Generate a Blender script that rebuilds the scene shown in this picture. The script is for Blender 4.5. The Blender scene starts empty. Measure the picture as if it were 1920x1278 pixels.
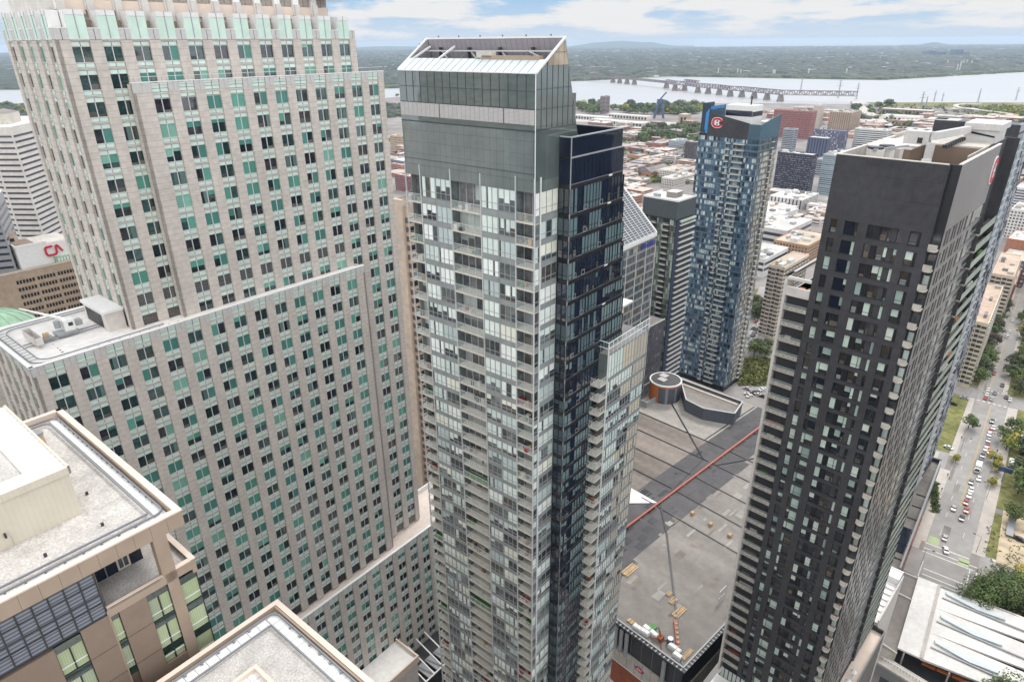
import bpy, bmesh, math, random
from mathutils import Vector, Matrix
random.seed(7)
SC = bpy.context.scene
COL = SC.collection
# ------------------------------------------------------------------ camera model (used to survey positions on the ground)
FPX, CXP, CYP, H = 1228.76, 960.0, 639.0, 180.0
PIT, ROL = math.radians(24.523), math.radians(-0.485)
_r = Vector((1, 0, 0)); _f = Vector((0, math.cos(PIT), -math.sin(PIT))); _u = Vector((0, math.sin(PIT), math.cos(PIT)))
RX = math.cos(ROL) * _r + math.sin(ROL) * _u
UX = -math.sin(ROL) * _r + math.cos(ROL) * _u
CAM = Vector((0, 0, H))
def ray(x, y): return RX * ((x - CXP) / FPX) + UX * (-(y - CYP) / FPX) + _f
def at(x, y, z=0.0):
    r = ray(x, y); return CAM + r * ((z - H) / r.z)
def atd(x, y, d):
    r = ray(x, y); return CAM + r * (d / math.hypot(r.x, r.y))
def proj(p):
    v = Vector(p) - CAM; w = v.dot(_f)
    if w < 1: return (-9999, -9999)
    return (CXP + FPX * v.dot(RX) / w, CYP - FPX * v.dot(UX) / w)
def zon(y, x0, y0):
    lo, hi = -300.0, 500.0
    for _ in range(60):
        m = (lo + hi) / 2
        if proj((x0, y0, m))[1] > y: lo = m
        else: hi = m
    return lo
class Frame:
    def __init__(s, az):
        s.az = math.radians(az); s.a = Vector((math.sin(s.az), math.cos(s.az))); s.b = Vector((-math.cos(s.az), math.sin(s.az)))
        s.rot = math.pi / 2 - s.az
    def w(s, p, q, z=0): v = s.a * p + s.b * q; return Vector((v.x, v.y, z))
    def l(s, v): return (Vector((v[0], v[1])).dot(s.a), Vector((v[0], v[1])).dot(s.b))
    def onx(s, x, y, p): r = ray(x, y); t = p / (r.x * s.a.x + r.y * s.a.y); v = CAM + r * t; return s.l(v) + (v.z,)
    def ony(s, x, y, q): r = ray(x, y); t = q / (r.x * s.b.x + r.y * s.b.y); v = CAM + r * t; return s.l(v) + (v.z,)
FG, FT, FR = Frame(39.416), Frame(44.0), Frame(47.0)
# ------------------------------------------------------------------ materials
def c8(r, g, b, k=1.0):
    f = lambda v: (v / 12.92 if v <= 0.04045 else ((v + 0.055) / 1.055) ** 2.4)
    return (f(r / 255) * k, f(g / 255) * k, f(b / 255) * k)
MATS = {}
def mat(name, col=(.5, .5, .5), rough=.75, spec=.4, metal=0, nz=0, ns=1.0, nz2=0, attr=False, lines=(), bump=0, bs=.5, alpha=1, emit=0, ior=1.5, stretch=None):
    m = bpy.data.materials.new(name); m.use_nodes = True
    nt = m.node_tree; N = nt.nodes; L = nt.links
    b = N['Principled BSDF']
    b.inputs['Roughness'].default_value = rough; b.inputs['Metallic'].default_value = metal
    b.inputs['Specular IOR Level'].default_value = spec
    b.inputs['IOR'].default_value = ior
    tc = N.new('ShaderNodeTexCoord'); vec2 = tc.outputs['Object']
    if stretch:
        mpg = N.new('ShaderNodeMapping'); mpg.inputs['Scale'].default_value = stretch; L.new(tc.outputs['Object'], mpg.inputs['Vector']); vec2 = mpg.outputs[0]
    if attr:
        a = N.new('ShaderNodeAttribute'); a.attribute_name = 'Col'; cur = a.outputs['Color']
    else:
        a = N.new('ShaderNodeRGB'); a.outputs[0].default_value = (*col, 1); cur = a.outputs[0]
    def mul(cur, fac):
        v = N.new('ShaderNodeVectorMath'); v.operation = 'SCALE'; L.new(cur, v.inputs[0]); L.new(fac, v.inputs['Scale']); return v.outputs[0]
    for amt, sc, det in ((nz, ns, 5), (nz2, ns / 9, 3)):
        if amt:
            n = N.new('ShaderNodeTexNoise'); n.inputs['Scale'].default_value = sc; n.inputs['Detail'].default_value = det
            L.new(vec2 if sc != ns else tc.outputs['Object'], n.inputs['Vector'])
            r = N.new('ShaderNodeMapRange'); r.inputs['From Min'].default_value = .3; r.inputs['From Max'].default_value = .7
            r.inputs['To Min'].default_value = 1 - amt; r.inputs['To Max'].default_value = 1 + amt
            L.new(n.outputs['Fac'], r.inputs['Value']); cur = mul(cur, r.outputs[0])
    if lines:
        sx = N.new('ShaderNodeSeparateXYZ'); L.new(tc.outputs['Object'], sx.inputs[0])
        for ax, per, wid, dark, off in lines:
            ad = N.new('ShaderNodeMath'); ad.operation = 'ADD'; ad.inputs[1].default_value = off; L.new(sx.outputs[ax], ad.inputs[0])
            dv = N.new('ShaderNodeMath'); dv.operation = 'DIVIDE'; dv.inputs[1].default_value = per; L.new(ad.outputs[0], dv.inputs[0])
            fr = N.new('ShaderNodeMath'); fr.operation = 'FRACT'; L.new(dv.outputs[0], fr.inputs[0])
            lt = N.new('ShaderNodeMath'); lt.operation = 'LESS_THAN'; lt.inputs[1].default_value = wid / per; L.new(fr.outputs[0], lt.inputs[0])
            r = N.new('ShaderNodeMapRange'); r.inputs['To Min'].default_value = 1; r.inputs['To Max'].default_value = dark
            L.new(lt.outputs[0], r.inputs['Value']); cur = mul(cur, r.outputs[0])
    L.new(cur, b.inputs['Base Color'])
    if bump:
        n = N.new('ShaderNodeTexNoise'); n.inputs['Scale'].default_value = bs; n.inputs['Detail'].default_value = 2
        L.new(tc.outputs['Object'], n.inputs['Vector'])
        bp = N.new('ShaderNodeBump'); bp.inputs['Strength'].default_value = bump; bp.inputs['Distance'].default_value = .3
        L.new(n.outputs['Fac'], bp.inputs['Height']); L.new(bp.outputs[0], b.inputs['Normal'])
    if alpha < 1:
        b.inputs['Alpha'].default_value = alpha
    if emit:
        b.inputs['Emission Color'].default_value = (*col, 1); b.inputs['Emission Strength'].default_value = emit
    MATS[name] = m
    return m
# ------------------------------------------------------------------ mesh builder
class MB:
    def __init__(s): s.v = []; s.f = []; s.m = []; s.c = []; s.mats = []
    def mi(s, name):
        if name not in s.mats: s.mats.append(name)
        return s.mats.index(name)
    def face(s, pts, m, col=None):
        i = len(s.v); s.v += [tuple(p) for p in pts]; s.f.append(tuple(range(i, i + len(pts)))); s.m.append(s.mi(m)); s.c.append(col or (.5, .5, .5))
    def box(s, x0, x1, y0, y1, z0, z1, m, col=None, top=None, skip=''):
        if x0 > x1: x0, x1 = x1, x0
        if y0 > y1: y0, y1 = y1, y0
        if z0 > z1: z0, z1 = z1, z0
        t = top or m
        if 'b' not in skip: s.face([(x0, y0, z0), (x0, y1, z0), (x1, y1, z0), (x1, y0, z0)], m, col)
        if 't' not in skip: s.face([(x0, y0, z1), (x1, y0, z1), (x1, y1, z1), (x0, y1, z1)], t, col)
        s.face([(x0, y0, z0), (x1, y0, z0), (x1, y0, z1), (x0, y0, z1)], m, col)
        s.face([(x1, y0, z0), (x1, y1, z0), (x1, y1, z1), (x1, y0, z1)], m, col)
        s.face([(x1, y1, z0), (x0, y1, z0), (x0, y1, z1), (x1, y1, z1)], m, col)
        s.face([(x0, y1, z0), (x0, y0, z0), (x0, y0, z1), (x0, y1, z1)], m, col)
    def prism(s, poly, z0, z1, m, top=None, col=None):
        n = len(poly)
        z0s = z0 if isinstance(z0, (list, tuple)) else [z0] * n; z1s = z1 if isinstance(z1, (list, tuple)) else [z1] * n
        s.face([(*poly[i], z1s[i]) for i in range(n)], top or m, col)
        s.face([(*poly[i], z0s[i]) for i in reversed(range(n))], m, col)
        for i in range(n):
            j = (i + 1) % n
            s.face([(*poly[i], z0s[i]), (*poly[j], z0s[j]), (*poly[j], z1s[j]), (*poly[i], z1s[i])], m, col)
    def extr(s, pts, d, m, col=None):
        n = len(pts); d = Vector(d); P = [Vector(p) for p in pts]; Q = [p + d for p in P]
        s.face(P, m, col); s.face(Q[::-1], m, col)
        for i in range(n):
            j = (i + 1) % n; s.face([P[i], Q[i], Q[j], P[j]], m, col)
    def tube(s, p0, p1, r0, r1=None, m='', col=None, n=6, caps=True):
        r1 = r0 if r1 is None else r1
        p0 = Vector(p0); p1 = Vector(p1); d = (p1 - p0).normalized()
        u = d.orthogonal().normalized(); w = d.cross(u)
        A = [p0 + (u * math.cos(2 * math.pi * i / n) + w * math.sin(2 * math.pi * i / n)) * r0 for i in range(n)]
        B = [p1 + (u * math.cos(2 * math.pi * i / n) + w * math.sin(2 * math.pi * i / n)) * r1 for i in range(n)]
        for i in range(n):
            j = (i + 1) % n; s.face([A[i], A[j], B[j], B[i]], m, col)
        if caps: s.face(B, m, col); s.face(A[::-1], m, col)
    def beam(s, p0, p1, w, h, m, col=None):
        p0 = Vector(p0); p1 = Vector(p1); d = (p1 - p0).normalized()
        u = d.cross(Vector((0, 0, 1)))
        u = u.normalized() if u.length > 1e-4 else Vector((1, 0, 0))
        k = u.cross(d).normalized(); u *= w / 2; k *= h / 2
        A = [p0 + u + k, p0 - u + k, p0 - u - k, p0 + u - k]; B = [q + (p1 - p0) for q in A]
        s.face(A, m, col); s.face(B[::-1], m, col)
        for i in range(4):
            j = (i + 1) % 4; s.face([A[i], B[i], B[j], A[j]], m, col)
    def path(s, pts, w, h, m, col=None):
        for i in range(len(pts) - 1): s.beam(pts[i], pts[i + 1], w, h, m, col)
    def mesh(s, name, off=(0, 0, 0)):
        me = bpy.data.meshes.new(name)
        ox, oy, oz = off
        me.from_pydata([(x - ox, y - oy, z - oz) for x, y, z in s.v], [], s.f)
        for mm in s.mats: me.materials.append(MATS[mm])
        me.polygons.foreach_set('material_index', s.m)
        at_ = me.color_attributes.new('Col', 'FLOAT_COLOR', 'CORNER')
        buf = []
        for f, c in zip(s.f, s.c): buf += [c[0], c[1], c[2], 1.0] * len(f)
        at_.data.foreach_set('color', buf)
        me.update()
        return me
def ob(name, me, parent=None):
    o = bpy.data.objects.new(name, me); COL.objects.link(o); o.parent = parent; return o
def tagit(o, label=None, cat=None, group=None, kind=None):
    for k, v in (('label', label), ('category', cat), ('group', group), ('kind', kind)):
        if v: o[k] = v
    return o
class Thing:
    """an Empty at the thing's base; parts are given in the frame's own coordinates"""
    def __init__(s, name, label, cat, fr, p, q, z=0, group=None):
        s.fr = fr; s.o = (p, q, z)
        e = bpy.data.objects.new(name, None); COL.objects.link(e); e.empty_display_size = 1
        e.location = fr.w(p, q, z) if fr else Vector((p, q, z)); e.rotation_euler = (0, 0, fr.rot if fr else 0)
        tagit(e, label, cat, group); s.e = e
    def part(s, name, mb, parent=None, label=None, kind=None):
        if not mb.f: return None
        o = ob(name, mb.mesh(name, s.o), parent or s.e); tagit(o, label, None, None, kind); return o
    def cells(s, name, items, limit=100, cull=None):
        """items: (x, y, z, fn). The ones that show largest become parts of their own, the rest one part."""
        sc = []
        for i, (x, y, z, fn) in enumerate(items):
            w = s.fr.w(x, y, z) if s.fr else Vector((x, y, z)); px, py = proj(w)
            ok = 0 < px < 1920 and 0 < py < 1278 and not (cull and cull(px, py))
            sc.append(((w - CAM).length + (0 if ok else 1e5), i))
        sc.sort(); rest = MB(); k = 0
        for r, (d, i) in enumerate(sc):
            if r < limit and d < 1e5:
                mb = MB(); items[i][3](mb); s.part(name, mb)
            else: items[i][3](rest); k += 1
        if k: s.part(name, rest, kind='stuff')
class Face:
    """a vertical wall plane: u runs along the wall, d outward, z up"""
    def __init__(s, x, y, ux, uy, nx, ny): s.x = x; s.y = y; s.ux = ux; s.uy = uy; s.nx = nx; s.ny = ny
    def pt(s, u, d, z): return (s.x + s.ux * u + s.nx * d, s.y + s.uy * u + s.ny * d, z)
    def quad(s, mb, u0, u1, z0, z1, d, m, col=None):
        mb.face([s.pt(u0, d, z0), s.pt(u1, d, z0), s.pt(u1, d, z1), s.pt(u0, d, z1)], m, col)
    def bar(s, mb, u0, u1, z0, z1, d0, d1, m, col=None):
        a = s.pt(u0, d0, z0); b = s.pt(u1, d1, z1); mb.box(a[0], b[0], a[1], b[1], z0, z1, m, col)
def jit(c, a=.12):
    k = 1 + random.uniform(-a, a); return (c[0] * k, c[1] * k, c[2] * k)
# ------------------------------------------------------------------ material library
mat('granite', (.56, .51, .465), .8, .3, nz=.10, ns=1.3, nz2=.08, lines=((2, .955, .05, .62, .2),))
mat('granite_smooth', (.60, .56, .525), .75, .3, nz=.08, ns=.8)
mat('sill_metal', (.62, .62, .60), .5, .4)
mat('panel_green', attr=True, rough=.2, spec=.5, nz=.06, ns=.7)
mat('panel_grey', (.53, .52, .51), .45, .4, nz=.08, ns=2, lines=((2, 9.0, .01, .9, 0),))
mat('glass', attr=True, rough=.05, spec=.5, nz=.42, ns=1.3, bump=.07, bs=.30, ior=1.9)  # colour noise paints warped reflections and room clutter into the panes
mat('glass_city', attr=True, rough=.12, spec=.6, nz=.25, ns=.6)
mat('blind_reflect', attr=True, rough=.35, spec=.5, nz=.07, ns=1.4)  # for blinds and clutter, also for reflections painted on panes
mat('paint', attr=True, rough=.6, spec=.35, nz=.08, ns=.8, nz2=.06)
mat('wallcol', attr=True, rough=.85, spec=.25, nz=.12, ns=.5, nz2=.10)
mat('roofcol', attr=True, rough=.9, spec=.2, nz=.14, ns=.35, nz2=.16)
mat('rail_white', (.52, .53, .53), .45, .4)
mat('side_panel', (.15, .147, .145), .32, .6, nz=.10, ns=.7, nz2=.12)
mat('slate_wall', (.085, .10, .12), .5, .4, nz=.1, ns=.8)
mat('white_metal', (.74, .74, .73), .45, .4, nz=.05, ns=1)
mat('white_roof', (.74, .72, .69), .85, .2, nz=.08, ns=.8, nz2=.10)
mat('dark_metal', (.035, .037, .042), .5, .4, nz=.1, ns=2)
mat('grey_metal', (.30, .31, .32), .45, .5, nz=.08, ns=1.5)
mat('pipe_grey', (.22, .23, .25), .5, .4)
mat('rail_glass', (.62, .70, .68), .08, .6, alpha=.28)
mat('grey_brown', (.34, .30, .27), .8, .25, nz=.08, ns=1, lines=((2, 1.1, .05, .7, 0),))
mat('balcony_conc', (.40, .375, .335), .85, .25, nz=.16, ns=1.3)
mat('terrace_pink', (.62, .54, .48), .85, .2, nz=.08, ns=.9, nz2=.1)
mat('concrete', (.50, .47, .42), .85, .25, nz=.14, ns=1.1, nz2=.10)
mat('concrete_light', (.60, .57, .54), .85, .25, nz=.09, ns=.7, nz2=.07)
mat('gravel', (.50, .475, .45), .95, .1, nz=.24, ns=5.5, nz2=.14)
mat('beige_panel', (.36, .28, .215), .6, .35, nz=.05, ns=.6, nz2=.05)
mat('beige_coping', (.72, .60, .51), .55, .35, nz=.05, ns=.6)
mat('cream_panel', (.62, .57, .47), .6, .35, nz=.04, ns=.7, lines=((0, .42, .03, .88, 0),))
mat('brown_panel', (.235, .175, .135), .6, .35, nz=.05, ns=.8, nz2=.05)
mat('louver_blue', (.20, .22, .26), .5, .4, lines=((2, .34, .15, .40, 0),))
mat('curtain', attr=True, rough=.9, spec=.1, nz=.05, ns=.8, lines=((0, .19, .06, .82, 0),))
mat('dark_brick', (.054, .054, .060), .8, .35, nz=.16, ns=.9, nz2=.16, lines=((2, .31, .03, .84, 0), (2, 2.95, .05, .66, .1), (1, 3.9, .04, .72, .6), (0, 3.9, .04, .72, 0)))
mat('grey_brick', (.17, .165, .16), .55, .45, nz=.14, ns=.7, nz2=.14)
mat('cap_glass', (.095, .122, .116), .04, .5, nz=.10, ns=.5, nz2=.10, bump=.10, bs=.20, ior=2.3)
mat('cap_glass_grey', (.145, .172, .168), .06, .5, nz=.12, ns=.55, nz2=.12, bump=.08, bs=.22, ior=2.2, lines=((1, 1.05, .035, .5, 0), (2, 1.45, .035, .5, 0), (0, 1.05, .035, .55, 0)))
mat('louver_pink', (.47, .45, .45), .55, .3, nz=.05, ns=1, lines=((2, .14, .05, .62, 0),))
mat('skylight', (.60, .67, .70), .12, .7, nz=.06, ns=.3)
mat('purple_panel', (.30, .28, .31), .55, .4, nz=.08, ns=.5, lines=((1, .82, .05, .45, 0),))
mat('tan_reflection', (.36, .29, .20), .10, .8, nz=.3, ns=.35, nz2=.3)  # a gold reflection put into the panel's own colour
mat('navy_glass', (.010, .016, .032), .05, .5, nz=.25, ns=.5, bump=.04, bs=.4)
mat('navy_band', (.012, .013, .018), .35, .5, nz=.2, ns=.8)
mat('slab_beige', (.60, .56, .48), .85, .2, nz=.10, ns=1.5)
mat('band_glass', (.26, .285, .285), .15, .6, nz=.10, ns=.8)
mat('asphalt', (.33, .315, .30), .92, .15, nz=.10, ns=.25, nz2=.14)
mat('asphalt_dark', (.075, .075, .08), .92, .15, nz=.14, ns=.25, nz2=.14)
mat('pavement', (.50, .455, .41), .9, .15, nz=.08, ns=.3, nz2=.10, lines=((0, 1.8, .06, .85, 0), (1, 1.8, .06, .85, 0)))
mat('ground', (.27, .25, .235), .95, .1, nz=.22, ns=.02, nz2=.14)
mat('lawn', (.19, .19, .075), .95, .1, nz=.35, ns=.35, nz2=.22)
mat('dirt', (.50, .41, .29), .95, .1, nz=.2, ns=.25, nz2=.16)
mat('mark_white', (.68, .67, .63), .8, .2, nz=.16, ns=1.2)
mat('mark_yellow', (.60, .42, .13), .8, .2, nz=.16, ns=1.2)
mat('mark_green', (.42, .50, .28), .8, .2, nz=.12, ns=1.2)
mat('membrane', (.262, .24, .22), .9, .2, nz=.10, ns=.5, nz2=.22, stretch=(2.2, .25, 1))
mat('membrane_brown', (.225, .195, .172), .9, .2, nz=.12, ns=.5, nz2=.34, stretch=(2.6, .2, 1))
mat('membrane_light', (.35, .33, .30), .9, .2, nz=.10, ns=.5, nz2=.24, stretch=(1.6, .4, 1))
mat('membrane_dark', (.118, .114, .116), .9, .2, nz=.14, ns=.35, nz2=.18)
mat('red_pipe', (.42, .12, .085), .5, .4, nz=.08, ns=.5)
mat('orange_panel', (.50, .15, .045), .65, .35, nz=.08, ns=.6, lines=((2, .9, .05, .8, 0),))
mat('brick_red', (.30, .095, .055), .85, .2, nz=.14, ns=.8)
mat('timber', (.50, .36, .22), .8, .2, nz=.18, ns=1.2)
mat('logo_red', (.52, .02, .045), .5, .4)
mat('logo_white', (.82, .82, .82), .5, .4)
mat('logo_blue', (.05, .07, .35), .5, .4)
mat('led_blue', (.05, .24, .55), .4, .4, emit=.12)
mat('copper_green', (.27, .41, .29), .7, .3, nz=.14, ns=.5, nz2=.12)
mat('foliage', attr=True, rough=.7, spec=.25)
mat('bark', (.10, .08, .06), .9, .2)
mat('water', (.47, .455, .44), .30, .35, nz=.03, ns=.004, bump=.06, bs=.05)
mat('far_land', (.062, .078, .052), .95, .1, nz=.4, ns=.006, nz2=.3)
mat('hill', (.09, .13, .10), .95, .1, nz=.2, ns=.004)
mat('stone_pier', (.22, .20, .19), .9, .2, nz=.2, ns=.2)
mat('bridge_steel', (.20, .17, .19), .7, .3, nz=.12, ns=.2)
mat('tyre', (.02, .02, .02), .8, .3)
mat('car_glass', (.015, .018, .022), .08, .7)
mat('lamp_lens', (.75, .74, .70), .2, .6)
mat('tail_lens', (.35, .02, .02), .3, .6)
CARCOL = {'white': (.74, .74, .72), 'silver': (.42, .43, .44), 'grey': (.16, .165, .175), 'black': (.02, .02, .022), 'red': (.38, .035, .03), 'blue': (.05, .09, .2), 'orange': (.6, .2, .05)}
for k_, v_ in CARCOL.items(): mat('car_' + k_, v_, .25, .6)
PG = (.62, .76, .69)
TEAL = [(.085, .27, .215), (.11, .33, .265), (.055, .20, .17), (.20, .42, .345), (.07, .23, .20)]
DARKG = [(.010, .030, .034), (.014, .024, .034), (.020, .052, .054), (.035, .080, .080), (.028, .030, .040)]
CLOUD_LOC = (.3, .0, .2); CLOUD_T0, CLOUD_T1 = .54, .66; CLOUD_COL = (9.5, 9.5, 9.5, 1); CLOUD_LOW = (4.85, 4.85, 4.88, 1)
SKY_LOW = (3.6, 4.2, 4.8, 1); SKY_UP = (1.75, 3.1, 4.75, 1)
BACK_COL = (10.5, 10.5, 10.5, 1)
SKY_S, SUN_E, SUN_ANG, EXPO = .12, 1.3, 14, 0.56
HAZE = 4.8e-5; HAZE_COL = (.68, .82, 1.0, 1)
# ================================================================== granite office tower (left)
FL = 3.82
def gwin(F, u, zb, w, kind='office'):
    """one window unit: two panes, pale green spandrels, sill and metal band"""
    st = random.random
    def fn(mb, rnd=random.random()):
        rg = random.Random(int(rnd * 1e9)); h = w / 2; T0 = rg.random(); same = rg.random() < .62; D0 = rg.choice(DARKG); C0 = rg.choice(TEAL); f0 = rg.uniform(.2, .7)
        for k in (0, 1):
            a = u + k * h + (.05 if k else .02); b = u + (k + 1) * h - (.02 if k else .05)
            t = T0 if same else rg.random()
            dk = jit(D0 if same else rg.choice(DARKG), .3)
            if kind == 'crown':
                F.quad(mb, a, b, zb, zb + 3.0, .02, 'panel_green', jit((.56, .72, .63), .05)); continue
            if kind == 'louver':
                for q in range(6): F.quad(mb, a, b, zb + .1 + q * .34, zb + .3 + q * .34, -.36, 'panel_green', (.16, .17, .17))
                F.quad(mb, a, b, zb, zb + 2.1, -.40, 'glass', (.03, .03, .035)); continue
            F.quad(mb, a, b, zb + .03, zb + 2.1, -.40, 'glass', dk)
            if t < .27: F.quad(mb, a, b, zb + .03, zb + 2.1, -.385, 'blind_reflect', jit(C0, .12))
            elif t < .42:
                f = f0 if same else rg.uniform(.2, .75); F.quad(mb, a, b, zb + 2.1 * (1 - f), zb + 2.1, -.385, 'blind_reflect', jit(rg.choice(TEAL), .2))
            elif t < .50:
                x = rg.uniform(.2, .6) * (b - a); F.quad(mb, a + x, b, zb + .03, zb + 2.1, -.385, 'blind_reflect', jit((.10, .16, .15), .4))  # grey reflection painted over part of the pane
            if t > .5 and rg.random() < .5:
                f = rg.uniform(.15, .4); F.quad(mb, a + .08, b - .1, zb + .03, zb + 2.1 * f, -.392, 'blind_reflect', jit((.10, .10, .09), .5))
        if kind == 'crown':
            for k in (0, 1):
                F.quad(mb, u + k * h + .04, u + (k + 1) * h - .04, zb + 3.1, zb + 3.78, .05, 'white_metal')
            F.bar(mb, u + h - .05, u + h + .05, zb, zb + 3.8, -.05, .09, 'grey_metal')
            F.bar(mb, u, u + w, zb - .15, zb, -.1, .08, 'sill_metal')
            return
        F.bar(mb, u + h - .06, u + h + .06, zb, zb + 2.12, -.40, -.28, 'sill_metal')
        F.bar(mb, u, u + w, zb - .07, zb + .03, -.40, -.22, 'sill_metal')
        F.bar(mb, u, u + w, zb + 2.1, zb + 2.17, -.40, -.28, 'sill_metal')
        for k in (0, 1):
            a = u + k * h + .05; b = u + (k + 1) * h - .05
            F.quad(mb, a, b, zb - .64, zb - .10, -.30, 'panel_green', jit(PG, .06)); F.quad(mb, a, b, zb - 1.64, zb - 1.10, -.30, 'panel_green', jit(PG, .06))
        F.bar(mb, u, u + w, zb - 1.04, zb - .68, -.40, -.20, 'granite_smooth')
        F.bar(mb, u + h - .03, u + h + .03, zb - 1.66, zb - .08, -.34, -.25, 'grey_metal')
        F.bar(mb, u, u + w, zb - .90, zb - .84, -.22, -.17, 'pipe_grey')
    return fn
T = Thing('office_tower', 'tall grey granite office tower with green glass windows and stepped setbacks, on the left', 'office tower', FG, 60, 125, 0)
wall, para, win = MB(), MB(), []
def gface(F, length, us, w, z0, z1, rows, kinds=None):
    """piers between the window openings, dark backing and window units"""
    F.quad(wall, 0.05, length - .05, z0, z1, -.46, 'dark_metal')
    edges = [0.0]
    for u in us: edges += [u, u + w]
    edges.append(length)
    for i in range(0, len(edges), 2):
        if edges[i + 1] - edges[i] > .05: F.bar(wall, edges[i], edges[i + 1], z0, z1, -.46, 0, 'granite')
    for ui, u in enumerate(us):
        for k in rows:
            zb = 170.05 - FL * k
            if zb - 1.7 < z0 - .3 or zb + 2.1 > z1 + .4: continue
            c = F.pt(u + w / 2, 0, zb + 1)
            kind = kinds(k, ui) if kinds else 'office'
            win.append((c[0], c[1], c[2], gwin(F, u, zb, w, kind)))
def ghead(F, length, us, w, z, crown=False):
    """pier heads: grey metal panels, pale strips between and a coping rail"""
    edges = [0.0]
    for u in us: edges += [u, u + w]
    edges.append(length)
    for i in range(0, len(edges), 2):
        a, b = edges[i], edges[i + 1]; n = 2
        for k in range(n):
            F.bar(para, a + (b - a) * k / n + .05, a + (b - a) * (k + 1) / n - .05, z - 1.35, z + .12, -.3, .06, 'panel_grey')
    for u in us:
        F.bar(para, u, u + w, z - 1.62, z - 1.36, -.4, -.2, 'granite_smooth')
        for k in (0, 1): F.quad(para, u + k * w / 2 + .05, u + (k + 1) * w / 2 - .05, z - 2.2, z - 1.66, -.3, 'panel_green', jit(PG, .05))
    if crown:
        for i in range(0, len(edges), 2): F.bar(para, edges[i] - .02, edges[i + 1] + .02, z + .12, z + .24, -.4, .09, 'white_metal')
        return
    for u in us:
        for k in (0, 1):
            a = u + k * w / 2 + .05; b = a + w / 2 - .1
            F.quad(para, a, b, z - 1.30, z - .80, -.16, 'panel_green', PG); F.quad(para, a, b, z - .74, z - .30, -.10, 'panel_green', jit((.56, .68, .62), .03))
            F.quad(para, a, b, z - .26, z + .04, -.06, 'white_metal')
    F.bar(para, -.05, length + .05, z + .12, z + .28, -.5, .10, 'white_metal')
# bodies
wall.box(38.66, 91.0, 115.06, 136, 100, 182.0, 'granite_smooth', top='white_roof')
wall.box(46.86, 96.1, 113.63, 135, 40, 174.2, 'granite_smooth', top='white_roof')
wall.box(22.16, 84.2, 110.86, 134, 30, 136.0, 'granite_smooth', top='white_roof')
wall.box(15, 112, 108.86, 121.5, 0, 58.7, 'granite_smooth', top='terrace_pink'); wall.box(15, 112, 121.5, 121.9, 0, 60.2, 'white_metal')
us3 = [1.88 + 4.29 * i for i in range(12)]
F3 = Face(38.2, 114.6, 1, 0, 0, -1)
gface(F3, 53.1, us3, 2.6, 134, 180.7, [-2, -1, 0, 1, 2, 3, 4, 5, 6, 7, 8], lambda k, u: 'louver' if k == 8 else 'office')
us2 = [2.95 + 4.31 * i for i in range(11)]
F2 = Face(46.4, 113.17, 1, 0, 0, -1)
gface(F2, 50.1, us2, 2.6, 59, 174.5, range(0, 29), lambda k, u: 'louver' if k == 8 and u < 8 else 'office'); ghead(F2, 50.1, us2, 2.6, 174.5)
us1 = [1.8 + 4.31 * i for i in range(14)]
F1 = Face(21.7, 110.4, 1, 0, 0, -1)
gface(F1, 62.6, us1, 2.6, 59, 136.3, range(10, 30)); ghead(F1, 62.6, us1, 2.6, 136.3)
us0 = [2.2 + 4.31 * i for i in range(21)]
F0 = Face(17.0, 108.4, 1, 0, 0, -1)
gface(F0, 95, us0, 2.6, 0, 59, range(30, 45)); ghead(F0, 95, us0, 2.6, 59)
# left faces (u runs away from the corner)
FL3 = Face(38.2, 114.6, 0, 1, -1, 0); usl3 = [1.45 + 4.17 * i for i in range(5)]
gface(FL3, 21.5, usl3, 2.2, 134, 180.7, [-2, -1, 0, 1, 2, 3, 4, 5, 6, 7, 8, 9])
FL1 = Face(21.7, 110.4, 0, 1, -1, 0); usl1 = [2.0 + 4.3 * i for i in range(5)]
gface(FL1, 23.9, usl1, 2.4, 59, 136.3, range(10, 30)); ghead(FL1, 23.9, usl1, 2.4, 136.3)
FL2 = Face(46.4, 113.17, 0, 1, -1, 0); FL2.bar(wall, 0, 1.5, 134, 174.5, -.46, 0, 'granite')
FR1 = Face(84.3, 110.4, 0, 1, 1, 0); FR1.bar(wall, 0, 2.8, 59, 136.3, -.4, 0, 'granite')
for u in (.5,):
    for k in range(10, 30):
        zb = 170.05 - FL * k; win.append((84.3, 111.4, zb, gwin(FR1, .7, zb, 1.4)))
# crown
for i, u in enumerate(us3):
    c = F3.pt(u + 1.3, 0, 182); win.append((c[0], c[1], 182, gwin(F3, u - .05, 180.9, 2.7, 'crown')))
    wall.box(38.2 + u - .05, 38.2 + u + 2.65, 114.62, 116.6, 180.7, 184.6, 'white_metal')
    wall.box(38.2 + u + 2.9, 38.2 + u + 4.0, 116.4, 117.4, 180.7, 183.4, 'brown_panel')
for u in usl3:
    c = FL3.pt(u + 1.1, 0, 182); win.append((c[0], c[1], 182, gwin(FL3, u - .05, 180.9, 2.3, 'crown')))
    wall.box(38.22, 39.9, 114.6 + u - .05, 114.6 + u + 2.2, 180.7, 184.6, 'white_metal')
ghead(F3, 53.1, us3, 2.6, 182.1, True); ghead(FL3, 21.5, usl3, 2.2, 182.1, True)
T.part('wall', wall); T.part('parapet', para); T.cells('window', win, 100, cull=lambda x, y: (x < 345 and y > 770 + (345 - x) * -.0 + max(0, (x - 120)) * .85) or (y > 1122 + abs(x - 520) * .7))
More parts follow.
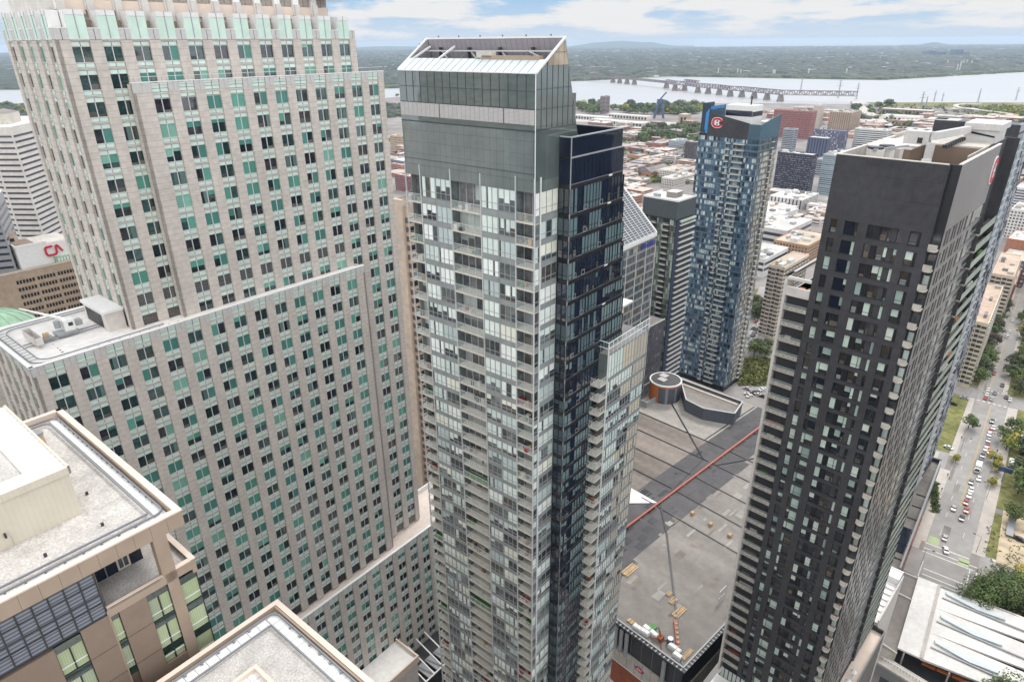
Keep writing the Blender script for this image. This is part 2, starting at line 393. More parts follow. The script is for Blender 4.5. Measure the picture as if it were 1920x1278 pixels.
# crown drum set back above the top storey
mb = MB()
mb.box(39.5, 87.3, 119, 134, 182, 205, 'concrete_light')
for i in range(12):
    x = 40.6 + i * 3.98
    mb.box(x, x + 1.25, 118.2, 119, 184.8, 205, 'white_metal'); mb.box(x + .1, x + 1.1, 117.7, 118.2, 183.4, 186.6, 'concrete_light')
    for k in (0, 1): mb.box(x + 1.32 + k * 1.32, x + 2.55 + k * 1.32, 118.75, 119, 186.3, 205, 'grey_brown')
    mb.box(x + 1.3, x + 3.95, 118.5, 119, 184.2, 186.2, 'beige_coping')
T.part('crown', mb)
mb = MB(); n = 28
ring = [(88.2 + 6.2 * math.cos(2 * math.pi * i / n), 121.5 + 6.2 * math.sin(2 * math.pi * i / n)) for i in range(n)]
mb.prism(ring, 187.9, 188.9, 'white_metal'); T.part('canopy', mb)
mb = MB()                                        # guard rail along the second setback
for k in range(24): mb.beam((47 + k * 2.1, 113.2, 174.5), (47 + k * 2.1, 113.2, 175.5), .05, .05, 'grey_metal')
mb.beam((46.4, 113.2, 175.5), (96.5, 113.2, 175.5), .06, .06, 'white_metal'); T.part('railing', mb)
mb = MB()                                        # lift house on the lower roof
mb.box(35.2, 38.1, 116.7, 125.9, 136.0, 139.3, 'granite_smooth'); mb.box(34.9, 38.15, 116.4, 126.2, 139.3, 139.75, 'white_metal')
for k in range(9): mb.box(35.12, 35.2, 118.4 + k * .75, 119.0 + k * .75, 136.4, 138.7, 'navy_band')
T.part('lift_house', mb)
mb = MB()                                        # cleaning-crane track, two rails and sleepers
def rrect(x0, x1, y0, y1, r, z):
    P = []
    for cx, cy, a0 in ((x1 - r, y1 - r, 0), (x0 + r, y1 - r, 90), (x0 + r, y0 + r, 180), (x1 - r, y0 + r, 270)):
        for k in range(7): a = math.radians(a0 + 15 * k); P.append((cx + r * math.cos(a), cy + r * math.sin(a), z))
    return P + P[:1]
A = rrect(22.6, 45.5, 111.3, 131.5, 2.6, 136.3); B = rrect(23.8, 44.3, 112.5, 130.3, 1.9, 136.3)
mb.path(A[5:22], .12, .16, 'pipe_grey'); mb.path(B[5:22], .12, .16, 'pipe_grey')
for i in range(12):
    y = 114 + i * 1.4; mb.beam((22.6, y, 136.25), (23.8, y, 136.25), .08, .08, 'pipe_grey')
for dy in (0, 1.2): mb.beam((24, 120 + dy, 136.3), (35.2, 120 + dy, 136.3), .12, .16, 'pipe_grey')
for k in range(10): mb.beam((30 + k * 1.6, 111.3, 136.5), (30 + k * 1.6, 111.3, 136.0), .25, .25, 'pipe_grey')
mb.beam((24, 111.2, 136.42), (84, 111.2, 136.42), .1, .1, 'pipe_grey')
for k in range(6): mb.box(33 + k * .1 - 6, 33.4 - 6, 113 + k * 1.1, 113.2 + k * 1.1, 136.02, 136.12, 'pipe_grey')
T.part('crane_track', mb)
for x0, x1, z in ((58, 80, 30.0),):
    mb = MB(); mb.box(x0, x1, 99.8, 108.35, 0, z - .4, 'granite_smooth', top='white_roof')
    mb.box(x0, x1, 99.4, 99.8, z - 2, z + .4, 'beige_coping'); mb.box(x1 - .02, x1 + .4, 99.4, 108.3, z - 2, z + .4, 'beige_coping')
    T.part('terrace', mb)
mb = MB()
for k in range(4): mb.box(82 + k * 3.2, 84.3 + k * 3.2, 98, 103, 21, 21.4, 'grey_metal'); mb.beam((80.5 + k * 3.2, 97.5, 21.6), (80.5 + k * 3.2, 108, 24.5), .3, .3, 'white_metal')
mb.beam((80, 97.5, 21.6), (95, 97.5, 21.6), .35, .35, 'white_metal'); mb.box(80, 100, 98, 108.3, 0, 20, 'dark_metal')
T.part('skylight_frame', mb)
# window-cleaning crane on the roof track: a thing of its own
K = Thing('roof_crane', 'white window-cleaning crane with long jib and cradle on the granite tower roof', 'crane', FG, 28.5, 121, 136.3)
x0, y0, z0 = 28.5, 121, 136.4
mb = MB(); mb.box(x0 + .2, x0 + 3.4, y0 - .9, y0 + 1.3, z0, z0 + .5, 'grey_metal'); mb.box(x0 + 1.6, x0 + 3.2, y0 - .7, y0 + 1.1, z0 + .5, z0 + 2.3, 'white_metal'); mb.box(x0 + 2.2, x0 + 2.9, y0 - .72, y0 - .69, z0 + 1.3, z0 + 1.9, 'dark_metal'); mb.box(x0 + 3.2, x0 + 4.4, y0 - .4, y0 + .8, z0 + .9, z0 + 1.8, 'grey_metal'); K.part('body', mb)
mb = MB(); mb.tube((x0 + 2.4, y0 + .2, z0 + 2.2), (x0 - 1.5, y0 + 9.0, z0 + 3.2), .28, .12, 'white_metal'); mb.tube((x0 + .9, y0 + .2, z0 + 1.2), (x0 + .9, y0 + .2, z0 + 2.4), .5, .5, 'grey_metal', n=10); K.part('jib', mb)
mb = MB(); mb.box(x0 - 3.4, x0 - 2.3, y0 - 2.8, y0 + 3.0, z0 + .2, z0 + .35, 'concrete')
for xx in (-3.4, -2.35): mb.box(x0 + xx, x0 + xx + .06, y0 - 2.8, y0 + 3.0, z0 + .35, z0 + 1.5, 'concrete_light')
for yy in (-2.8, 2.95): mb.box(x0 - 3.4, x0 - 2.3, y0 + yy, y0 + yy + .06, z0 + .35, z0 + 1.5, 'concrete_light')
mb.box(x0 - 2.1, x0 - .3, y0 - .8, y0 + .6, z0, z0 + .3, 'grey_metal'); mb.box(x0 - 1.5, x0 - .7, y0 - .3, y0 + .3, z0 + .3, z0 + 1.0, 'timber'); K.part('cradle', mb)
# ================================================================== slender glass condominium tower (centre)
P0, Q0 = 60.94, 46.45
ZS = [160.29 - 2.85 * i for i in range(10)]
while ZS[-1] > 3: ZS.append(ZS[-1] - 2.385)
ZT = [163.9] + ZS                                     # slab levels, top first
LIGHT = [(.64, .73, .69), (.71, .79, .75), (.78, .83, .80), (.56, .66, .63), (.74, .76, .66), (.46, .55, .54)]
DARK = [(.040, .054, .058), (.065, .080, .084), (.070, .068, .062), (.028, .038, .043), (.14, .165, .165), (.10, .125, .126)]
def panes(F, mb, u0, u1, z0, z1, d, n, rg, lightp=.55, L_=LIGHT, D_=DARK, gm='glass', fr='grey_metal', tr=.30, bal=None):
    """glazing: n panes with a transom at the lower third, some panes curtained"""
    w = (u1 - u0) / n; zt = z0 + (z1 - z0) * tr
    mode = rg.random(); base = rg.random() < lightp; bl = rg.random()
    Lc = rg.choice(L_); Dc = rg.choice(D_); split = rg.randint(1, n)
    for i in range(n):
        a = u0 + i * w + .035; b = u0 + (i + 1) * w - .035
        lt = base if (i < split or bl < .62) else (rg.random() < lightp)
        dk = jit(Dc if rg.random() < .85 else rg.choice(D_), .18)
        F.quad(mb, a, b, z0 + .03, z1 - .03, d, gm, dk)
        if lt:
            f = 1.0 if mode < .72 else rg.uniform(.3, .8)
            za = z1 - (z1 - z0) * f
            F.quad(mb, a + .02, b - (.02 if rg.random() < .8 else .25 * w), max(z0 + .05, za), z1 - .05, d + .012, 'blind_reflect', jit(Lc, .06))
        elif rg.random() < .45:
            F.quad(mb, a + .1, b - .1, z0 + .05, z0 + (z1 - z0) * rg.uniform(.15, .5), d + .008, 'blind_reflect', jit(rg.choice([(.10, .09, .08), (.16, .15, .14), (.07, .08, .09)]), .3))
    for i in range(n + 1):
        u = u0 + i * w; F.bar(mb, u - .035, u + .035, z0, z1, d, d + .07, fr)
    F.bar(mb, u0, u1, zt - .03, zt + .03, d, d + .06, fr); F.bar(mb, u0, u1, z0 - .02, z0 + .04, d, d + .06, fr); F.bar(mb, u0, u1, z1 - .04, z1 + .02, d, d + .06, fr)
def LPR(z): return .86 if z > 132 else .74 if z > 112 else .58
def item(F, u, z, fn):
    c = F.pt(u, 0, z); return (c[0], c[1], c[2], fn)
D = Thing('condominium_tower', 'slender grey glass condominium tower with a slanted open roof and stacked balconies, in the centre', 'apartment tower', FG, P0 + 10, Q0 + 11, 0)
body, wins, bals = MB(), [], []
body.box(62.6, 76.5, 46.65, 68.2, 0, 165.2, 'grey_brick'); body.box(62.6, 64, 68.2, 69.4, 0, 163.9, 'grey_brick'); body.box(61.7, 62.6, 68.30, 68.38, 0, 163.9, 'band_glass')
FLf = Face(P0, Q0, 0, 1, -1, 0)                       # left face, u = q - 46.45
FRt = Face(P0, Q0, 1, 0, 0, -1)                       # right strip, u = p - 60.94
BAY = [(0.05, 2.88, 'b'), (2.88, 8.51, 'w'), (8.51, 13.68, 'b'), (13.68, 19.31, 'w'), (19.31, 22.1, 'b')]
for fi in range(len(ZT) - 1):
    zt, zb = ZT[fi], ZT[fi + 1]; h = zt - zb
    for bi, (u0, u1, k) in enumerate(BAY):
        seed = random.random()
        if k == 'w' or (fi == 0 and bi == 2 and False):
            def fn(mb, u0=u0, u1=u1, zb=zb, zt=zt, seed=seed, h=h):
                rg = random.Random(seed); mid = (u0 + u1) / 2
                F = FLf
                F.bar(mb, u0, u1, zb - .02, zb + .52 * h / 2.5, -.12, 0, 'band_glass')
                panes(F, mb, u0 + .05, mid - .08, zb + .56 * h / 2.5, zt - .06, -.06, 3, rg, LPR(zb)); panes(F, mb, mid + .08, u1 - .05, zb + .56 * h / 2.5, zt - .06, -.06, 3, rg, LPR(zb) + .06)
                F.bar(mb, mid - .08, mid + .08, zb, zt, -.1, 0, 'grey_metal')
                for e in (u0, u1 - .05): F.quad(mb, e, e + .05, zb, zt, -.05, 'grey_metal')
                for e in (u0 + .01, u1 - .01):
                    a = F.pt(e, 0, zb); b = F.pt(e, -1.6, zb); mb.face([a, b, (b[0], b[1], zt), (a[0], a[1], zt)], 'glass', (.13, .16, .165))
            wins.append(item(FLf, (u0 + u1) / 2, zb + 1, fn))
        else:
            def fn(mb, u0=u0, u1=u1, zb=zb, zt=zt, seed=seed, bi=bi, h=h):
                rg = random.Random(seed); F = FLf
                F.bar(mb, u0, u1, zb - .22, zb, -1.6, .02, 'slab_beige')
                n = 4 if bi == 2 else 2
                panes(F, mb, u0 + .1, u1 - .1, zb + .04, zt - .3, -1.55, n, rg, .42, [(.34, .38, .38), (.46, .52, .50), (.26, .29, .31)], [(.09, .10, .11), (.13, .14, .15), (.06, .065, .075), (.16, .165, .175)], tr=.02, fr='rail_white')
                F.bar(mb, u0, u0 + .1, zb, zt - .22, -1.6, -1.3, 'grey_metal')
                # balustrade: glass panels with rails and posts
                F.quad(mb, u0 + .05, u1 - .05, zb + .08, zb + .98, -.02, 'rail_glass')
                F.bar(mb, u0, u1, zb + 1.0, zb + 1.05, -.05, .02, 'rail_white'); F.bar(mb, u0, u1, zb - .04, zb + .03, -.04, .03, 'rail_white')
                m = max(2, round((u1 - u0) / 1.25))
                for q in range(m + 1):
                    uu = u0 + (u1 - u0) * q / m; F.bar(mb, uu - .018, uu + .018, zb, zb + 1.0, -.04, .0, 'rail_white')
                # furniture and plants people keep outside
                r = rg.random()
                if r < .45:
                    for q in range(rg.randint(1, 4)):
                        uu = rg.uniform(u0 + .4, u1 - .6); dd = rg.uniform(-1.2, -.5); s = rg.uniform(.3, .6)
                        F.bar(mb, uu, uu + s, zb + .01, zb + rg.uniform(.4, .9), dd, dd + s, 'paint', rg.choice([(.05, .05, .05), (.55, .55, .52), (.30, .16, .08), (.30, .04, .04), (.05, .16, .04), (.12, .12, .13), (.45, .30, .15)]))
                elif r < .50:
                    F.bar(mb, u0 + .1, u1 - .1, zb + .01, zb + .06, -1.4, -.1, 'paint', (.07, .20, .05))
            bals.append(item(FLf, (u0 + u1) / 2, zb + 1, fn))
    seed = random.random()
    def fn(mb, zb=zb, zt=zt, seed=seed, h=h):           # right strip of the corner
        rg = random.Random(seed); F = FRt
        F.bar(mb, 0, 4.75, zb - .02, zb + .52 * h / 2.5, -.12, 0, 'band_glass')
        panes(F, mb, .1, 1.0, zb + .56 * h / 2.5, zt - .06, -.06, 1, rg, .35); panes(F, mb, 1.15, 4.7, zb + .56 * h / 2.5, zt - .06, -.06, 3, rg, LPR(zb) + .08)
    wins.append(item(FRt, 2, zb + 1, fn))
# poles
poles = MB()
for u in (0.02, 2.88, 8.51, 13.68, 19.31, 22.12): poles.box(P0 - .10, P0 + .06, Q0 + u - .055, Q0 + u + .055, 0, 165.3 if u > 3 else 165.6, 'rail_white')
poles.box(P0 + 1.02, P0 + 1.16, Q0 - .10, Q0 + .04, 0, 165.6, 'white_metal'); poles.box(P0 - .11, P0 + .02, Q0 - .10, Q0 + .03, 0, 165.2, 'rail_white')
# left-hand balcony ends that stick out past the corner
def sidebal(zb, zt):
    def fn(mb):
        mb.box(P0 + .1, P0 + 1.6, Q0 + 22.1, Q0 + 22.5, zb - .2, zb, 'slab_beige')
        mb.box(P0 + .1, P0 + .14, Q0 + 22.1, Q0 + 22.5, zb, zb + 1, 'rail_glass'); mb.box(P0 + .06, P0 + .14, Q0 + 22.1, Q0 + 22.5, zb + 1.0, zb + 1.05, 'rail_white'); mb.box(P0 + .06, P0 + 1.6, Q0 + 22.47, Q0 + 22.53, zb + 1.0, zb + 1.05, 'rail_white')
    return (P0, Q0 + 22.5, zb, fn)
for fi in range(len(ZS) - 1): bals.append(sidebal(ZS[fi], 0))
# ---- cap
cap = MB()
RAKE = [(P0, 176.8), (66.4, 180.4), (69.6, 169.2), (69.6, 165.2), (P0, 165.2)]
YL, YR = 68.55, Q0
# right and left end walls (thin slabs so that the well stays open)
cap.extr([(p, YR, z) for p, z in RAKE], (0, .35, 0), 'cap_glass'); cap.extr([(p, YL, z) for p, z in RAKE], (0, -.35, 0), 'cap_glass')
cap.box(P0, P0 + .3, YR + .35, YL - .35, 170.8, 176.8, 'cap_glass'); cap.box(P0, P0 + .3, YR + .35, YL - .35, 165.2, 170.78, 'cap_glass_grey')
cap.box(P0 - .01, P0 + .28, YR + .02, YL - .02, 163.85, 165.19, 'cap_glass_grey'); cap.box(P0 + .28, P0 + 4.72, YR - .005, YR + .3, 163.85, 165.19, 'cap_glass_grey')
cap.face([(66.4, YR, 180.4), (66.4, YL, 180.4), (69.6, YL, 169.2), (69.6, YR, 169.2)], 'cap_glass')
cap.face([(66.15, YR + .35, 180.3), (66.15, YL - .35, 180.3), (67.6, YL - .35, 174.8), (67.6, YR + .35, 174.8)], 'purple_panel')
cap.face([(P0 + .3, YR + .36, 176.6), (66.1, YR + .36, 180.2), (67.5, YR + .36, 174.8), (P0 + .3, YR + .36, 174.8)], 'purple_panel'); cap.face([(P0 + .3, YL - .36, 176.6), (66.1, YL - .36, 180.2), (67.5, YL - .36, 174.8), (P0 + .3, YL - .36, 174.8)], 'purple_panel')
cap.box(P0 + .3, 67.7, YR + .36, YL - .36, 174.5, 174.8, 'membrane_dark'); cap.box(62.5, 69.4, YR + .36, YL - .36, 165.2, 174.4, 'grey_brick')
cap.extr([(63.2, YR - .004, 178.05), (66.35, YR - .004, 180.12), (67.05, YR - .004, 177.6), (63.2, YR - .004, 177.6)], (0, -.03, 0), 'tan_reflection')  # tan reflection at the peak, painted as a separate panel
D.part('roof_shell', cap)
# glazing bars and joints of the cap, real strips standing proud
jo = MB()
for k in range(1, 17):
    y = YR + (YL - YR) * k / 17 + .0
    jo.box(P0 - .035, P0, y - .03, y + .03, 173.1, 176.75, 'dark_metal')
for z in (175.0, 173.12): jo.box(P0 - .04, P0, YR, YL, z - .03, z + .03, 'dark_metal')
for k in range(1, 8):
    p = P0 + k * 1.05; zt = 176.8 + (p - P0) * .659 if p < 66.4 else 180.4 - (p - 66.4) * 3.5
    if zt > 166: jo.box(p - .03, p + .03, YR - .035, YR, 171.0 if p < 69 else 169, zt - .15, 'dark_metal')
for z in (175.2, 173.1, 170.9, 178.9): jo.box(P0 + max(0, (z - 176.8) / .659), min(69.3, 66.4 + (180.4 - z) / 3.5) - .05, YR - .04, YR, z - .03, z + .03, 'dark_metal')
jo.box(P0 - .05, P0, YR, YL, 170.72, 170.84, 'dark_metal'); jo.box(P0 - .03, P0 + .03, YR - .06, YR + .03, 165.2, 176.8, 'white_metal')
jo.box(P0 - .04, P0, YR, YL, 166.0, 166.05, 'dark_metal')
D.part('glazing_bar', jo)
lv = MB()
for a, b in ((46.55, 50.9), (51.1, 61.3), (61.5, 68.5)):
    lv.box(P0 - .08, P0 - .01, a, b, 171.45, 173.05, 'louver_pink')
    n = round((b - a) / .75)
    for k in range(1, n): lv.box(P0 - .095, P0 - .08, a + (b - a) * k / n - .03, a + (b - a) * k / n + .03, 171.45, 173.05, 'grey_metal')
D.part('louver', lv)
sk = MB(); zi = 178.2; pi_ = P0 + (zi - 176.8) / .659
sk.face([(P0 - .05, YR, 176.84), (P0 - .05, YL, 176.84), (pi_, YL, zi), (pi_, YR, zi)], 'skylight'); sk.face([(P0 + .1, YR, 176.7), (P0 + .1, YL, 176.7), (pi_, YL, zi - .15), (pi_, YR, zi - .15)], 'grey_metal')
sk.box(pi_ - .02, pi_ + .12, YR, YL, zi - .25, zi + .02, 'grey_metal')
for k in range(1, 19): y = YR + (YL - YR) * k / 19; sk.beam((P0 - .05, y, 176.87), (pi_, y, zi + .03), .05, .05, 'grey_metal')
sk.beam((P0 - .06, YR - .02, 176.85), (P0 - .06, YL, 176.85), .12, .12, 'white_metal')
D.part('skylight', sk)
st = MB()
for y in (YR - .02, YL + .02):
    st.beam((P0, y, 176.85), (66.4, y, 180.45), .22, .22, 'white_metal')
st.beam((66.4, YR, 180.45), (66.4, YL, 180.45), .3, .22, 'white_metal')
for k in range(1, 5):
    y = YL - (YL - YR) * (k - .45) / 4.4
    st.beam((66.2, y, 174.8), (66.0, y, 179.4), .3, .4, 'dark_metal')
    if k < 3: st.beam((pi_, YL - .6 - (k - 1) * 4.6, zi - .1), (65.9, YL - 1.0 - (k - 1) * 4.4, 179.5), .2, .2, 'white_metal')
    if k < 4: st.beam((65.9, y - .3, 179.0), (65.6, y - 3.6, 176.2), .14, .14, 'rail_white'); st.beam((65.9, y - 4.6, 179.0), (65.6, y - 2.0, 176.2), .10, .10, 'grey_metal')
st.beam((65.7, YR + .5, 179.0), (65.7, YL - .5, 179.0), .16, .16, 'rail_white'); st.beam((62.2, YR + .6, 177.0), (66.0, YR + .6, 179.6), .3, .3, 'white_metal')
for k in range(6): st.beam((66.4, YR + 2 + k * 3.6, 180.5), (66.4, YR + 2 + k * 3.6, 180.75), .1, .1, 'dark_metal')
D.part('roof_truss', st)
me_ = MB(); me_.box(63.5, 65, 48, 56, 176.6, 177.6, 'beige_panel'); me_.box(63.2, 64.6, 53, 55.5, 177.6, 178.1, 'concrete')
me_.box(62.9, 63.7, 47.5, 56, 177.6, 178.55, 'beige_panel'); me_.box(62.9, 63.8, 54.5, 56.8, 178.3, 178.95, 'concrete'); me_.tube((63.2, 47.6, 178.4), (63.2, 49.4, 179.1), .14, .1, 'grey_metal')
for k in range(9): me_.box(63.3 + random.random(), 64.2 + random.random(), 47.5 + k, 47.9 + k, 177.2, 178.0 + .4 * random.random(), 'grey_metal')
me_.tube((64, 48.2, 178), (63.6, 49.2, 178.9), .1, .06, 'grey_metal'); D.part('roof_plant', me_)
an = MB(); an.box(66, 68.3, 68.6, 70.6, 176.4, 178.7, 'beige_panel'); an.tube((66.3, 69, 178.7), (66.2, 69, 179.6), .08, .08, 'dark_metal'); an.beam((66.2, 68.2, 179.6), (66.2, 69.8, 179.75), .25, .2, 'dark_metal'); D.part('camera_mast', an)
# ---- dark side volume
dk = MB(); YD = 44.70
def pr(z): return 77.3 + max(0, min(3.2, (170.1 - z) * .11))
dk.extr([(65.72, YD + .06, 0), (65.72, YD + .06, 167.6), (77.3, YD + .06, 167.6), (80.45, YD + .06, 141), (80.45, YD + .06, 0)], (0, 15, 0), 'navy_band')
for (x0, x1, y0, y1) in ((65.66, 77.3, YD, YD + .3), (65.66, 65.96, YD + .3, 46.4), (77.0, 77.3, YD + .3, 59), (69.7, 77.0, 58.7, 59)): dk.box(x0, x1, y0, y1, 167.58, 169.75, 'navy_glass')
dk.box(65.6, 77.36, YD - .04, YD + .34, 169.75, 169.86, 'grey_metal'); dk.box(65.6, 65.98, YD + .34, 46.4, 169.75, 169.86, 'grey_metal'); dk.box(76.9, 77.36, YD + .34, 59, 169.75, 169.86, 'grey_metal'); dk.box(69.8, 76.9, 58.6, 59.06, 169.75, 169.86, 'grey_metal')
dk.box(70.5, 72.3, 47, 48.5, 167.6, 168.9, 'paint', (.4, .3, .28)); dk.box(70.2, 73, 46.8, 49.3, 168.9, 169.05, 'white_metal')
D.part('wall', body); D.part('dark_wall', dk)
FD = Face(P0, YD, 1, 0, 0, -1); FDl = Face(65.66, YD, 0, 1, -1, 0)
levels = [167.4, 163.9] + ZS
NAV = [(.012, .020, .040), (.016, .028, .050), (.010, .016, .030)]
LN = [(.11, .175, .19), (.14, .205, .215), (.09, .14, .16), (.17, .235, .245)]
for fi in range(len(levels) - 1):
    zt, zb = levels[fi], levels[fi + 1]; hh = zt - zb; seed = random.random()
    solid = fi == 0
    def fn(mb, zt=zt, zb=zb, hh=hh, seed=seed, solid=solid):
        rg = random.Random(seed); F = FD; s = 65.66 - P0
        e = pr(zb + 1) - 65.66
        F.bar(mb, s, s + e, zb - .05, zb + .42, -.05, .02, 'navy_band')
        F.bar(mb, s, s + e, zb + .42, zb + .47, -.05, .03, 'grey_metal')
        for a, b, kind in ((0, 1.8, 'p'), (1.8, 2.9, 's'), (2.9, 7.25, 'p'), (7.25, 8.6, 's'), (8.6, e, 'p')):
            if solid or kind == 's':
                n = max(1, round((b - a) / .95))
                for i in range(n): F.quad(mb, s + a + (b - a) * i / n + .02, s + a + (b - a) * (i + 1) / n - .02, zb + .47, zt - .05, .01, 'navy_glass')
            else: panes(F, mb, s + a + .02, s + b - .02, zb + .5, zt - .08, .0, max(2, round((b - a) / .74)), rg, .74, LN, NAV, 'glass', 'navy_band', .26)
        for a in (1.0, 2.95, 6.6):
            if not solid and rg.random() < .55:
                for (q0, q1, r0, r1) in ((a, a + .78, .52, .57), (a, a + .78, 1.12, 1.17), (a, a + .05, .52, 1.17), (a + .73, a + .78, .52, 1.17)):
                    F.bar(mb, s + q0, s + q1, zb + r0, zb + r1, .05, .10, 'grey_metal')
        if rg.random() < .35: F.bar(mb, s + 8.7, s + 9.5, zb + .2, zb + .42, .02, .06, 'white_metal')
    wins.append(item(FD, 10, zb + 1, fn))
    def fn2(mb, zt=zt, zb=zb, seed=seed, solid=solid):
        rg = random.Random(seed); F = FDl
        F.bar(mb, .02, 1.74, zb - .05, zb + .45, -.05, .02, 'navy_band')
        if solid: F.quad(mb, .02, 1.74, zb + .47, zt - .05, .01, 'navy_glass')
        else: panes(F, mb, .03, 1.72, zb + .5, zt - .08, 0, 2, rg, .6, [(.07, .10, .115), (.05, .075, .09)], NAV, 'glass', 'navy_band', .26)
    wins.append(item(FDl, 1, zb + 1, fn2))
pole2 = MB(); pole2.box(65.60, 65.70, YD - .05, YD + .05, 0, 169.8, 'grey_metal'); pole2.box(65.66, 77.4, YD - .07, YD, 167.42, 167.6, 'grey_metal')
D.part('mullion_pole', poles); D.part('corner_trim', pole2)
# ---- lower wing with clear glass and stacked balconies
YW = 43.07
def pw(z): return 85.8 if z > 137 else 85.8 - (137 - z) * .049
wg = MB(); wg.extr([(74.3, YW + .07, 0), (74.3, YW + .07, 138.9), (85.7, YW + .07, 138.9), (82.4, YW + .07, 70), (79, YW + .07, 0)], (0, 13.5, 0), 'grey_brick')
wg.box(80.7, 83.0, 46, 56.5, 138.9, 143.2, 'cream_panel'); wg.box(80.55, 85.2, 45.7, 56.8, 143.2, 143.45, 'white_metal')
D.part('wing_wall', wg)
tr_ = MB()
for z in (139.95, 140.9): tr_.beam((74.2, YW, z), (86.2, YW, z), .08, .09, 'white_metal'); tr_.beam((74.2, YW, z), (74.2, YD, z), .08, .08, 'white_metal')
for k in range(11): tr_.beam((74.2 + 1.2 * k, YW, 138.9), (74.2 + 1.2 * k, YW, 140.9), .06, .06, 'white_metal')
tr_.face([(74.2, YW, 139), (86.2, YW, 139), (86.2, YW, 140.9), (74.2, YW, 140.9)], 'rail_glass')
tr_.box(74.16, 74.3, YW - .05, YW + .1, 0, 140.9, 'white_metal'); D.part('terrace_rail', tr_)
FW = Face(74.2, YW, 1, 0, 0, -1); FWl = Face(74.2, YW, 0, 1, -1, 0)
AQ = [(.56, .69, .66), (.64, .75, .71), (.70, .78, .73), (.50, .63, .62)]; CRM_REFL = [(.58, .53, .42), (.50, .46, .38), (.60, .57, .48)]  # cream tones paint the beige reflections at the wing's right
lv_ = [138.9] + [z for z in ZS if z < 137]
for fi in range(len(lv_) - 1):
    zt, zb = lv_[fi], lv_[fi + 1]; seed = random.random()
    def fn(mb, zt=zt, zb=zb, seed=seed):
        rg = random.Random(seed); F = FW; e = pw(zb) - 74.2
        F.bar(mb, 0, e, zb - .02, zb + .40, -.1, .01, 'band_glass')
        k = 1.2 if rg.random() < .6 else .0
        panes(F, mb, .15, e * .36, zb + .44, zt - .06, 0, 5, rg, .72, AQ, DARK); panes(F, mb, e * .36 + .08, e * .66, zb + .44, zt - .06, 0, 4, rg, .70, AQ + CRM_REFL, DARK); panes(F, mb, e * .66 + .08, e - .05, zb + .44, zt - .06, 0, 4, rg, .84, CRM_REFL + AQ[:1], DARK)
        if rg.random() < .35:
            a = rg.uniform(.5, e - 1.5); F.bar(mb, a, a + .7, zb + .5, zb + 1.0, .02, .28, 'glass', (.02, .025, .03))
    wins.append(item(FW, 5, zb + 1, fn))
    if zb < 135:
        def fb(mb, zb=zb, seed=seed):
            rg = random.Random(seed + .3)
            mb.box(72.2, 74.15, YW + .02, YD - .02, zb - .25, zb, 'slab_beige')
            for (a, b) in (((72.2, YW), (74.15, YW)), ((72.2, YW), (72.2, YD - .05))):
                mb.beam((*a, zb + 1.0), (*b, zb + 1.0), .05, .05, 'rail_white'); mb.beam((*a, zb + .02), (*b, zb + .02), .05, .08, 'rail_white')
                for k in range(4): x = a[0] + (b[0] - a[0]) * k / 3; y = a[1] + (b[1] - a[1]) * k / 3; mb.beam((x, y, zb), (x, y, zb + 1), .035, .035, 'rail_white')
                mb.face([(*a, zb + .1), (*b, zb + .1), (*b, zb + .97), (*a, zb + .97)], 'rail_glass')
            if rg.random() < .5:
                for k in range(rg.randint(1, 3)):
                    x = rg.uniform(72.4, 73.5); y = rg.uniform(YW + .2, YD - .7); mb.box(x, x + .5, y, y + .5, zb, zb + rg.uniform(.35, .8), 'paint', rg.choice([(.06, .06, .06), (.6, .6, .58), (.25, .1, .05), (.3, .03, .03)]))
        bals.append((73, YW, zb, fb))
    def fw2(mb, zt=zt, zb=zb):
        FWl.quad(mb, .05, 1.6, zb, zt, .02, 'cap_glass_grey'); FWl.bar(mb, 0, 1.6, zb - .04, zb + .04, .0, .05, 'white_metal')
    wins.append((74.2, YW + .8, zb + 1, fw2))
D.cells('window', wins, 100); D.cells('balcony', bals, 100)
# ================================================================== dark brick apartment tower (right)
X0, YC = 104.11, 18.38
E = Thing('dark_tower', 'tall dark grey apartment tower with a blank top wall and loggias, large on the right', 'apartment tower', FT, 122, 27, 0)
RT = [155.3]
for i in range(60):
    n = RT[-1] - (2.95 if len(RT) < 8 else 2.735)
    if n < 22: break
    RT.append(n)
WH = 2.12
wl, wn, bl = MB(), [], []
FX = Face(X0, YC, 0, 1, -1, 0)                         # front, u = y - YC
FY = Face(X0, YC, 1, 0, 0, -1)                         # right side, u = x - X0
COLS = [(2.35, 3.85, 2), (4.95, 9.45, 4), (10.75, 12.68, 3), (13.75, 14.72, 1)]
MINT = [(.50, .62, .55), (.56, .66, .60), (.44, .56, .50), (.60, .66, .60), (.30, .40, .37)]
INK = [(.014, .018, .024), (.020, .026, .028), (.010, .012, .020), (.030, .028, .026)]
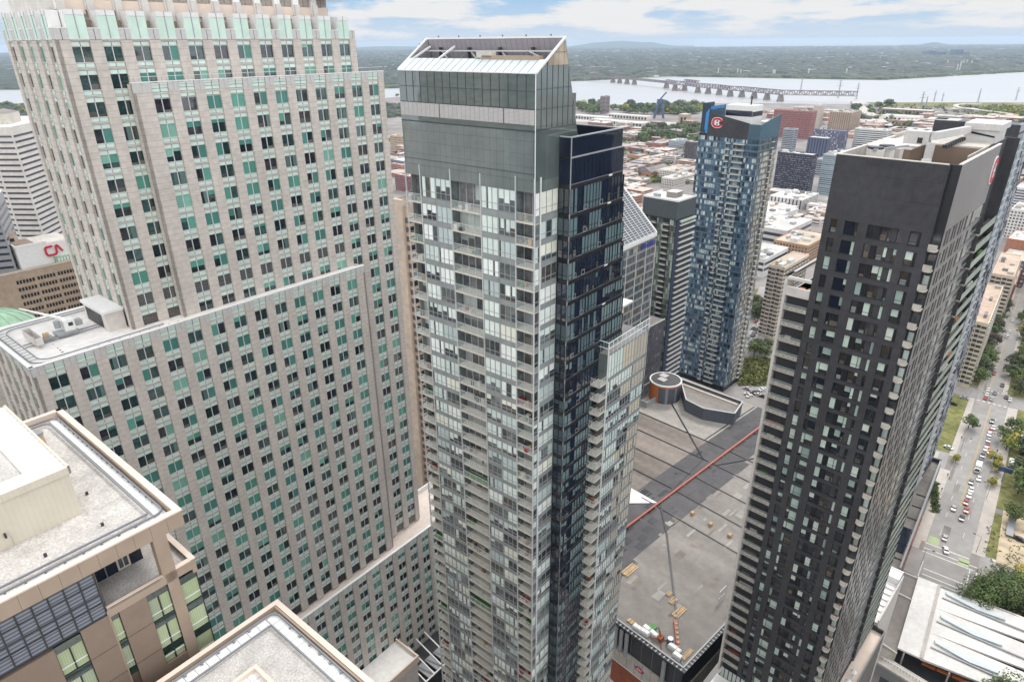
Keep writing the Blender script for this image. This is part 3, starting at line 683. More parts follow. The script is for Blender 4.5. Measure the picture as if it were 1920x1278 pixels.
# front wall with real openings: piers between columns, lintel bands between floors
edges = [1.34] + [e for c in COLS for e in c[:2]] + [15.7]
for i in range(0, len(edges), 2): FX.bar(wl, edges[i], edges[i + 1], 0, 155.3, -.7, 0, 'dark_brick')
for u0, u1, k in COLS:
    zt = 155.3
    for j, t in enumerate(RT):
        nx = RT[j + 1] if j + 1 < len(RT) else 0
        FX.bar(wl, u0, u1, nx if j + 1 < len(RT) else 0, t - WH, -.7, -.012, 'dark_brick')
FX.bar(wl, 1.34, 15.7, 155.3, 164.65, -.35, 0, 'dark_brick')
wl.box(X0 + .7, 143.9, 19.8, 34.0, 0, 155.2, 'dark_metal'); wl.box(X0 + .35, 131, 19.8, 33.7, 155.2, 158.8, 'dark_metal', top='membrane_light')
wl.box(X0 + .7, 143.9, 34.0, 37.6, 0, 142, 'dark_metal')
def owin(u0, u1, k, zt):
    def fn(mb, rnd=random.random()):
        rg = random.Random(rnd * 1e6); F = FX; d = -.32; z0 = zt - WH
        def pane(a, b, lt, split=True):
            F.quad(mb, a + .03, b - .03, z0 + .03, zt - .03, d, 'glass', jit(rg.choice(INK), .3))
            if lt:
                f = 1 if rg.random() < .6 else rg.uniform(.25, .8); F.quad(mb, a + .05, b - .05, zt - .05 - (WH - .1) * f, zt - .05, d + .012, 'blind_reflect', jit(rg.choice(MINT), .08))
            elif rg.random() < .6:
                q = rg.uniform(.2, .5); F.quad(mb, a + .1, b - .15, z0 + .06, z0 + WH * q, d + .008, 'blind_reflect', jit(rg.choice([(.08, .08, .07), (.20, .22, .21), (.12, .10, .08)]), .3))
            F.bar(mb, a - .03, a + .03, z0, zt, d, d + .07, 'dark_metal')
            if split: F.bar(mb, a, b, z0 + .52, z0 + .57, d, d + .06, 'dark_metal')
        L = rg.random() < .66
        if k == 1: pane(u0, u1, L)
        elif k == 2: pane(u0 + .45, u1, L); F.quad(mb, u0, u0 + .42, z0, zt, d + .05, 'navy_band')
        elif k == 3:
            if zt > 141: F.quad(mb, u0 + .55, u1, z0, zt, d + .05, 'navy_glass'); pane(u0, u0 + .52, L)
            else: pane(u0, u0 + 1.4, L); pane(u0 + 1.4, u1, rg.random() < .7)
        else:
            pane(u0, u0 + .5, L, False); F.quad(mb, u0 + .55, u0 + 1.3, z0, zt, d + .04, 'dark_brick'); pane(u0 + 1.3, u0 + 1.8, rg.random() < .4); pane(u0 + 1.8, u0 + 2.75, rg.random() < .55)
            F.quad(mb, u0 + 2.8, u0 + 3.6, z0, zt, d + .04, 'navy_band'); pane(u0 + 3.6, u1, rg.random() < .5, False)
        F.bar(mb, u0, u1, z0 - .0, z0 + .06, -.32, .03, 'dark_metal')
    return fn
for t in RT:
    for u0, u1, k in COLS: wn.append(item(FX, (u0 + u1) / 2, t - 1, owin(u0, u1, k, t)))
# corner recess with small balconies
wl.box(X0, X0 + 1.2, YC + 1.30, YC + 1.36, 0, 164.65, 'dark_brick'); wl.box(X0 + 1.2, X0 + 1.4, YC, YC + 1.34, 0, 164.6, 'navy_band')
for t in RT:
    def fb(mb, t=t, r=random.random()):
        rg = random.Random(r * 1e6); zb = t - WH - .1
        mb.prism([(X0 + 1.2, YC + .1), (X0 + 1.2, YC + 1.3), (X0 + .15, YC + 1.3), (X0 - .15, YC + .9), (X0 - .15, YC + .45), (X0 + .15, YC + .1)], zb - .22, zb, 'concrete')
        FX.bar(mb, .1, 1.25, zb + .02, zb + .82, -.04, .0, 'concrete'); FX.bar(mb, .1, 1.25, zb + .86, zb + .92, -.05, .03, 'dark_metal')
        FX.quad(mb, .15, 1.2, zb, t - .1, -1.15, 'glass', jit((.05, .06, .065), .4))
        if rg.random() < .6: FX.quad(mb, .3, 1.0, zb + .1, t - .3, -1.13, 'blind_reflect', jit((.40, .48, .45), .2))
        if rg.random() < .3: FX.bar(mb, .3, .7, zb, zb + .6, -.7, -.3, 'paint', (.4, .1, .05))
    bl.append(item(FX, .6, t - 1, fb))
# lower left wing: white frame, balconies
fr_ = MB()
FX.bar(fr_, 19.52, 19.95, 54, 145.0, -3.0, .12, 'concrete_light'); FX.bar(fr_, 15.72, 19.52, 141.85, 143.3, -.4, .10, 'concrete_light'); FX.bar(fr_, 15.72, 19.95, 144.55, 145.0, -.4, .12, 'concrete_light')
fr_.box(X0 - .1, X0 + 14, YC + 19.5, YC + 19.95, 144.5, 145.0, 'concrete_light'); fr_.box(X0 + 13.6, X0 + 14, YC + 15.7, YC + 19.5, 142, 145, 'concrete_light'); fr_.box(X0 + .4, X0 + 13.6, YC + 15.7, YC + 19.5, 141.6, 142.0, 'white_roof')
fr_.box(X0 + 9, X0 + 13, YC + 15.75, YC + 18, 142, 144.6, 'concrete_light')
E.part('concrete_frame', fr_)
fu = MB(); fu.box(X0 + 1.0, X0 + 3.2, YC + 16.4, YC + 17.0, 142, 142.6, 'timber'); fu.box(X0 + .7, X0 + 1.3, YC + 15.9, YC + 19, 142, 142.5, 'timber'); fu.box(X0 + 2.2, X0 + 3.6, YC + 17.6, YC + 18.6, 142, 142.4, 'orange_panel')
S_ = Thing('terrace_sofa', 'orange and timber corner sofa on the roof terrace beside the dark tower', 'sofa', FT, X0 + 2, YC + 17, 142); S_.part('seat', fu)
fu = MB(); fu.box(X0 + .9, X0 + 1.2, YC + 16.0, YC + 18.9, 142.5, 142.95, 'white_metal'); S_.part('cushion', fu)
zb = 139.6
while zb > 56:
    st_ = 2.85 if zb > 132 else 2.735
    def fb(mb, zb=zb, st_=st_, r=random.random()):
        rg = random.Random(r * 1e6); F = FX
        F.bar(mb, 15.75, 19.5, zb - .35, zb - .1, -2.2, -.02, 'concrete'); F.bar(mb, 15.75, 19.5, zb - .35, zb + .30, -.18, 0, 'balcony_conc')
        for q in range(4): F.bar(mb, 16.3 + q * .85, 16.4 + q * .85, zb - .05, zb + .16, .0, .03, 'dark_metal')
        F.bar(mb, 15.75, 19.5, zb + .85, zb + .90, -.08, -.02, 'dark_metal'); F.quad(mb, 15.75, 19.5, zb + .30, zb + .86, -.05, 'rail_glass')
        F.quad(mb, 15.75, 19.5, zb - .1, zb + st_ - .35, -2.0, 'navy_band')
        lt = rg.random() < .65; a = 17.0 + rg.uniform(-.2, .3)
        F.quad(mb, a, a + 1.5, zb, zb + st_ - .45, -1.97, 'blind_reflect' if lt else 'glass', jit((.36, .45, .43) if lt else (.05, .07, .075), .25)); F.bar(mb, a + .7, a + .76, zb, zb + st_ - .4, -1.97, -1.92, 'dark_metal')
        if rg.random() < .5: F.bar(mb, 16 + rg.random() * 2, 18.6 + rg.random() * .5, zb, zb + .5 + .3 * rg.random(), -1.2, -.6, 'paint', rg.choice([(.05, .05, .05), (.12, .12, .12), (.28, .06, .03), (.05, .12, .04), (.4, .38, .35)]))
    bl.append(item(FX, 17.6, zb + 1, fb)); zb -= st_
# right side: narrow windows in staggered columns, wide glass, then deep loggias
FY.bar(wl, 1.4, 27.0, 155.4, 164.6, -.35, 0, 'side_panel')
wl.box(X0 + 27, 143.9, YC + .3, YC + 1.4, 0, 150, 'navy_band')
for j, t in enumerate(RT):
    z0 = t - WH - .1; nx = RT[j + 1] if j + 1 < len(RT) else 0
    FY.bar(wl, 1.4, 27.0, z0 - (z0 - nx) * 1.0, z0, -.5, 0, 'side_panel')
    def fy(mb, t=t, z0=z0, j=j, r=random.random()):
        rg = random.Random(r * 1e6); F = FY
        F.quad(mb, 1.4, 27, z0, t, -.30, 'navy_band')
        u = 1.4; k = j % 2
        while u < 15.5:
            w = .55 if k % 2 else 1.25
            F.bar(mb, u, u + w, z0, t, -.3, -.002, 'side_panel'); u += w + (.95 if k % 2 else 1.2); k += 1
            F.quad(mb, u - .85, u - .15, z0 + .1, t - .1, -.28, 'glass', jit((.012, .014, .018), .3))
        for a, b in ((16.2, 19.0), (19.8, 26.4)):
            F.bar(mb, a - .45, a, z0, t, -.3, -.002, 'side_panel')
            F.quad(mb, a + .3, b, z0 + .06, t - .06, -.10, 'glass', jit((.20, .22, .20) if rg.random() < .6 else (.08, .09, .09), .2))
            F.bar(mb, a + .3, b, z0 + .9, z0 + .97, -.1, -.04, 'grey_metal')
    wn.append(item(FY, 14, t - 1, fy))
    def fl(mb, t=t, z0=z0, r=random.random()):
        rg = random.Random(r * 1e6)
        mb.box(X0 + 27.0, 143.9, YC - .55, YC + .5, z0 - .35, z0 - .1, 'slab_beige')
        mb.box(X0 + 27.0, 143.9, YC - .58, YC - .52, z0 - .3, z0 + .95, 'paint', jit((.30, .35, .29), .15)); mb.box(X0 + 27.0, 143.9, YC - .60, YC - .5, z0 + .95, z0 + 1.02, 'grey_metal')
        mb.box(X0 + 27, X0 + 27.2, YC - .5, YC + .3, z0, t + .5, 'dark_brick')
        if rg.random() < .5: mb.box(X0 + 29 + 6 * rg.random(), X0 + 30.2 + 6 * rg.random(), YC - .4, YC - .1, z0, z0 + 1.25, 'paint', rg.choice([(.5, .5, .48), (.1, .2, .05), (.05, .05, .05), (.5, .2, .08)]))
    if t < 154: bl.append((X0 + 32, YC, t - 1, fl))
wl.box(143.4, 144.0, YC - .6, 20, 0, 164.4, 'dark_brick'); wl.box(143.4, 144.0, 20, 34, 0, 164.4, 'concrete')
wl.box(130.4, 143.4, YC + 1.2, YC + 1.5, 150, 164.3, 'dark_brick')
# parapets round the open roof well
wl.box(X0 + .35, 131, 33.72, 34.05, 155.2, 164.65, 'concrete'); wl.box(131, 143.9, 33.7, 34.05, 155, 165, 'concrete')
for a in ((X0 - .03, X0 + .38, YC + 1.3, 34.08), (X0 + 1.15, 131.1, YC - .04, YC + .38), (X0 + .38, 131, 33.68, 34.08)): wl.box(*a, 164.66, 164.78, 'concrete_light')
wl.box(X0 + 1.38, 131, YC + .36, YC + .5, 158.8, 164.6, 'concrete')
E.part('wall', wl)
rf = MB()
rf.box(116.5, 127, 27.6, 33.5, 158.8, 164.5, 'brown_panel', top='white_roof'); rf.box(116.3, 127.2, 27.4, 33.7, 164.5, 164.7, 'concrete_light')
rf.box(116.5, 131, 19.8, 20.0, 158.8, 164.4, 'concrete'); rf.box(124.5, 124.8, 20, 27.4, 158.8, 164.5, 'brown_panel')
rf.box(127.2, 143.8, 20, 33.5, 158.8, 164.4, 'concrete_light', top='concrete')
for k in range(3): rf.box(118, 124.4, 20.02, 20.2, 160 + k * 1.6, 160.2 + k * 1.6, 'grey_metal')
rf.box(110, 123, 19.4, 27, 158.8, 159.0, 'membrane_light')
for k in range(5): rf.box(108 + k * 2.4, 109 + k * 2.4, 21 + k % 3, 22.2 + k % 3, 159, 159.9, 'grey_metal')
rf.box(118, 121, 24, 25.5, 159, 160.6, 'concrete_light'); E.part('plant_room', rf)
ct = MB()
for k, (x, y) in enumerate(((108.5, 30.2), (111.5, 29.6))):
    ct.tube((x, y, 158.9), (x, y, 165.3), 1.2, 1.2, 'concrete_light', n=14); ct.tube((x, y, 165.3), (x, y, 165.6), 1.05, 1.05, 'dark_metal', n=14)
ct.box(106, 107, 31, 33, 158.9, 163.4, 'concrete_light'); ct.box(112.8, 114.6, 28, 31, 158.9, 165.0, 'concrete_light'); ct.beam((107, 30, 165.3), (114, 27.4, 165.4), .3, .3, 'grey_metal'); E.part('cooling_unit', ct)
wt = MB(); pa = FT.onx(1806, 258, 134.0); pb = FT.onx(1868, 262, 134.0); y1_, y0_ = pa[1], pb[1]; z1_ = FT.onx(1806, 229, 134.0)[2]; z0_ = pa[2]
wt.box(134, 141, y0_, y1_, 160, z1_ - 1.0, 'panel_grey'); wt.prism([(133.6, y0_ - .4), (141.4, y0_ - .4), (141.4, y1_ + .2), (133.6, y1_ + .2)], z1_ - 1.0, z1_, 'panel_grey', top='white_roof')
wt.prism([(133.9, y0_ + .3), (133.99, y0_ + .3), (133.99, y1_ - .1), (133.9, y1_ - .1)], [z0_ + .3, z0_ + .3, z0_ + .9, z0_ + .9], [z1_ - 1.9, z1_ - 1.9, z1_ - 1.2, z1_ - 1.2], 'navy_glass'); E.part('penthouse', wt)
m0 = FT.onx(1741, 290, 117); b0 = FT.onx(1712, 250, 119); b1 = FT.onx(1812, 238, 134); h0 = FT.onx(1741, 268, 117)[2]
gc = Thing('maintenance_crane', 'white box-beam maintenance crane with upright mast on the dark tower roof', 'crane', FT, 117, m0[1], 158.8)
gm = MB(); gm.box(116.5, 117.4, m0[1] - .5, m0[1] + .5, 158.8, h0, 'panel_grey'); gm.box(116.2, 117.7, m0[1] - .9, m0[1] + .9, 158.8, 160.4, 'grey_metal'); gm.box(116.1, 116.5, m0[1] - .7, m0[1] + .6, 162.6, 163.4, 'white_metal'); gc.part('mast', gm)
gm = MB(); gm.box(117.6, 119.4, m0[1] + .6, b0[1] + .8, b0[2] - 1.4, b0[2] + .5, 'panel_grey'); gm.box(117.55, 117.6, m0[1] + 1.4, m0[1] + 2.1, b0[2] - 1.2, b0[2] - .4, 'dark_metal'); gm.beam((117.5, m0[1], b0[2] + .0), (133.4, b1[1] - .6, b1[2] - .3), .8, 1.1, 'panel_grey'); gc.part('boom', gm)
gm = MB()
for k in range(9): gm.box(120 + k * 1.4, 120.6 + k * 1.4, m0[1] - 1.6, m0[1] - .9, 164.7, 165.2, 'dark_metal')
gc.part('counterweight', gm)
E.cells('window', wn, 100); E.cells('balcony', bl, 100)
# the club emblem on the side wall: a red rounded C with white edge and a white H inside
def emblem(name, parent, P, sx, sz):
    """P(u, v, d) -> point; u across, v up, emblem about 2 by 1.4 before scaling"""
    def ring(mb, ro, ri, w, gap, d0, m):
        pts = []; n = 30; a0 = math.radians(gap); a1 = math.radians(360 - gap)
        for i in range(n + 1):
            a = a0 + (a1 - a0) * i / n; pts.append((math.copysign(abs(math.cos(a)) ** .8, math.cos(a)), math.copysign(abs(math.sin(a)) ** .8, math.sin(a))))
        for i in range(n):
            (ca, sa), (cb, sb) = pts[i], pts[i + 1]
            q = [(ca * ro * sx, sa * ro * sz), (cb * ro * sx, sb * ro * sz), (cb * ri * sx * .93, sb * ri * sz * .86), (ca * ri * sx * .93, sa * ri * sz * .86)]
            mb.face([P(u, v, d0) for u, v in q], m)
            mb.face([P(q[0][0], q[0][1], 0), P(q[1][0], q[1][1], 0), P(q[1][0], q[1][1], d0), P(q[0][0], q[0][1], d0)], m)
    mb = MB()
    ring(mb, 1.0, .50, 0, 25, .16, 'logo_white'); ring(mb, .92, .60, 0, 27, .20, 'logo_red')
    for (u0, u1, v0, v1) in ((-.34, -.14, -.38, .38), (.14, .34, -.38, .38), (-.14, .14, -.09, .09)):
        mb.face([P(u0 * sx, v0 * sz, .22), P(u1 * sx, v0 * sz, .22), P(u1 * sx, v1 * sz, .22), P(u0 * sx, v1 * sz, .22)], 'logo_white')
    for (u0, u1, v0, v1) in ((.80, 1.02, .28, .62), (.80, 1.02, -.62, -.28)):
        mb.face([P(u0 * sx, v0 * sz, .205), P(u1 * sx, v0 * sz, .205), P(u1 * sx, v1 * sz, .205), P(u0 * sx, v1 * sz, .205)], 'logo_red')
    parent.part(name, mb)
emblem('emblem', E, lambda u, v, d: (129.7 + u, YC - .02 - d, 160.8 + v), 1.5, 2.2)
# podium terraces at its foot
pd = MB()
pd.box(144.1, 164, 17.2, 40, 0, 51.6, 'concrete', top='white_roof'); pd.box(144.1, 164, 16.9, 17.2, 0, 52.5, 'concrete_light'); pd.box(163.8, 164.2, 17.2, 24, 51.6, 53.6, 'white_metal'); pd.box(160.5, 163.8, 17.3, 21, 51.65, 53.4, 'white_metal')
pd.box(116, 143.9, 15.4, 18.2, 0, 49.4, 'concrete', top='beige_coping'); pd.box(116, 143.9, 15.1, 15.4, 0, 50.2, 'grey_brick'); pd.box(143.6, 144.0, 15.4, 18.2, 49.4, 50.6, 'dark_metal')
pd.box(98.6, 104.0, 18.4, 38.2, 0, 52.6, 'concrete_light', top='white_roof'); pd.box(98.2, 98.6, 18.4, 39.9, 30, 53.2, 'white_metal'); pd.box(98.4, 112, 38.3, 39.9, 0, 51, 'navy_band')
for k in range(5): pd.box(104.02, 104.06, 33.2 + k * .9, 33.9 + k * .9, 52.7, 55.4, 'panel_green', (.45, .50, .48))
E.part('podium', pd)
for k in range(5):
    L_ = Thing('sun_lounger', 'white sun lounger in a row on the terrace at the foot of the dark tower', 'sun lounger', FT, 148 + k * 2.4, 18.2, 51.6, 'loungers on the tower terrace')
    x = 148 + k * 2.4; mb = MB(); mb.box(x, x + .9, 17.6, 19.2, 51.75, 51.95, 'white_metal'); mb.prism([(x, 19.0), (x + .9, 19.0), (x + .9, 19.5), (x, 19.5)], 51.9, [51.95, 51.95, 52.5, 52.5], 'white_metal'); L_.part('seat', mb)
for k in range(3):
    x = 120 + k * 3.4; P_ = Thing('patio_umbrella', 'closed white parasol on the narrow ledge at the foot of the dark tower', 'umbrella', FT, x, 16.7, 49.4, 'parasols on the tower ledge')
    mb = MB(); mb.tube((x, 16.7, 49.4), (x, 16.7, 51.3), .06, .06, 'grey_metal'); P_.part('pole', mb); mb = MB(); mb.tube((x, 16.7, 50.9), (x, 16.7, 51.6), .75, .05, 'white_metal', n=10); P_.part('canopy', mb)
# ================================================================== near brown block (bottom left)
B = Thing('hotel_block', 'beige and brown panelled block with gravel roof and curtained windows, bottom left foreground', 'building', FG, 8, 66, 0)
FB = Face(0, 53.2, 1, 0, 0, -1)                         # u = p
b = MB()
b.box(-22, 14.4, 57.5, 83, 135.4, 141.2, 'brown_panel', top='gravel'); b.box(-22, 10.1, 53.75, 57.5, 135.4, 141.2, 'brown_panel', top='gravel'); b.box(10.1, 17.2, 53.75, 57.5, 140.35, 141.2, 'brown_panel', top='gravel'); b.box(14.4, 17.2, 57.5, 83, 140.35, 141.2, 'brown_panel', top='gravel'); b.box(-22, 17.3, 53.75, 83, 100, 135.4, 'brown_panel', top='gravel')
B.part('wall', b)
b = MB()                                               # fascia with panel joints, coping, inner upstand
n = 14
for i in range(26):
    u1 = 17.67 - i * 1.42; u0 = u1 - 1.40
    FB.bar(b, u0, u1, 140.35, 141.9, -.5, 0, 'beige_panel')
b.box(17.2, 17.68, 53.25, 82, 140.3, 141.9, 'beige_panel')
b.box(-22, 17.72, 53.15, 53.75, 141.9, 142.05, 'beige_coping'); b.box(17.12, 17.72, 53.75, 82, 141.9, 142.05, 'beige_coping'); b.box(-22, 17.7, 81.4, 82, 141.2, 142.05, 'beige_coping')
b.box(17.02, 17.12, 53.8, 81.4, 141.2, 141.95, 'beige_panel')
B.part('fascia', b)
b = MB()
for i in range(24):
    y = 54.7 + i * 1.1; b.box(16.05, 16.9, y, y + 1.06, 141.2, 141.42, 'white_metal')
for i in range(30): x = 15.0 - i * 1.1; b.box(x, x + 1.06, 53.8, 54.55, 141.2, 141.42, 'white_metal')
b.box(16.0, 17.0, 53.8, 54.7, 141.2, 141.42, 'white_metal')
B.part('gutter_tray', b)
b = MB()
def railpair(pts, z):
    b.path([(x, y, z) for x, y in pts], .15, .15, 'pipe_grey')
arc = lambda cx, cy, r, a0, a1: [(cx + r * math.cos(math.radians(a0 + (a1 - a0) * k / 6)), cy + r * math.sin(math.radians(a0 + (a1 - a0) * k / 6))) for k in range(7)]
railpair([(-22, 54.75)] + arc(16.0, 55.55, .8, -90, 0)[:] + [(16.8, 80)] + arc(16, 80.2, .8, 0, 90) + [(13.2, 81.0)], 141.62); railpair([(-22, 55.6)] + [(15.6, 55.6), (15.8, 55.8), (15.8, 79.6)] + arc(15, 79.6, .8, 0, 90) + [(13.4, 80.4)], 141.55)
for i in range(20): b.box(16.66, 16.95, 57 + i * 1.25, 57.16 + i * 1.25, 141.2, 141.6, 'pipe_grey')
for i in range(24): b.box(14.2 - i * 1.4, 14.36 - i * 1.4, 54.65, 54.9, 141.2, 141.6, 'pipe_grey')
for (x, y) in ((12.6, 57.6), (8, 57.2), (13.5, 63.5)): b.tube((x, y, 141.2), (x, y, 141.5), .13, .13, 'dark_metal', n=8)
B.part('guard_pipe', b)
b = MB()                                               # cream lift house with its own white roof
b.box(-12, 12.15, 60.9, 78, 141.2, 146.0, 'cream_panel', top='gravel'); b.box(9.4, 12.3, 60.75, 78, 146, 146.15, 'white_metal'); b.box(-12, 9.4, 60.75, 63.0, 146, 146.15, 'white_metal')
for i in range(16): b.box(9.4, 12.3, 61.6 + i * 1.0, 61.63 + i * 1.0, 146.15, 146.17, 'grey_metal')
for a in ((12.15, 12.34, 60.72, 78),): b.box(*a, 145.6, 146.3, 'cream_panel')
b.box(-12, 12.34, 60.72, 60.9, 145.6, 146.3, 'cream_panel'); b.box(6.4, 6.55, 60.6, 60.9, 142.3, 142.7, 'dark_metal'); b.box(6.8, 6.83, 60.7, 60.76, 141.3, 142.2, 'grey_metal')
B.part('lift_house', b)
b = MB(); b.tube((13.3, 73, 141.2), (13.2, 73, 144.2), .42, .40, 'timber', n=12); b.tube((13.2, 73, 144.2), (13.2, 73, 144.5), .46, .46, 'grey_metal', n=12); b.beam((13.2, 73, 143.6), (12.4, 72.2, 143.9), .08, .08, 'dark_metal'); B.part('flue', b)
# front elevation below the fascia
b = MB()
for (u0, u1, z0, z1) in ((10.0, 17.3, 135.3, 136.3), (14.95, 15.95, 100, 140.35), (9.9, 10.05, 126, 136), (10.75, 13.0, 118, 135.3), (7.75, 9.95, 118, 135.6), (-6, 5.7, 118, 135.3)):
    FB.bar(b, u0, u1, z0, z1, -.5, 0, 'brown_panel' if z1 < 136 else 'beige_panel')
FB.bar(b, 14.78, 15.9, 136.05, 140.35, -.9, -.02, 'beige_panel'); FB.bar(b, 13.0, 14.95, 118, 126.7, -.4, -.0, 'brown_panel')
for u in (10.75, 7.75, -1.2, 2.2):
    for z in (132.2, 128.9, 125.6): FB.bar(b, u, u + 2.2, z, z + .05, 0, .012, 'dark_metal')
b.box(10.1, 17.3, 53.75, 60.5, 135.41, 136.0, 'brown_panel', top='gravel')
b.box(17.3, 17.7, 53.2, 66, 134.8, 136.35, 'beige_panel'); b.box(17.25, 17.75, 53.15, 66, 136.35, 136.45, 'beige_coping'); b.box(15.9, 17.25, 53.15, 53.6, 136.3, 136.42, 'beige_coping')
b.box(10.0, 14.8, 53.2, 53.5, 136.05, 136.35, 'beige_coping')
B.part('front_panel', b)
b = MB(); b.box(10.1, 14.8, 57.4, 57.5, 136, 140.3, 'navy_glass'); b.box(10.05, 10.15, 53.8, 57.4, 136, 140.3, 'navy_band'); FBb = Face(0, 57.4, 1, 0, 0, -1)
FBb.bar(b, 12.6, 13.7, 136.1, 139.6, 0, .1, 'cream_panel'); FBb.bar(b, 12.75, 13.55, 136.3, 139.4, .1, .12, 'glass', (.06, .07, .08)); FBb.bar(b, 13.1, 13.18, 136.3, 139.4, .12, .16, 'cream_panel')
for u in (10.6, 11.6): FBb.bar(b, u, u + .08, 136, 140, 0, .08, 'pipe_grey')
b.box(10.1, 17, 53.7, 57.4, 140.28, 140.34, 'dark_metal'); B.part('terrace_door', b)
b = MB(); FB.bar(b, -14, 9.9, 135.6, 140.3, -.3, -.12, 'louver_blue')
for i in range(19): u = 9.9 - i * 1.12; FB.bar(b, u - .06, u + .06, 135.6, 140.3, -.15, -.04, 'dark_metal')
for z in (135.6, 137.0, 137.9, 139.2, 140.25): FB.bar(b, -14, 9.9, z, z + .08, -.15, -.05, 'dark_metal')
B.part('louver', b)
GRN = [(.40, .47, .29), (.46, .53, .34), (.37, .43, .30)]
def cwin(F, u0, u1, z0, z1, n=2):
    b = MB(); w = (u1 - u0) / n; cu = []
    F.bar(b, u0, u1, z0, z1, -.5, -.3, 'glass', (.012, .03, .028))
    z = z1
    hs = [(.75, 'd'), (2.5, 'c'), (.85, 'd'), (2.6, 'c'), (.8, 'd'), (2.6, 'c')]
    for h, k in hs:
        if z <= z0: break
        zb_ = max(z0, z - h)
        if k == 'c':
            for i in range(n):
                q = MB(); F.bar(q, u0 + i * w + .06, u0 + (i + 1) * w - .06, zb_ + .06, z - .04, -.30, -.26, 'curtain', jit(random.choice(GRN), .08)); cu.append(q); F.bar(b, u0 + i * w - .03, u0 + i * w + .05, zb_, z, -.3, -.16, 'navy_band')
            F.bar(b, u0, u1, zb_ + .75, zb_ + .82, -.28, -.16, 'white_metal')
        else: F.bar(b, u0, u1, zb_, z, -.3, -.18, 'glass', (.012, .032, .028))
        z = zb_
    F.bar(b, u1 - .06, u1, z0, z1, -.3, -.14, 'navy_band')
    o = B.part('window', b)
    for q in cu: B.part('curtain', q, parent=o)
cwin(FB, 13.0, 14.95, 126.7, 135.2); cwin(FB, 15.95, 17.6, 124.5, 134.9, 1); cwin(FB, 10.02, 10.75, 128, 135.4, 1); cwin(FB, 5.7, 7.75, 126, 135.3)
# ================================================================== second near roof (bottom)
zz = 128.0; cx, cy = 25.3, 53.5
R2 = Thing('lower_block', 'pale gravel roof of a beige block with a raised skylight curb, bottom edge foreground', 'building', FG, 16, 46, 0)
x0, y1 = 23.53, 50.93
# the corner seen in the photo points away from the camera: the roof spreads towards it
b = MB(); b.box(-6, x0 - .5, 20, y1 - .5, 90, zz - .7, 'beige_panel', top='gravel'); R2.part('wall', b)
b = MB(); b.box(x0 - .55, x0, 20, y1, 92, zz, 'beige_panel', top='beige_coping'); b.box(-6, x0 - .55, y1 - .55, y1, 92, zz, 'beige_panel', top='beige_coping')
b.box(x0 - .75, x0 - .55, 20, y1 - .55, zz - .72, zz - .1, 'beige_panel'); R2.part('parapet', b)
b = MB()
for i in range(28): b.box(x0 - 2.0, x0 - 1.0, y1 - 2.1 - i * 1.05, y1 - 1.1 - i * 1.05, zz - .7, zz - .48, 'white_metal')
for i in range(28): b.box(x0 - 3.1 - i * 1.05, x0 - 2.1 - i * 1.05, y1 - 1.9, y1 - 1.0, zz - .7, zz - .48, 'white_metal')
R2.part('gutter_tray', b)
b = MB()
railpair([(x0 - .95, 20), (x0 - .95, y1 - 1.9)] + arc(x0 - 1.9, y1 - 1.85, .95, 0, 90) + [(-6, y1 - .9)], zz - .3); railpair([(x0 - 2.15, 20), (x0 - 2.15, y1 - 2.3), (x0 - 2.3, y1 - 2.15), (-6, y1 - 2.15)], zz - .35)
for i in range(18): b.box(x0 - 1.25, x0 - .9, y1 - 4 - i * 1.6, y1 - 3.8 - i * 1.6, zz - .7, zz - .3, 'pipe_grey'); b.box(x0 - 4 - i * 1.6, x0 - 3.8 - i * 1.6, y1 - 1.2, y1 - .9, zz - .7, zz - .3, 'pipe_grey')
R2.part('guard_pipe', b)
b = MB(); ex, ey = x0 - 5.6, y1 - 5.2
b.box(ex - .35, ex, 22, ey, zz - .7, zz - .1, 'beige_coping'); b.box(4, ex - .35, ey - .35, ey, zz - .7, zz - .1, 'beige_coping'); b.box(4, ex - .35, 22, ey - .35, zz - .7, zz - .55, 'white_roof')
for i in range(12): b.box(4, ex - .36, ey - 1.2 - i * .8, ey - 1.17 - i * .8, zz - .55, zz - .53, 'grey_metal'); b.box(ex - 1.2 - i * .9, ex - 1.17 - i * .9, 22, ey - .36, zz - .55, zz - .528, 'grey_metal')
R2.part('roof_curb', b)
# ================================================================== arena with the flat hipped roof
AX0, AX1, AY0, AY1, AZ = 103.2, 230.0, 52.3, 138.0, 45.0
A_ = Thing('arena', 'large sports arena with grey patched membrane roof and round drum between the towers', 'arena', FR, 166, 95, 0)
def rz(x, y): return AZ + 1.0 * max(0, min((x - AX0) / 44, (AX1 - x) / 43, (y - AY0) / 41, (AY1 - y) / 44, 1))
zA1 = FR.onx(1000 + 870 / 5.818, 1060 + 825 / 5.818, AX0)[2]; zA2 = FR.onx(1000 + 865 / 5.818, 1060 + 985 / 5.818, AX0)[2]
w_ = MB()
w_.box(AX0, AX1, AY0, AY1, zA1, AZ - .4, 'dark_metal'); w_.box(AX0 - .5, AX1, AY0 - .3, AY1, zA2, zA1, 'concrete'); w_.box(AX0 - .2, AX1, AY0 - .1, AY1, 0, zA2, 'brick_red')
for i in range(12): w_.box(AX0 - .06, AX0, AY0 + 2 + i * 3.2, AY0 + 2.08 + i * 3.2, zA1 + .3, AZ - .6, 'pipe_grey')
for i in range(30): w_.box(AX0 - .53, AX0 - .5, AY0 + 1 + i * 2.4, AY0 + 1.05 + i * 2.4, zA2, zA1, 'dark_metal')
w_.box(AX0 - .55, AX0 - .5, AY0 - .3, AY0 + 60, zA2 - .05, zA2 + .25, 'white_metal')
A_.part('wall', w_)
r_ = MB(); S = 2.0
nx, ny = int((AX1 - AX0) / S), int((AY1 - AY0) / S)
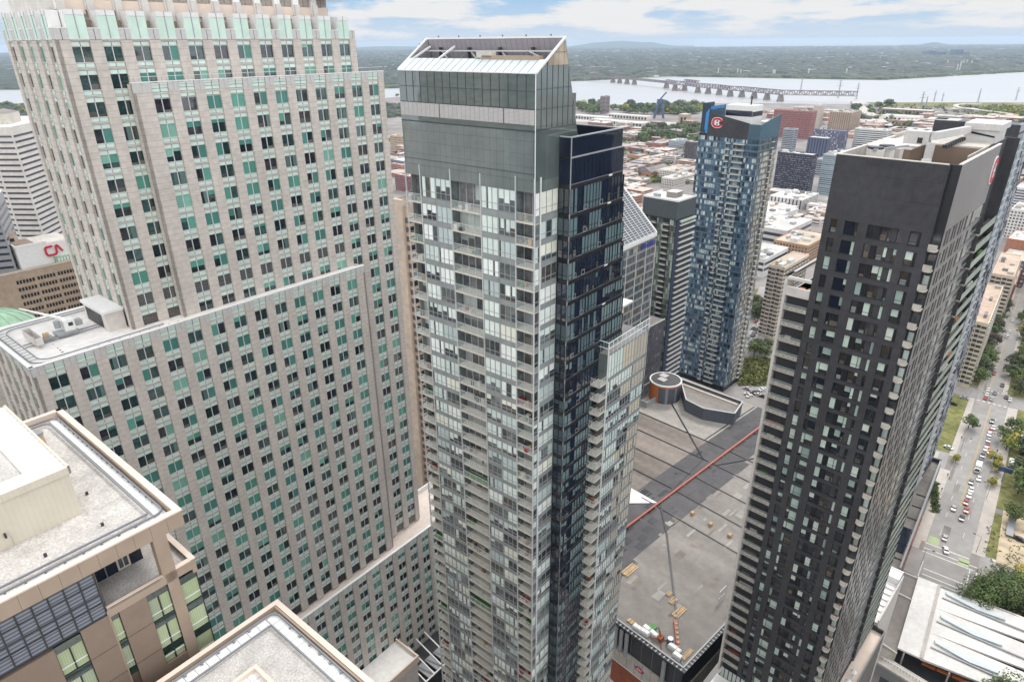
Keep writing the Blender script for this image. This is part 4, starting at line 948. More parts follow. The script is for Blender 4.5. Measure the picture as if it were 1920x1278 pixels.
for i in range(nx):
    for j in range(ny):
        x, y = AX0 + i * S, AY0 + j * S; cx, cy = x + 1, y + 1
        lo, hi = 81.8 + (cx - 140) * .03, 101.0
        if lo < cy < hi: m = 'membrane_dark'
        elif cx > 191 and cy >= hi - 6: m = 'membrane_light'
        elif cy >= hi: m = 'membrane_brown'
        elif cx < 146 - (82 - cy) * .0 and (cx - AX0) < (cy - AY0) * 1.35 + 4: m = 'membrane'
        else: m = 'membrane'
        r_.face([(x, y, rz(x, y)), (x + S, y, rz(x + S, y)), (x + S, y + S, rz(x + S, y + S)), (x, y + S, rz(x, y + S))], m)
A_.part('roof', r_)
bt = MB()
def strip(p0, p1, w=.4, h=.25, m='navy_band', n=14):
    P = [(p0[0] + (p1[0] - p0[0]) * k / n, p0[1] + (p1[1] - p0[1]) * k / n) for k in range(n + 1)]
    bt.path([(x, y, rz(x, y) + h / 2 + .02) for x, y in P], w, h, m)
for x in (147, 158, 169, 180, 191.1): strip((x, 93), (x, AY1 - 1), .38, .2); strip((x, 91), (x, AY0 + 1), .38, .2)
strip((AX0 + .5, AY0 + .5), (138.6, 81.5), .45); strip((138.6, 81.5), (149.3, 91.5), .45); strip((180, 94.9), (207, 127), .45); strip((191.1, 101.3), (AX1 - 2, 101.3), .3, .2); strip((149.3, 91.5), (180, 94.9), .2, .1); strip((180, 90), (207, 76), .45)
A_.part('roof_batten', bt)
pt_ = MB()                                             # repair patches in the membrane
rg = random.Random(5)
for k in range(120):
    x, y = rg.uniform(112, 215), rg.uniform(58, 99); w, l = rg.choice([(1.0, 2.0), (1.2, 4), (.8, 1.4), (2.2, 3.5), (.7, 4.5)])
    m = 'navy_band' if 83 < y < 99 else rg.choice(['membrane_light', 'membrane_light', 'membrane_brown', 'membrane'])
    if y > 98: continue
    pass
    P = [(x, y), (x + l, y), (x + l, y + w), (x, y + w)]
    pt_.face([(a, b_, rz(a, b_) + .06) for a, b_ in P], m)
for k in range(7):
    x, y = 118 + k * 4.2, 84.5 + (k % 3) * 1.2; pt_.face([(a, b_, rz(a, b_) + .07) for a, b_ in [(x, y), (x + 3, y), (x + 3, y + 2.2), (x, y + 2.2)]], 'navy_band')
A_.part('roof_patch', pt_)
wp = MB(); wp.face([(a, b_, 46.15) for a, b_ in [FR.l(at(x, y, 46.0)) for x, y in ((1150, 905), (1182, 914), (1233, 943), (1150, 944))]], 'white_roof'); A_.part('white_membrane', wp)
ed = MB()
for (a, b_, c, d_) in ((AX0 - .9, AX0 - .1, AY0 - .9, AY1), (AX0 - .1, AX1, AY0 - .9, AY0 - .1)): ed.box(a, b_, c, d_, AZ - .5, AZ + .1, 'dark_metal'); 
ed.box(AX0 - .15, AX0 + .25, AY0 - .1, AY1, AZ + .1, AZ + .45, 'grey_metal'); ed.box(AX0 + .25, AX1, AY0 - .15, AY0 + .25, AZ + .1, AZ + .45, 'grey_metal')
for i in range(70): ed.box(AX0 - .95, AX0 - .15, AY0 + i * 1.2, AY0 + .35 + i * 1.2, AZ + .1, AZ + .2, 'grey_metal'); ed.box(AX0 + i * 1.2, AX0 + .35 + i * 1.2, AY0 - .95, AY0 - .15, AZ + .1, AZ + .2, 'grey_metal')
A_.part('eaves_grating', ed)
du = MB()
for y in (57.0, 68.2, 69.9, 71.6): du.tube((AX0 - .7, y, zA1 - .6), (AX0 - .7, y, AZ - 1.2), .55, .55, 'grey_metal', n=10)
A_.part('duct', du)
sg = MB(); yS = FR.onx(1000 + 1160 / 5.818, 1060 + 1130 / 5.818, AX0 - .5); n = 20
ov = [(math.cos(2 * math.pi * k / n), math.sin(2 * math.pi * k / n)) for k in range(n)]
for k, (s_, m) in enumerate(((1, 'logo_white'), (.95, 'logo_blue'), (.8, 'logo_red'))): sg.extr([(AX0 - .58 - .05 * k, yS[1] + u * 1.55 * s_, yS[2] + v * .95 * s_) for u, v in ov], (-.05, 0, 0), m)
A_.part('wall_sign', sg)
def ftext(txt, size, parent, loc_fn, m, name, depth=.05):
    cu = bpy.data.curves.new('t', 'FONT'); cu.body = txt; cu.size = size; cu.align_x = 'CENTER'; cu.align_y = 'CENTER'; cu.extrude = depth
    o = bpy.data.objects.new('t', cu); COL.objects.link(o); dg = bpy.context.evaluated_depsgraph_get()
    me = bpy.data.meshes.new_from_object(o.evaluated_get(dg)); bpy.data.objects.remove(o)
    for v in me.vertices: v.co = Vector(loc_fn(v.co.x, v.co.y, v.co.z))
    me.materials.clear(); me.materials.append(MATS[m]); me.name = name
    q = ob(name, me, parent.e); return q
ox, oy, oz = A_.o
ftext('CH', 1.05, A_, lambda u, v, d: (AX0 - .75 - d - ox, yS[1] - u - oy, yS[2] + v - oz), 'logo_white', 'sign_letters')
dr = MB(); n = 40; DX, DY, DR = 208.6, 131.2, 6.3
cyl = [(DX + DR * math.cos(2 * math.pi * k / n), DY + DR * math.sin(2 * math.pi * k / n)) for k in range(n)]
for k in range(n):
    a, b_ = cyl[k], cyl[(k + 1) % n]; ang = 360 * (k + .5) / n
    dr.face([(*a, 44), (*b_, 44), (*b_, 53), (*a, 53)], 'orange_panel' if 95 < ang < 185 else 'slate_wall' if k % 4 else 'pipe_grey')
    dr.face([(*a, 52.2), (*b_, 52.2), (DX + (b_[0] - DX) * 1.01, DY + (b_[1] - DY) * 1.01, 53), (DX + (a[0] - DX) * 1.01, DY + (a[1] - DY) * 1.01, 53)], 'orange_panel')
dr.prism([(DX + (x - DX) * 1.04, DY + (y - DY) * 1.04) for x, y in cyl], 53, 53.5, 'white_metal'); dr.prism([(DX + (x - DX) * .95, DY + (y - DY) * .95) for x, y in cyl], 53.5, 53.52, 'membrane_dark')
dr.box(DX - 3.2, DX - .4, DY - 1.2, DY + 2.2, 53.52, 54.0, 'grey_metal', top='panel_grey'); dr.box(DX + .1, DX + 3.1, DY + .4, DY + 3.6, 53.52, 54.0, 'grey_metal', top='panel_grey')
A_.part('drum', dr)
wd = MB(); poly = [(204.5, 118.5), (203.5, 110), (208.6, 99.8), (219, 102.2), (217.8, 130)]
wd.prism(poly, 44, 49.6, 'slate_wall', top='membrane'); 
for i in range(5):
    a, b_ = poly[i], poly[(i + 1) % 5]; wd.beam((*a, 50.1), (*b_, 50.1), .4, 1.3, 'slate_wall'); wd.beam((*a, 50.8), (*b_, 50.8), .5, .15, 'panel_grey')
wd.beam((216.6, 103, 49.9), (215.6, 129, 49.9), .6, .5, 'beige_coping'); wd.box(196, 204, 131, 131.5, 44, 47.6, 'grey_metal'); wd.box(196, 196.5, 131.5, 137, 44, 47.6, 'grey_metal')
A_.part('raised_roof', wd)
rp = MB(); rp.beam((128, 91.3, 46.5), (229, 91.3, 46.5), .55, .5, 'red_pipe')
for x in range(130, 226, 8): rp.box(x, x + .3, 90.7, 91.9, rz(x, 91) - .1, rz(x, 91) + .3, 'grey_metal')
PP = Thing('red_pipe', 'long straight red pipe lying across the dark band of the arena roof', 'pipe', FR, 178, 91.3, 48); PP.part('pipe', rp)
# materials stored on the roof while it is being repaired
def onroof(px, py, z=45.5): v = at(px, py, z); return FR.l(v)
def rthing(name, label, cat, px, py, fn, group=None, part='body'):
    x, y = onroof(px, py); z = rz(x, y); t = Thing(name, label, cat, FR, x, y, z, group); mb = MB(); fn(mb, x, y, z + .02); t.part(part, mb); return t
def bag(mb, x, y, z):
    mb.prism([(x - .62, y - .62), (x + .62, y - .62), (x + .62, y + .62), (x - .62, y + .62)], z, z + 1.0, 'white_metal'); mb.prism([(x - .5, y - .5), (x + .5, y - .5), (x + .5, y + .5), (x - .5, y + .5)], z + 1.0, z + 1.25, 'white_metal')
sx, sy = 1000, 1060; k_ = 5.818
for (X, Y) in ((1115, 670), (1155, 695), (1198, 720), (1237, 745), (1247, 700), (1297, 737), (1330, 765), (1225, 680)): rthing('bulk_bag', 'white bulk bag in the row along the arena roof edge nearest the glass tower', 'bag', sx + X / k_, sy + Y / k_, bag, 'bulk bags in the long row on the arena roof')
for (X, Y) in ((1502, 880), (1540, 907), (1580, 940), (1552, 975), (1590, 1003)): rthing('bulk_bag', 'white bulk bag in the pile close to the front corner of the arena roof', 'bag', sx + X / k_, sy + Y / k_, bag, 'bulk bags near the arena roof corner')
rthing('blue_barrel', 'blue barrel with white lid between the bags on the arena roof', 'barrel', sx + 1492 / k_, sy + 830 / k_, lambda mb, x, y, z: (mb.tube((x, y, z), (x, y, z + 1.5), .8, .8, 'logo_blue' if False else 'car_blue', n=12), mb.tube((x, y, z + 1.5), (x, y, z + 1.7), .7, .7, 'white_metal', n=12)))
def planks(L, W, m='timber'):
    def fn(mb, x, y, z):
        for q in range(4): mb.box(x - L / 2, x + L / 2, y - W / 2 + q * W / 4, y - W / 2 + (q + .85) * W / 4, z, z + .22 + .1 * (q % 2), m)
    return fn
rthing('timber_stack', 'pale timber sheet stack lying on the arena roof beside the glass tower', 'timber', sx + 1050 / k_, sy + 45 / k_, planks(5.2, 2.4))
rthing('timber_stack', 'long timber plank pile at the roof edge left of the white bags', 'timber', sx + 1090 / k_, sy + 615 / k_, planks(1.2, 3.6))
rthing('timber_stack', 'timber sheet lying flat by the front corner of the arena roof', 'timber', sx + 1680 / k_, sy + 955 / k_, planks(4.0, 1.1))
rthing('timber_crate', 'timber crate halfway up the arena roof seam, nearer the ridge', 'crate', sx + 1525 / k_, sy + 380 / k_, planks(2.6, 1.4))
rthing('timber_crate', 'larger timber crate lower down beside the arena roof seam', 'crate', sx + 1592 / k_, sy + 500 / k_, planks(4.4, 1.9))
rthing('timber_crate', 'small brown crate at the top of the line of crates on the seam', 'crate', sx + 1480 / k_, sy + 305 / k_, planks(1.7, 1.2))
rthing('orange_chute', 'long orange debris chute lying along the arena roof seam', 'chute', sx + 1562 / k_, sy + 745 / k_, lambda mb, x, y, z: (mb.beam((x - 3.2, y - 2.6, z + .3), (x + 3.2, y + 2.6, z + .5), .7, .5, 'red_pipe'), [mb.box(x - 2.4 + q * 1.1, x - 1.8 + q * 1.1, y - 2.2 + q * .9, y - 1.7 + q * .9, z + .5, z + .9, 'timber') for q in range(5)]))
rthing('winch_machine', 'dark red winch machine with outrigger legs on the arena roof edge', 'machine', sx + 1390 / k_, sy + 800 / k_, lambda mb, x, y, z: (mb.box(x - .8, x + .8, y - .5, y + .5, z + .4, z + 1.2, 'brick_red'), mb.beam((x - 2, y - 1.6, z + .1), (x + 1.8, y + 1.4, z + .7), .25, .2, 'brick_red'), mb.beam((x + 1.6, y - 1.8, z + .1), (x - 1.4, y + 1.4, z + .8), .25, .2, 'brick_red'), mb.beam((x, y, z + 1), (x + .4, y + 1.2, z + 3.2), .2, .2, 'brick_red')))
rthing('green_tarpaulin', 'green tarpaulin heap behind the white bags on the arena roof', 'tarpaulin', sx + 1290 / k_, sy + 672 / k_, lambda mb, x, y, z: mb.prism([(x - 1.2, y - .8), (x + 1, y - 1), (x + 1.3, y + .7), (x - .6, y + 1)], z, [z + .3, z + .7, z + .4, z + .8], 'paint', None, (.12, .3, .1)))
for X, Y in ((1298, 965), (1332, 985), (1368, 1005)): rthing('roof_vent', 'small yellowish vent block in the row of three on the arena roof', 'vent', X, Y, lambda mb, x, y, z: mb.box(x - .6, x + .6, y - .5, y + .5, z, z + 1.0, 'timber'), 'roof vents in a row on the arena')
x_, y_ = onroof(1352, 1125); gate = Thing('roof_gate', 'white tubular frame standing on the arena roof beside the dark tower', 'frame', FR, x_, y_, 45.4); mb = MB()
for q in range(4): mb.beam((x_ - 1.6 + q * 1.1, y_, 45.5), (x_ - 1.6 + q * 1.1, y_, 49.5), .14, .14, 'white_metal')
for z in (47, 49.5): mb.beam((x_ - 1.6, y_, z), (x_ + 1.7, y_, z), .14, .14, 'white_metal')
gate.part('frame', mb)
# small beige block with a white roof at the foot of the glass tower
v = FR.l(at(1000 + 825 / 5.818, 1060 + 1075 / 5.818, 24)); q_ = MB(); fx, fy = v
SB = Thing('low_pavilion', 'low beige pavilion with white roof and railing at the foot of the glass tower', 'building', FR, fx - 8, fy - 10, 0)
q_.box(fx - 24, fx, fy - 30, fy, 0, 23.2, 'concrete', top='white_roof'); SB.part('wall', q_); q_ = MB()
for a in ((fx - 24, fx + .3, fy - .5, fy + .3), (fx - .5, fx + .3, fy - 30, fy - .5)): q_.box(*a, 22.6, 24, 'beige_coping')
for i in range(20): q_.beam((fx - .1, fy - i * 1.4, 24), (fx - .1, fy - i * 1.4, 25.2), .06, .06, 'grey_metal')
q_.beam((fx - .1, fy, 25.2), (fx - .1, fy - 28, 25.2), .08, .08, 'grey_metal'); SB.part('parapet', q_)
# ================================================================== blue glass tower with the emblem
BX, BY = 314.5, 139.0
U = Thing('blue_glass_tower', 'blue glass apartment tower with red and white emblem and white rooftop box', 'apartment tower', FT, 325, 155, 0)
bw = MB(); bw.box(BX + .3, BX + 21, BY + .3, BY + 32, 0, 137.5, 'navy_band', top='membrane')
bw.box(BX, BX + 21.3, BY, BY + .4, 130, 143.2, 'paint', (.06, .12, .16)); bw.prism([(BX, BY), (BX + 21.3, BY), (BX + 21.3, BY + .4), (BX, BY + .4)], 143.2, [143.3, 147.0, 147.0, 143.3], 'paint', None, (.06, .12, .16))
bw.box(BX, BX + .4, BY + .4, BY + 6, 130, 143.3, 'paint', (.06, .11, .15))
bw.prism([(BX, BY + 6), (BX, BY + 27.5), (BX + .4, BY + 27.5), (BX + .4, BY + 6)], 136.0, [143.6, 147.6, 147.6, 143.6], 'dark_brick')
bw.box(BX + 3, BX + 20, BY + 28, BY + 28.5, 137.5, 150, 'paint', (.05, .09, .13)); bw.box(BX + 1.5, BX + 12, BY + 31.4, BY + 32.2, 128, 151.5, 'paint', (.05, .08, .12)); bw.box(BX + 1.2, BX + 1.6, BY + 27.6, BY + 32, 128, 151.5, 'paint', (.03, .05, .08))
U.part('wall', bw)
lb = MB()
for i in range(4): lb.box(BX + .9, BX + 1.2, BY + 28.0 + i * .45, BY + 28.35 + i * .45, 135.5 + i * 1.2, 149 - i * .6, 'led_blue')
for i in range(9): lb.box(BX + 2 + i * 1.6, BX + 3.1 + i * 1.6, BY + 27.85, BY + 28.0, 148.6, 149.8, 'led_blue')
U.part('light_strip', lb)
ph = MB(); ph.box(BX + 6, BX + 17, BY + 8, BY + 22, 137.5, 151, 'white_metal', top='white_roof'); ph.box(BX + 5.9, BX + 6, BY + 8, BY + 21.8, 146, 148.6, 'navy_glass'); ph.box(BX + 6.2, BX + 17.1, BY + 7.9, BY + 8, 146, 148.2, 'navy_glass'); ph.tube((BX + 12, BY + 12, 151), (BX + 12, BY + 12, 155), .35, .35, 'dark_metal'); U.part('penthouse', ph)
ph = MB()
for i in range(9): ph.box(BX + 2 + i * 2, BX + 3.4 + i * 2, BY + 2.5, BY + 5.5, 137.5, 139.6 + (i % 3) * .6, 'timber' if i % 3 else 'grey_metal')
U.part('roof_plant', ph)
emblem('emblem', U, lambda u, v, d: (BX - .03 - d, BY + 22.6 - u, 142.9 + v), 3.0, 2.5)
UF = Face(BX, BY, 0, 1, -1, 0); UR = Face(BX, BY, 1, 0, 0, -1); wn, bl = [], []
BLG = [(.075, .135, .20), (.10, .175, .25), (.05, .095, .15), (.14, .22, .29), (.03, .045, .07)]; PAL = [(.42, .52, .55), (.52, .60, .60), (.34, .43, .47)]; GLD = [(.40, .39, .33), (.30, .31, .28), (.48, .46, .39), (.13, .14, .14)]
def runpanes(F, mb, u0, u1, z0, z1, d, w, rg, DK, LT, pl):
    n = max(1, round((u1 - u0) / w))
    for i in range(n):
        a = u0 + (u1 - u0) * i / n; b_ = u0 + (u1 - u0) * (i + 1) / n
        F.quad(mb, a + .06, b_ - .06, z0, z1, d, 'glass_city', jit(rg.choice(LT) if rg.random() < pl else rg.choice(DK), .15))
z = 133.6; j = 0
while z > 3:
    def f1(mb, z=z, r=random.random()):
        rg = random.Random(r * 1e6); lit = rg.random() < .35
        UF.bar(mb, 0, 32, z, z + .7, -.1, .05, 'paint', (.10, .155, .215))
        runpanes(UF, mb, 16.5, 32, z + .8, z + 2.75, 0, 1.15, rg, BLG, PAL, .5 if lit else .16); runpanes(UF, mb, 12.6, 14.2, z + .8, z + 2.75, 0, .8, rg, BLG, PAL, .4); runpanes(UF, mb, .1, 6.6, z + .8, z + 2.75, 0, 1.1, rg, BLG, PAL, .18)
    wn.append(item(UF, 22, z + 1, f1))
    def f2(mb, z=z, r=random.random()):
        rg = random.Random(r * 1e6)
        UR.bar(mb, 0, 21.3, z, z + .7, -.1, .04, 'paint', (.15, .16, .16))
        runpanes(UR, mb, .1, 5.4, z + .75, z + 2.75, 0, .9, rg, BLG, PAL, .2); runpanes(UR, mb, 5.6, 14, z + .75, z + 2.75, 0, 1.0, rg, GLD, PAL, .12); runpanes(UR, mb, 16.5, 21.2, z + .75, z + 2.75, 0, 1.0, rg, GLD, PAL, .12)
        UR.quad(mb, 14, 16.4, z + .75, z + 2.85, .0, 'navy_band'); UR.bar(mb, 14, 16.4, z + .5, z + .72, 0, .9, 'slab_beige')
    wn.append(item(UR, 10, z + 1, f2))
    for a, b_ in ((6.8, 12.4), (14.3, 16.4)) if j % 1 == 0 else ():
        def f3(mb, a=a, b_=b_, z=z, r=random.random()):
            rg = random.Random(r * 1e6)
            UF.quad(mb, a, b_, z + .2, z + 2.85, -.02, 'navy_band'); runpanes(UF, mb, a + .3, b_ - .5, z + .3, z + 2.4, .0, 1.1, rg, BLG, PAL, .25)
            UF.bar(mb, a, b_, z - .05, z + .22, 0, 1.1, 'slab_beige'); UF.quad(mb, a, b_, z + .22, z + 1.1, 1.08, 'rail_glass')
        bl.append(item(UF, a, z, f3))
    z -= 2.9; j += 1
U.cells('window', wn, 100); U.cells('balcony', bl, 100)
# ================================================================== sloped-roof office tower with lettering
O_ = Thing('sloped_office_tower', 'grey glass office tower with a slanted white louvred roof and blue lettering', 'office tower', FG, 210, 120, 0)
ex, ey, ez = 223.5, 112.0, 113.5
ow = MB(); ow.extr([(ey + .3, 0), (ey + .3, ez), (ey + 30, ez + 29.3), (ey + 30, 0)] and [(180, ey + .3, 0), (180, ey + .3, ez - .3), (180, ey + 30, ez + 29.0), (180, ey + 30, 0)], (ex - 180, 0, 0), 'band_glass'); O_.part('wall', ow)
sl = MB()
sl.face([(180, ey, ez), (ex, ey, ez), (ex, ey + 30, ez + 29.5), (180, ey + 30, ez + 29.5)], 'slate_wall')
for i in range(44): t = (i + .5) / 44; sl.beam((180, ey + 30 * t, ez + 29.5 * t + .15), (ex, ey + 30 * t, ez + 29.5 * t + .15), .24, .12, 'rail_white')
for i in range(16): x = 181 + i * 2.8; sl.beam((x, ey, ez + .25), (x, ey + 30, ez + 29.75), .16, .16, 'white_metal')
sl.beam((ex, ey, ez + .2), (ex, ey + 30, ez + 29.7), .5, .5, 'white_metal'); sl.box(180, ex + .2, ey - .2, ey + .2, ez - 1.3, ez + .2, 'white_metal'); O_.part('louvred_roof', sl)
OF = Face(180, ey, 1, 0, 0, -1); wn = []
z = ez - 5.2
while z > 5:
    def f1(mb, z=z, r=random.random()):
        rg = random.Random(r * 1e6)
        OF.bar(mb, 0, 43.6, z, z + .7, -.1, .06, 'paint', (.27, .30, .33))
        runpanes(OF, mb, .1, 43.4, z + .95, z + 3.0, 0, 1.0, rg, [(.05, .065, .075), (.08, .10, .115), (.12, .14, .155), (.10, .08, .06)], [(.28, .31, .33), (.38, .33, .27)], .14)
        for i in range(7): OF.bar(mb, i * 7.2, i * 7.2 + .2, z, z + 3.1, 0, .12, 'white_metal')
    wn.append(item(OF, 36, z + 1, f1)); z -= 3.15
O_.cells('window_band', wn, 100)
ox2, oy2, oz2 = O_.o
ftext('Deloitte', 3.3, O_, lambda u, v, d: (217.4 + u - ox2, ey - .25 - d - oy2, ez - 3.0 + v - oz2), 'logo_blue', 'lettering', .08)
# ================================================================== grey slab tower with balconies beside it
V = Thing('grey_slab_tower', 'slim grey apartment tower with flat white roof between the slanted-roof tower and the blue tower', 'apartment tower', FT, 268, 157, 0)
gx, gy, gz = 260.8, 148.2, 114.5
gw = MB(); gw.box(gx, gx + 16, gy, gy + 18.3, gz - 8, gz, 'paint', (.075, .09, .095)); gw.box(gx + .3, gx + 15.8, gy + .3, gy + 18, 0, gz - 8, 'navy_band'); gw.box(gx + .3, gx + 15.7, gy + .3, gy + 18, gz, gz + .05, 'white_roof'); 
for i in range(14): gw.box(gx - .12, gx, gy + i * 1.35, gy + .2 + i * 1.35, gz - 8, gz, 'slate_wall')
for a in ((gx - .1, gx + 16, gy - .1, gy + .4), (gx - .1, gx + .4, gy + .4, gy + 18.3), (gx + .4, gx + 16, gy + 17.9, gy + 18.3)): gw.box(*a, gz, gz + .8, 'white_metal')
gw.box(gx, gx + 2.4, gy - .3, gy, 0, gz - 9, 'paint', (.03, .045, .09)); gw.box(gx + 2.4, gx + 16, gy - 1, gy, gz - 9.6, gz - 8.8, 'paint', (.5, .6, .5)); V.part('wall', gw)
gr = MB(); gr.box(gx + 6, gx + 12, gy + 5, gy + 10, gz + .05, gz + 2.6, 'membrane', top='white_roof'); gr.box(gx + 3, gx + 5, gy + 12, gy + 15, gz + .05, gz + 1.4, 'grey_metal'); V.part('roof_plant', gr)
VF = Face(gx, gy, 0, 1, -1, 0); VR = Face(gx, gy, 1, 0, 0, -1); wn = []; z = gz - 11
while z > 3:
    def f1(mb, z=z, r=random.random()):
        rg = random.Random(r * 1e6)
        VF.bar(mb, 0, 18.3, z - .1, z + .15, -.1, .04, 'paint', (.17, .20, .20))
        for a, b_, bal in ((.2, 3.4, 0), (3.6, 6.6, 1), (6.8, 10.2, 0), (10.4, 13, 1), (13.2, 15, 0), (15.2, 18, 1)):
            if bal: VF.quad(mb, a, b_, z + .2, z + 2.6, .0, 'navy_band'); VF.bar(mb, a, b_, z - .05, z + .12, 0, .8, 'slab_beige'); VF.quad(mb, a, b_, z + .12, z + 1.1, .78, 'rail_glass')
            else: runpanes(VF, mb, a, b_, z + .2, z + 2.6, .01, 1.1, rg, [(.10, .13, .11), (.16, .19, .16), (.07, .085, .08)], [(.34, .38, .33)], .22)
        VR.quad(mb, 2.6, 15.8, z + .1, z + 2.7, .01, 'navy_band'); VR.bar(mb, 2.6, 15.8, z - .15, z + .15, 0, 1.0, 'white_metal'); VR.quad(mb, 2.6, 15.8, z + .15, z + 1.1, .95, 'rail_glass')
    wn.append(item(VF, 9, z + 1, f1)); z -= 2.72
V.cells('balcony_row', wn, 100)
# dark podium building behind the wing
pq_ = FT.ony(1219, 613, 141.0); pz = pq_[2]
N_ = Thing('dark_podium', 'long dark grey podium block with many small windows behind the glass tower wing', 'building', FT, 262, 150, 0)
nb = MB(); nb.box(205, 246, 141, 166, 0, pz, 'paint', (.075, .075, .09), top='membrane'); nb.box(204.8, 246.2, 140.8, 141.2, pz, pz + .5, 'panel_grey'); nb.box(204.8, 246, 140.75, 141, pz * .55, pz * .55 + .5, 'panel_grey'); N_.part('wall', nb)
NF = Face(205, 141, 1, 0, 0, -1); wn = []
for k in range(int(pz / 2.9)):
    def f1(mb, z=pz - 2.8 - k * 2.9, r=random.random()):
        rg = random.Random(r * 1e6)
        for i in range(24):
            if rg.random() < .8: NF.quad(mb, i * 1.67 + .3, i * 1.67 + 1.2, z, z + 1.7, .02, 'glass_city', jit(rg.choice([(.02, .022, .03), (.13, .15, .17), (.05, .055, .065)]), .3))
    wn.append(item(NF, 60, pz - 2 - k * 2.9, f1))
N_.cells('window_row', wn, 100)
# ================================================================== far blue and black tower behind the dark tower
Q_ = Thing('patterned_tower', 'blue and black apartment tower with spiky balconies behind the dark tower, right edge', 'apartment tower', FT, 275, 45, 0)
qx0, qx1, qy = 255.0, 295.5, 33.3
qw = MB(); qw.box(qx0, qx1, qy + .2, qy + 22, 0, 153, 'navy_band'); qw.box(qx0, qx1, qy - .1, qy + .3, 153, 155.5, 'grey_metal'); qw.box(qx0 - .5, qx0, qy - 1, qy + 22, 0, 156, 'dark_brick'); Q_.part('wall', qw)
QF = Face(qx0, qy, 1, 0, 0, -1); wn = []; z = 149.5
while z > 16:
    def f1(mb, z=z, r=random.random()):
        rg = random.Random(r * 1e6)
        QF.quad(mb, 0, 24, z, z + 2.9, .02, 'glass_city', jit((.05, .115, .19), .35))
        QF.bar(mb, 8, 20, z - .05, z + .12, 0, .8, 'panel_grey'); QF.quad(mb, 8, 20, z + .12, z + 1.05, .76, 'rail_glass'); QF.bar(mb, 17, 21, z + .3, z + 2.5, .02, .1, 'blind_reflect', (.3, .42, .48))
        for i in range(13):
            u = 24.3 + i * 1.25 + (.6 if int(z * 7) % 2 else 0)
            QF.bar(mb, u, u + .62, z, z + 2.5, 0, .12, 'paint', jit((.44, .47, .52), .2) if rg.random() < .55 else (.045, .05, .07))
    wn.append(item(QF, 20, z + 1, f1)); z -= 2.95
Q_.cells('balcony_row', wn, 100)
# ================================================================== left background
# wavy white ribbon-window tower
G_ = FG
def poly_tower(name, label, pts, h, floors, wallm, winc, z0=0, parts_name='window_band', FH_=2.75):
    c = sum((Vector(p) for p in pts), Vector((0, 0))) / len(pts)
    t = Thing(name, label, 'office tower', None, c.x, c.y, 0); t.fr = None
    mb = MB(); mb.prism(pts, 0, h, wallm, top='white_roof'); t.part('wall', mb)
    for k in range(floors):
        z = h - 5 - k * FH_; mb = MB()
        if z < 3: break
        for i in range(len(pts)):
            a = Vector(pts[i]); b_ = Vector(pts[(i + 1) % len(pts)]); d = (b_ - a).normalized(); nrm = Vector((d.y, -d.x)); mid = (a + b_) / 2
            if nrm.dot(mid - c) < 0: nrm = -nrm
            if nrm.dot(mid) > 0: continue
            a2 = a + d * .6 + nrm * .12; b2 = b_ - d * .6 + nrm * .12
            mb.face([(a2.x, a2.y, z), (b2.x, b2.y, z), (b2.x, b2.y, z + .95), (a2.x, a2.y, z + .95)], 'glass_city', jit(winc, .2))
        t.part(parts_name, mb)
    return t
def p2(x, y, d): v = atd(x, y, d); return (v.x, v.y)
WT = [p2(-60, 330, 445), p2(2, 330, 420), p2(47, 330, 412), p2(92, 330, 432), p2(94, 330, 470), p2(-60, 330, 500)]
hT = atd(20, 237, 415).z
poly_tower('ribbon_tower', 'white office tower of folded ribbon floors behind the granite tower, at the left edge', WT, hT, 46, 'concrete_light', (.05, .055, .07))
LT_ = [p2(-90, 400, 330), p2(-4, 400, 325), p2(18, 400, 350), p2(-90, 400, 380)]
poly_tower('blue_office', 'dark blue glass office block at the left edge in front of the ribbon tower', LT_, atd(0, 372, 330).z, 20, 'grey_metal', (.03, .04, .07))
mb = MB()
# stepped grey plinth of the ribbon tower roof
t = Thing('roof_plant_block', 'low grey plant block on top of the white ribbon tower', 'plant room', None, *p2(20, 237, 430), hT); mb.prism([p2(-40, 240, 440), p2(20, 240, 425), p2(45, 240, 440), p2(20, 240, 465)], hT, hT + 5, 'concrete', top='membrane'); t.part('wall', mb)
# tan slab with the red lettering
P_ = FG.l(atd(70, 545, 320)); cy_ = P_[1]; L0 = FG.ony(-130, 560, cy_)[0]; L1 = FG.ony(235, 470, cy_)[0]; zt = FG.ony(66, 505, cy_)[2]
CN = Thing('tan_office_block', 'tan stone office block with small windows and red lettering on its white roof box', 'office block', FG, P_[0], cy_ + 8, 0)
mb = MB(); mb.box(L0, L1, cy_, cy_ + 30, 0, zt, 'wallcol', (.40, .31, .23), top='membrane'); mb.box(L0, L1, cy_ - .2, cy_ + .4, zt, zt + .7, 'wallcol', (.46, .38, .31)); CN.part('wall', mb)
CF = Face(L0, cy_, 1, 0, 0, -1)
uL, uR = FG.ony(28, 522, cy_)[0] - L0, FG.ony(150, 490, cy_)[0] - L0
wn = []
for r in range(9):
    z = zt - 3.0 - r * 3.05
    for q in range(9):
        def f1(mb, z=z, q=q):
            for i in range(6): u = uL + q * 7.4 + i * 1.12; CF.bar(mb, u, u + .82, z - 1.5, z, -.05, .04, 'navy_band'); 
        wn.append(item(CF, uL + q * 7.4 + 3, z, f1))
CN.cells('window_group', wn, 100)
bx0 = FG.ony(40, 500, cy_ + 4)[0]; bx1 = FG.ony(97, 488, cy_ + 4)[0]; bz1 = FG.ony(33, 466, cy_ + 4)[2]
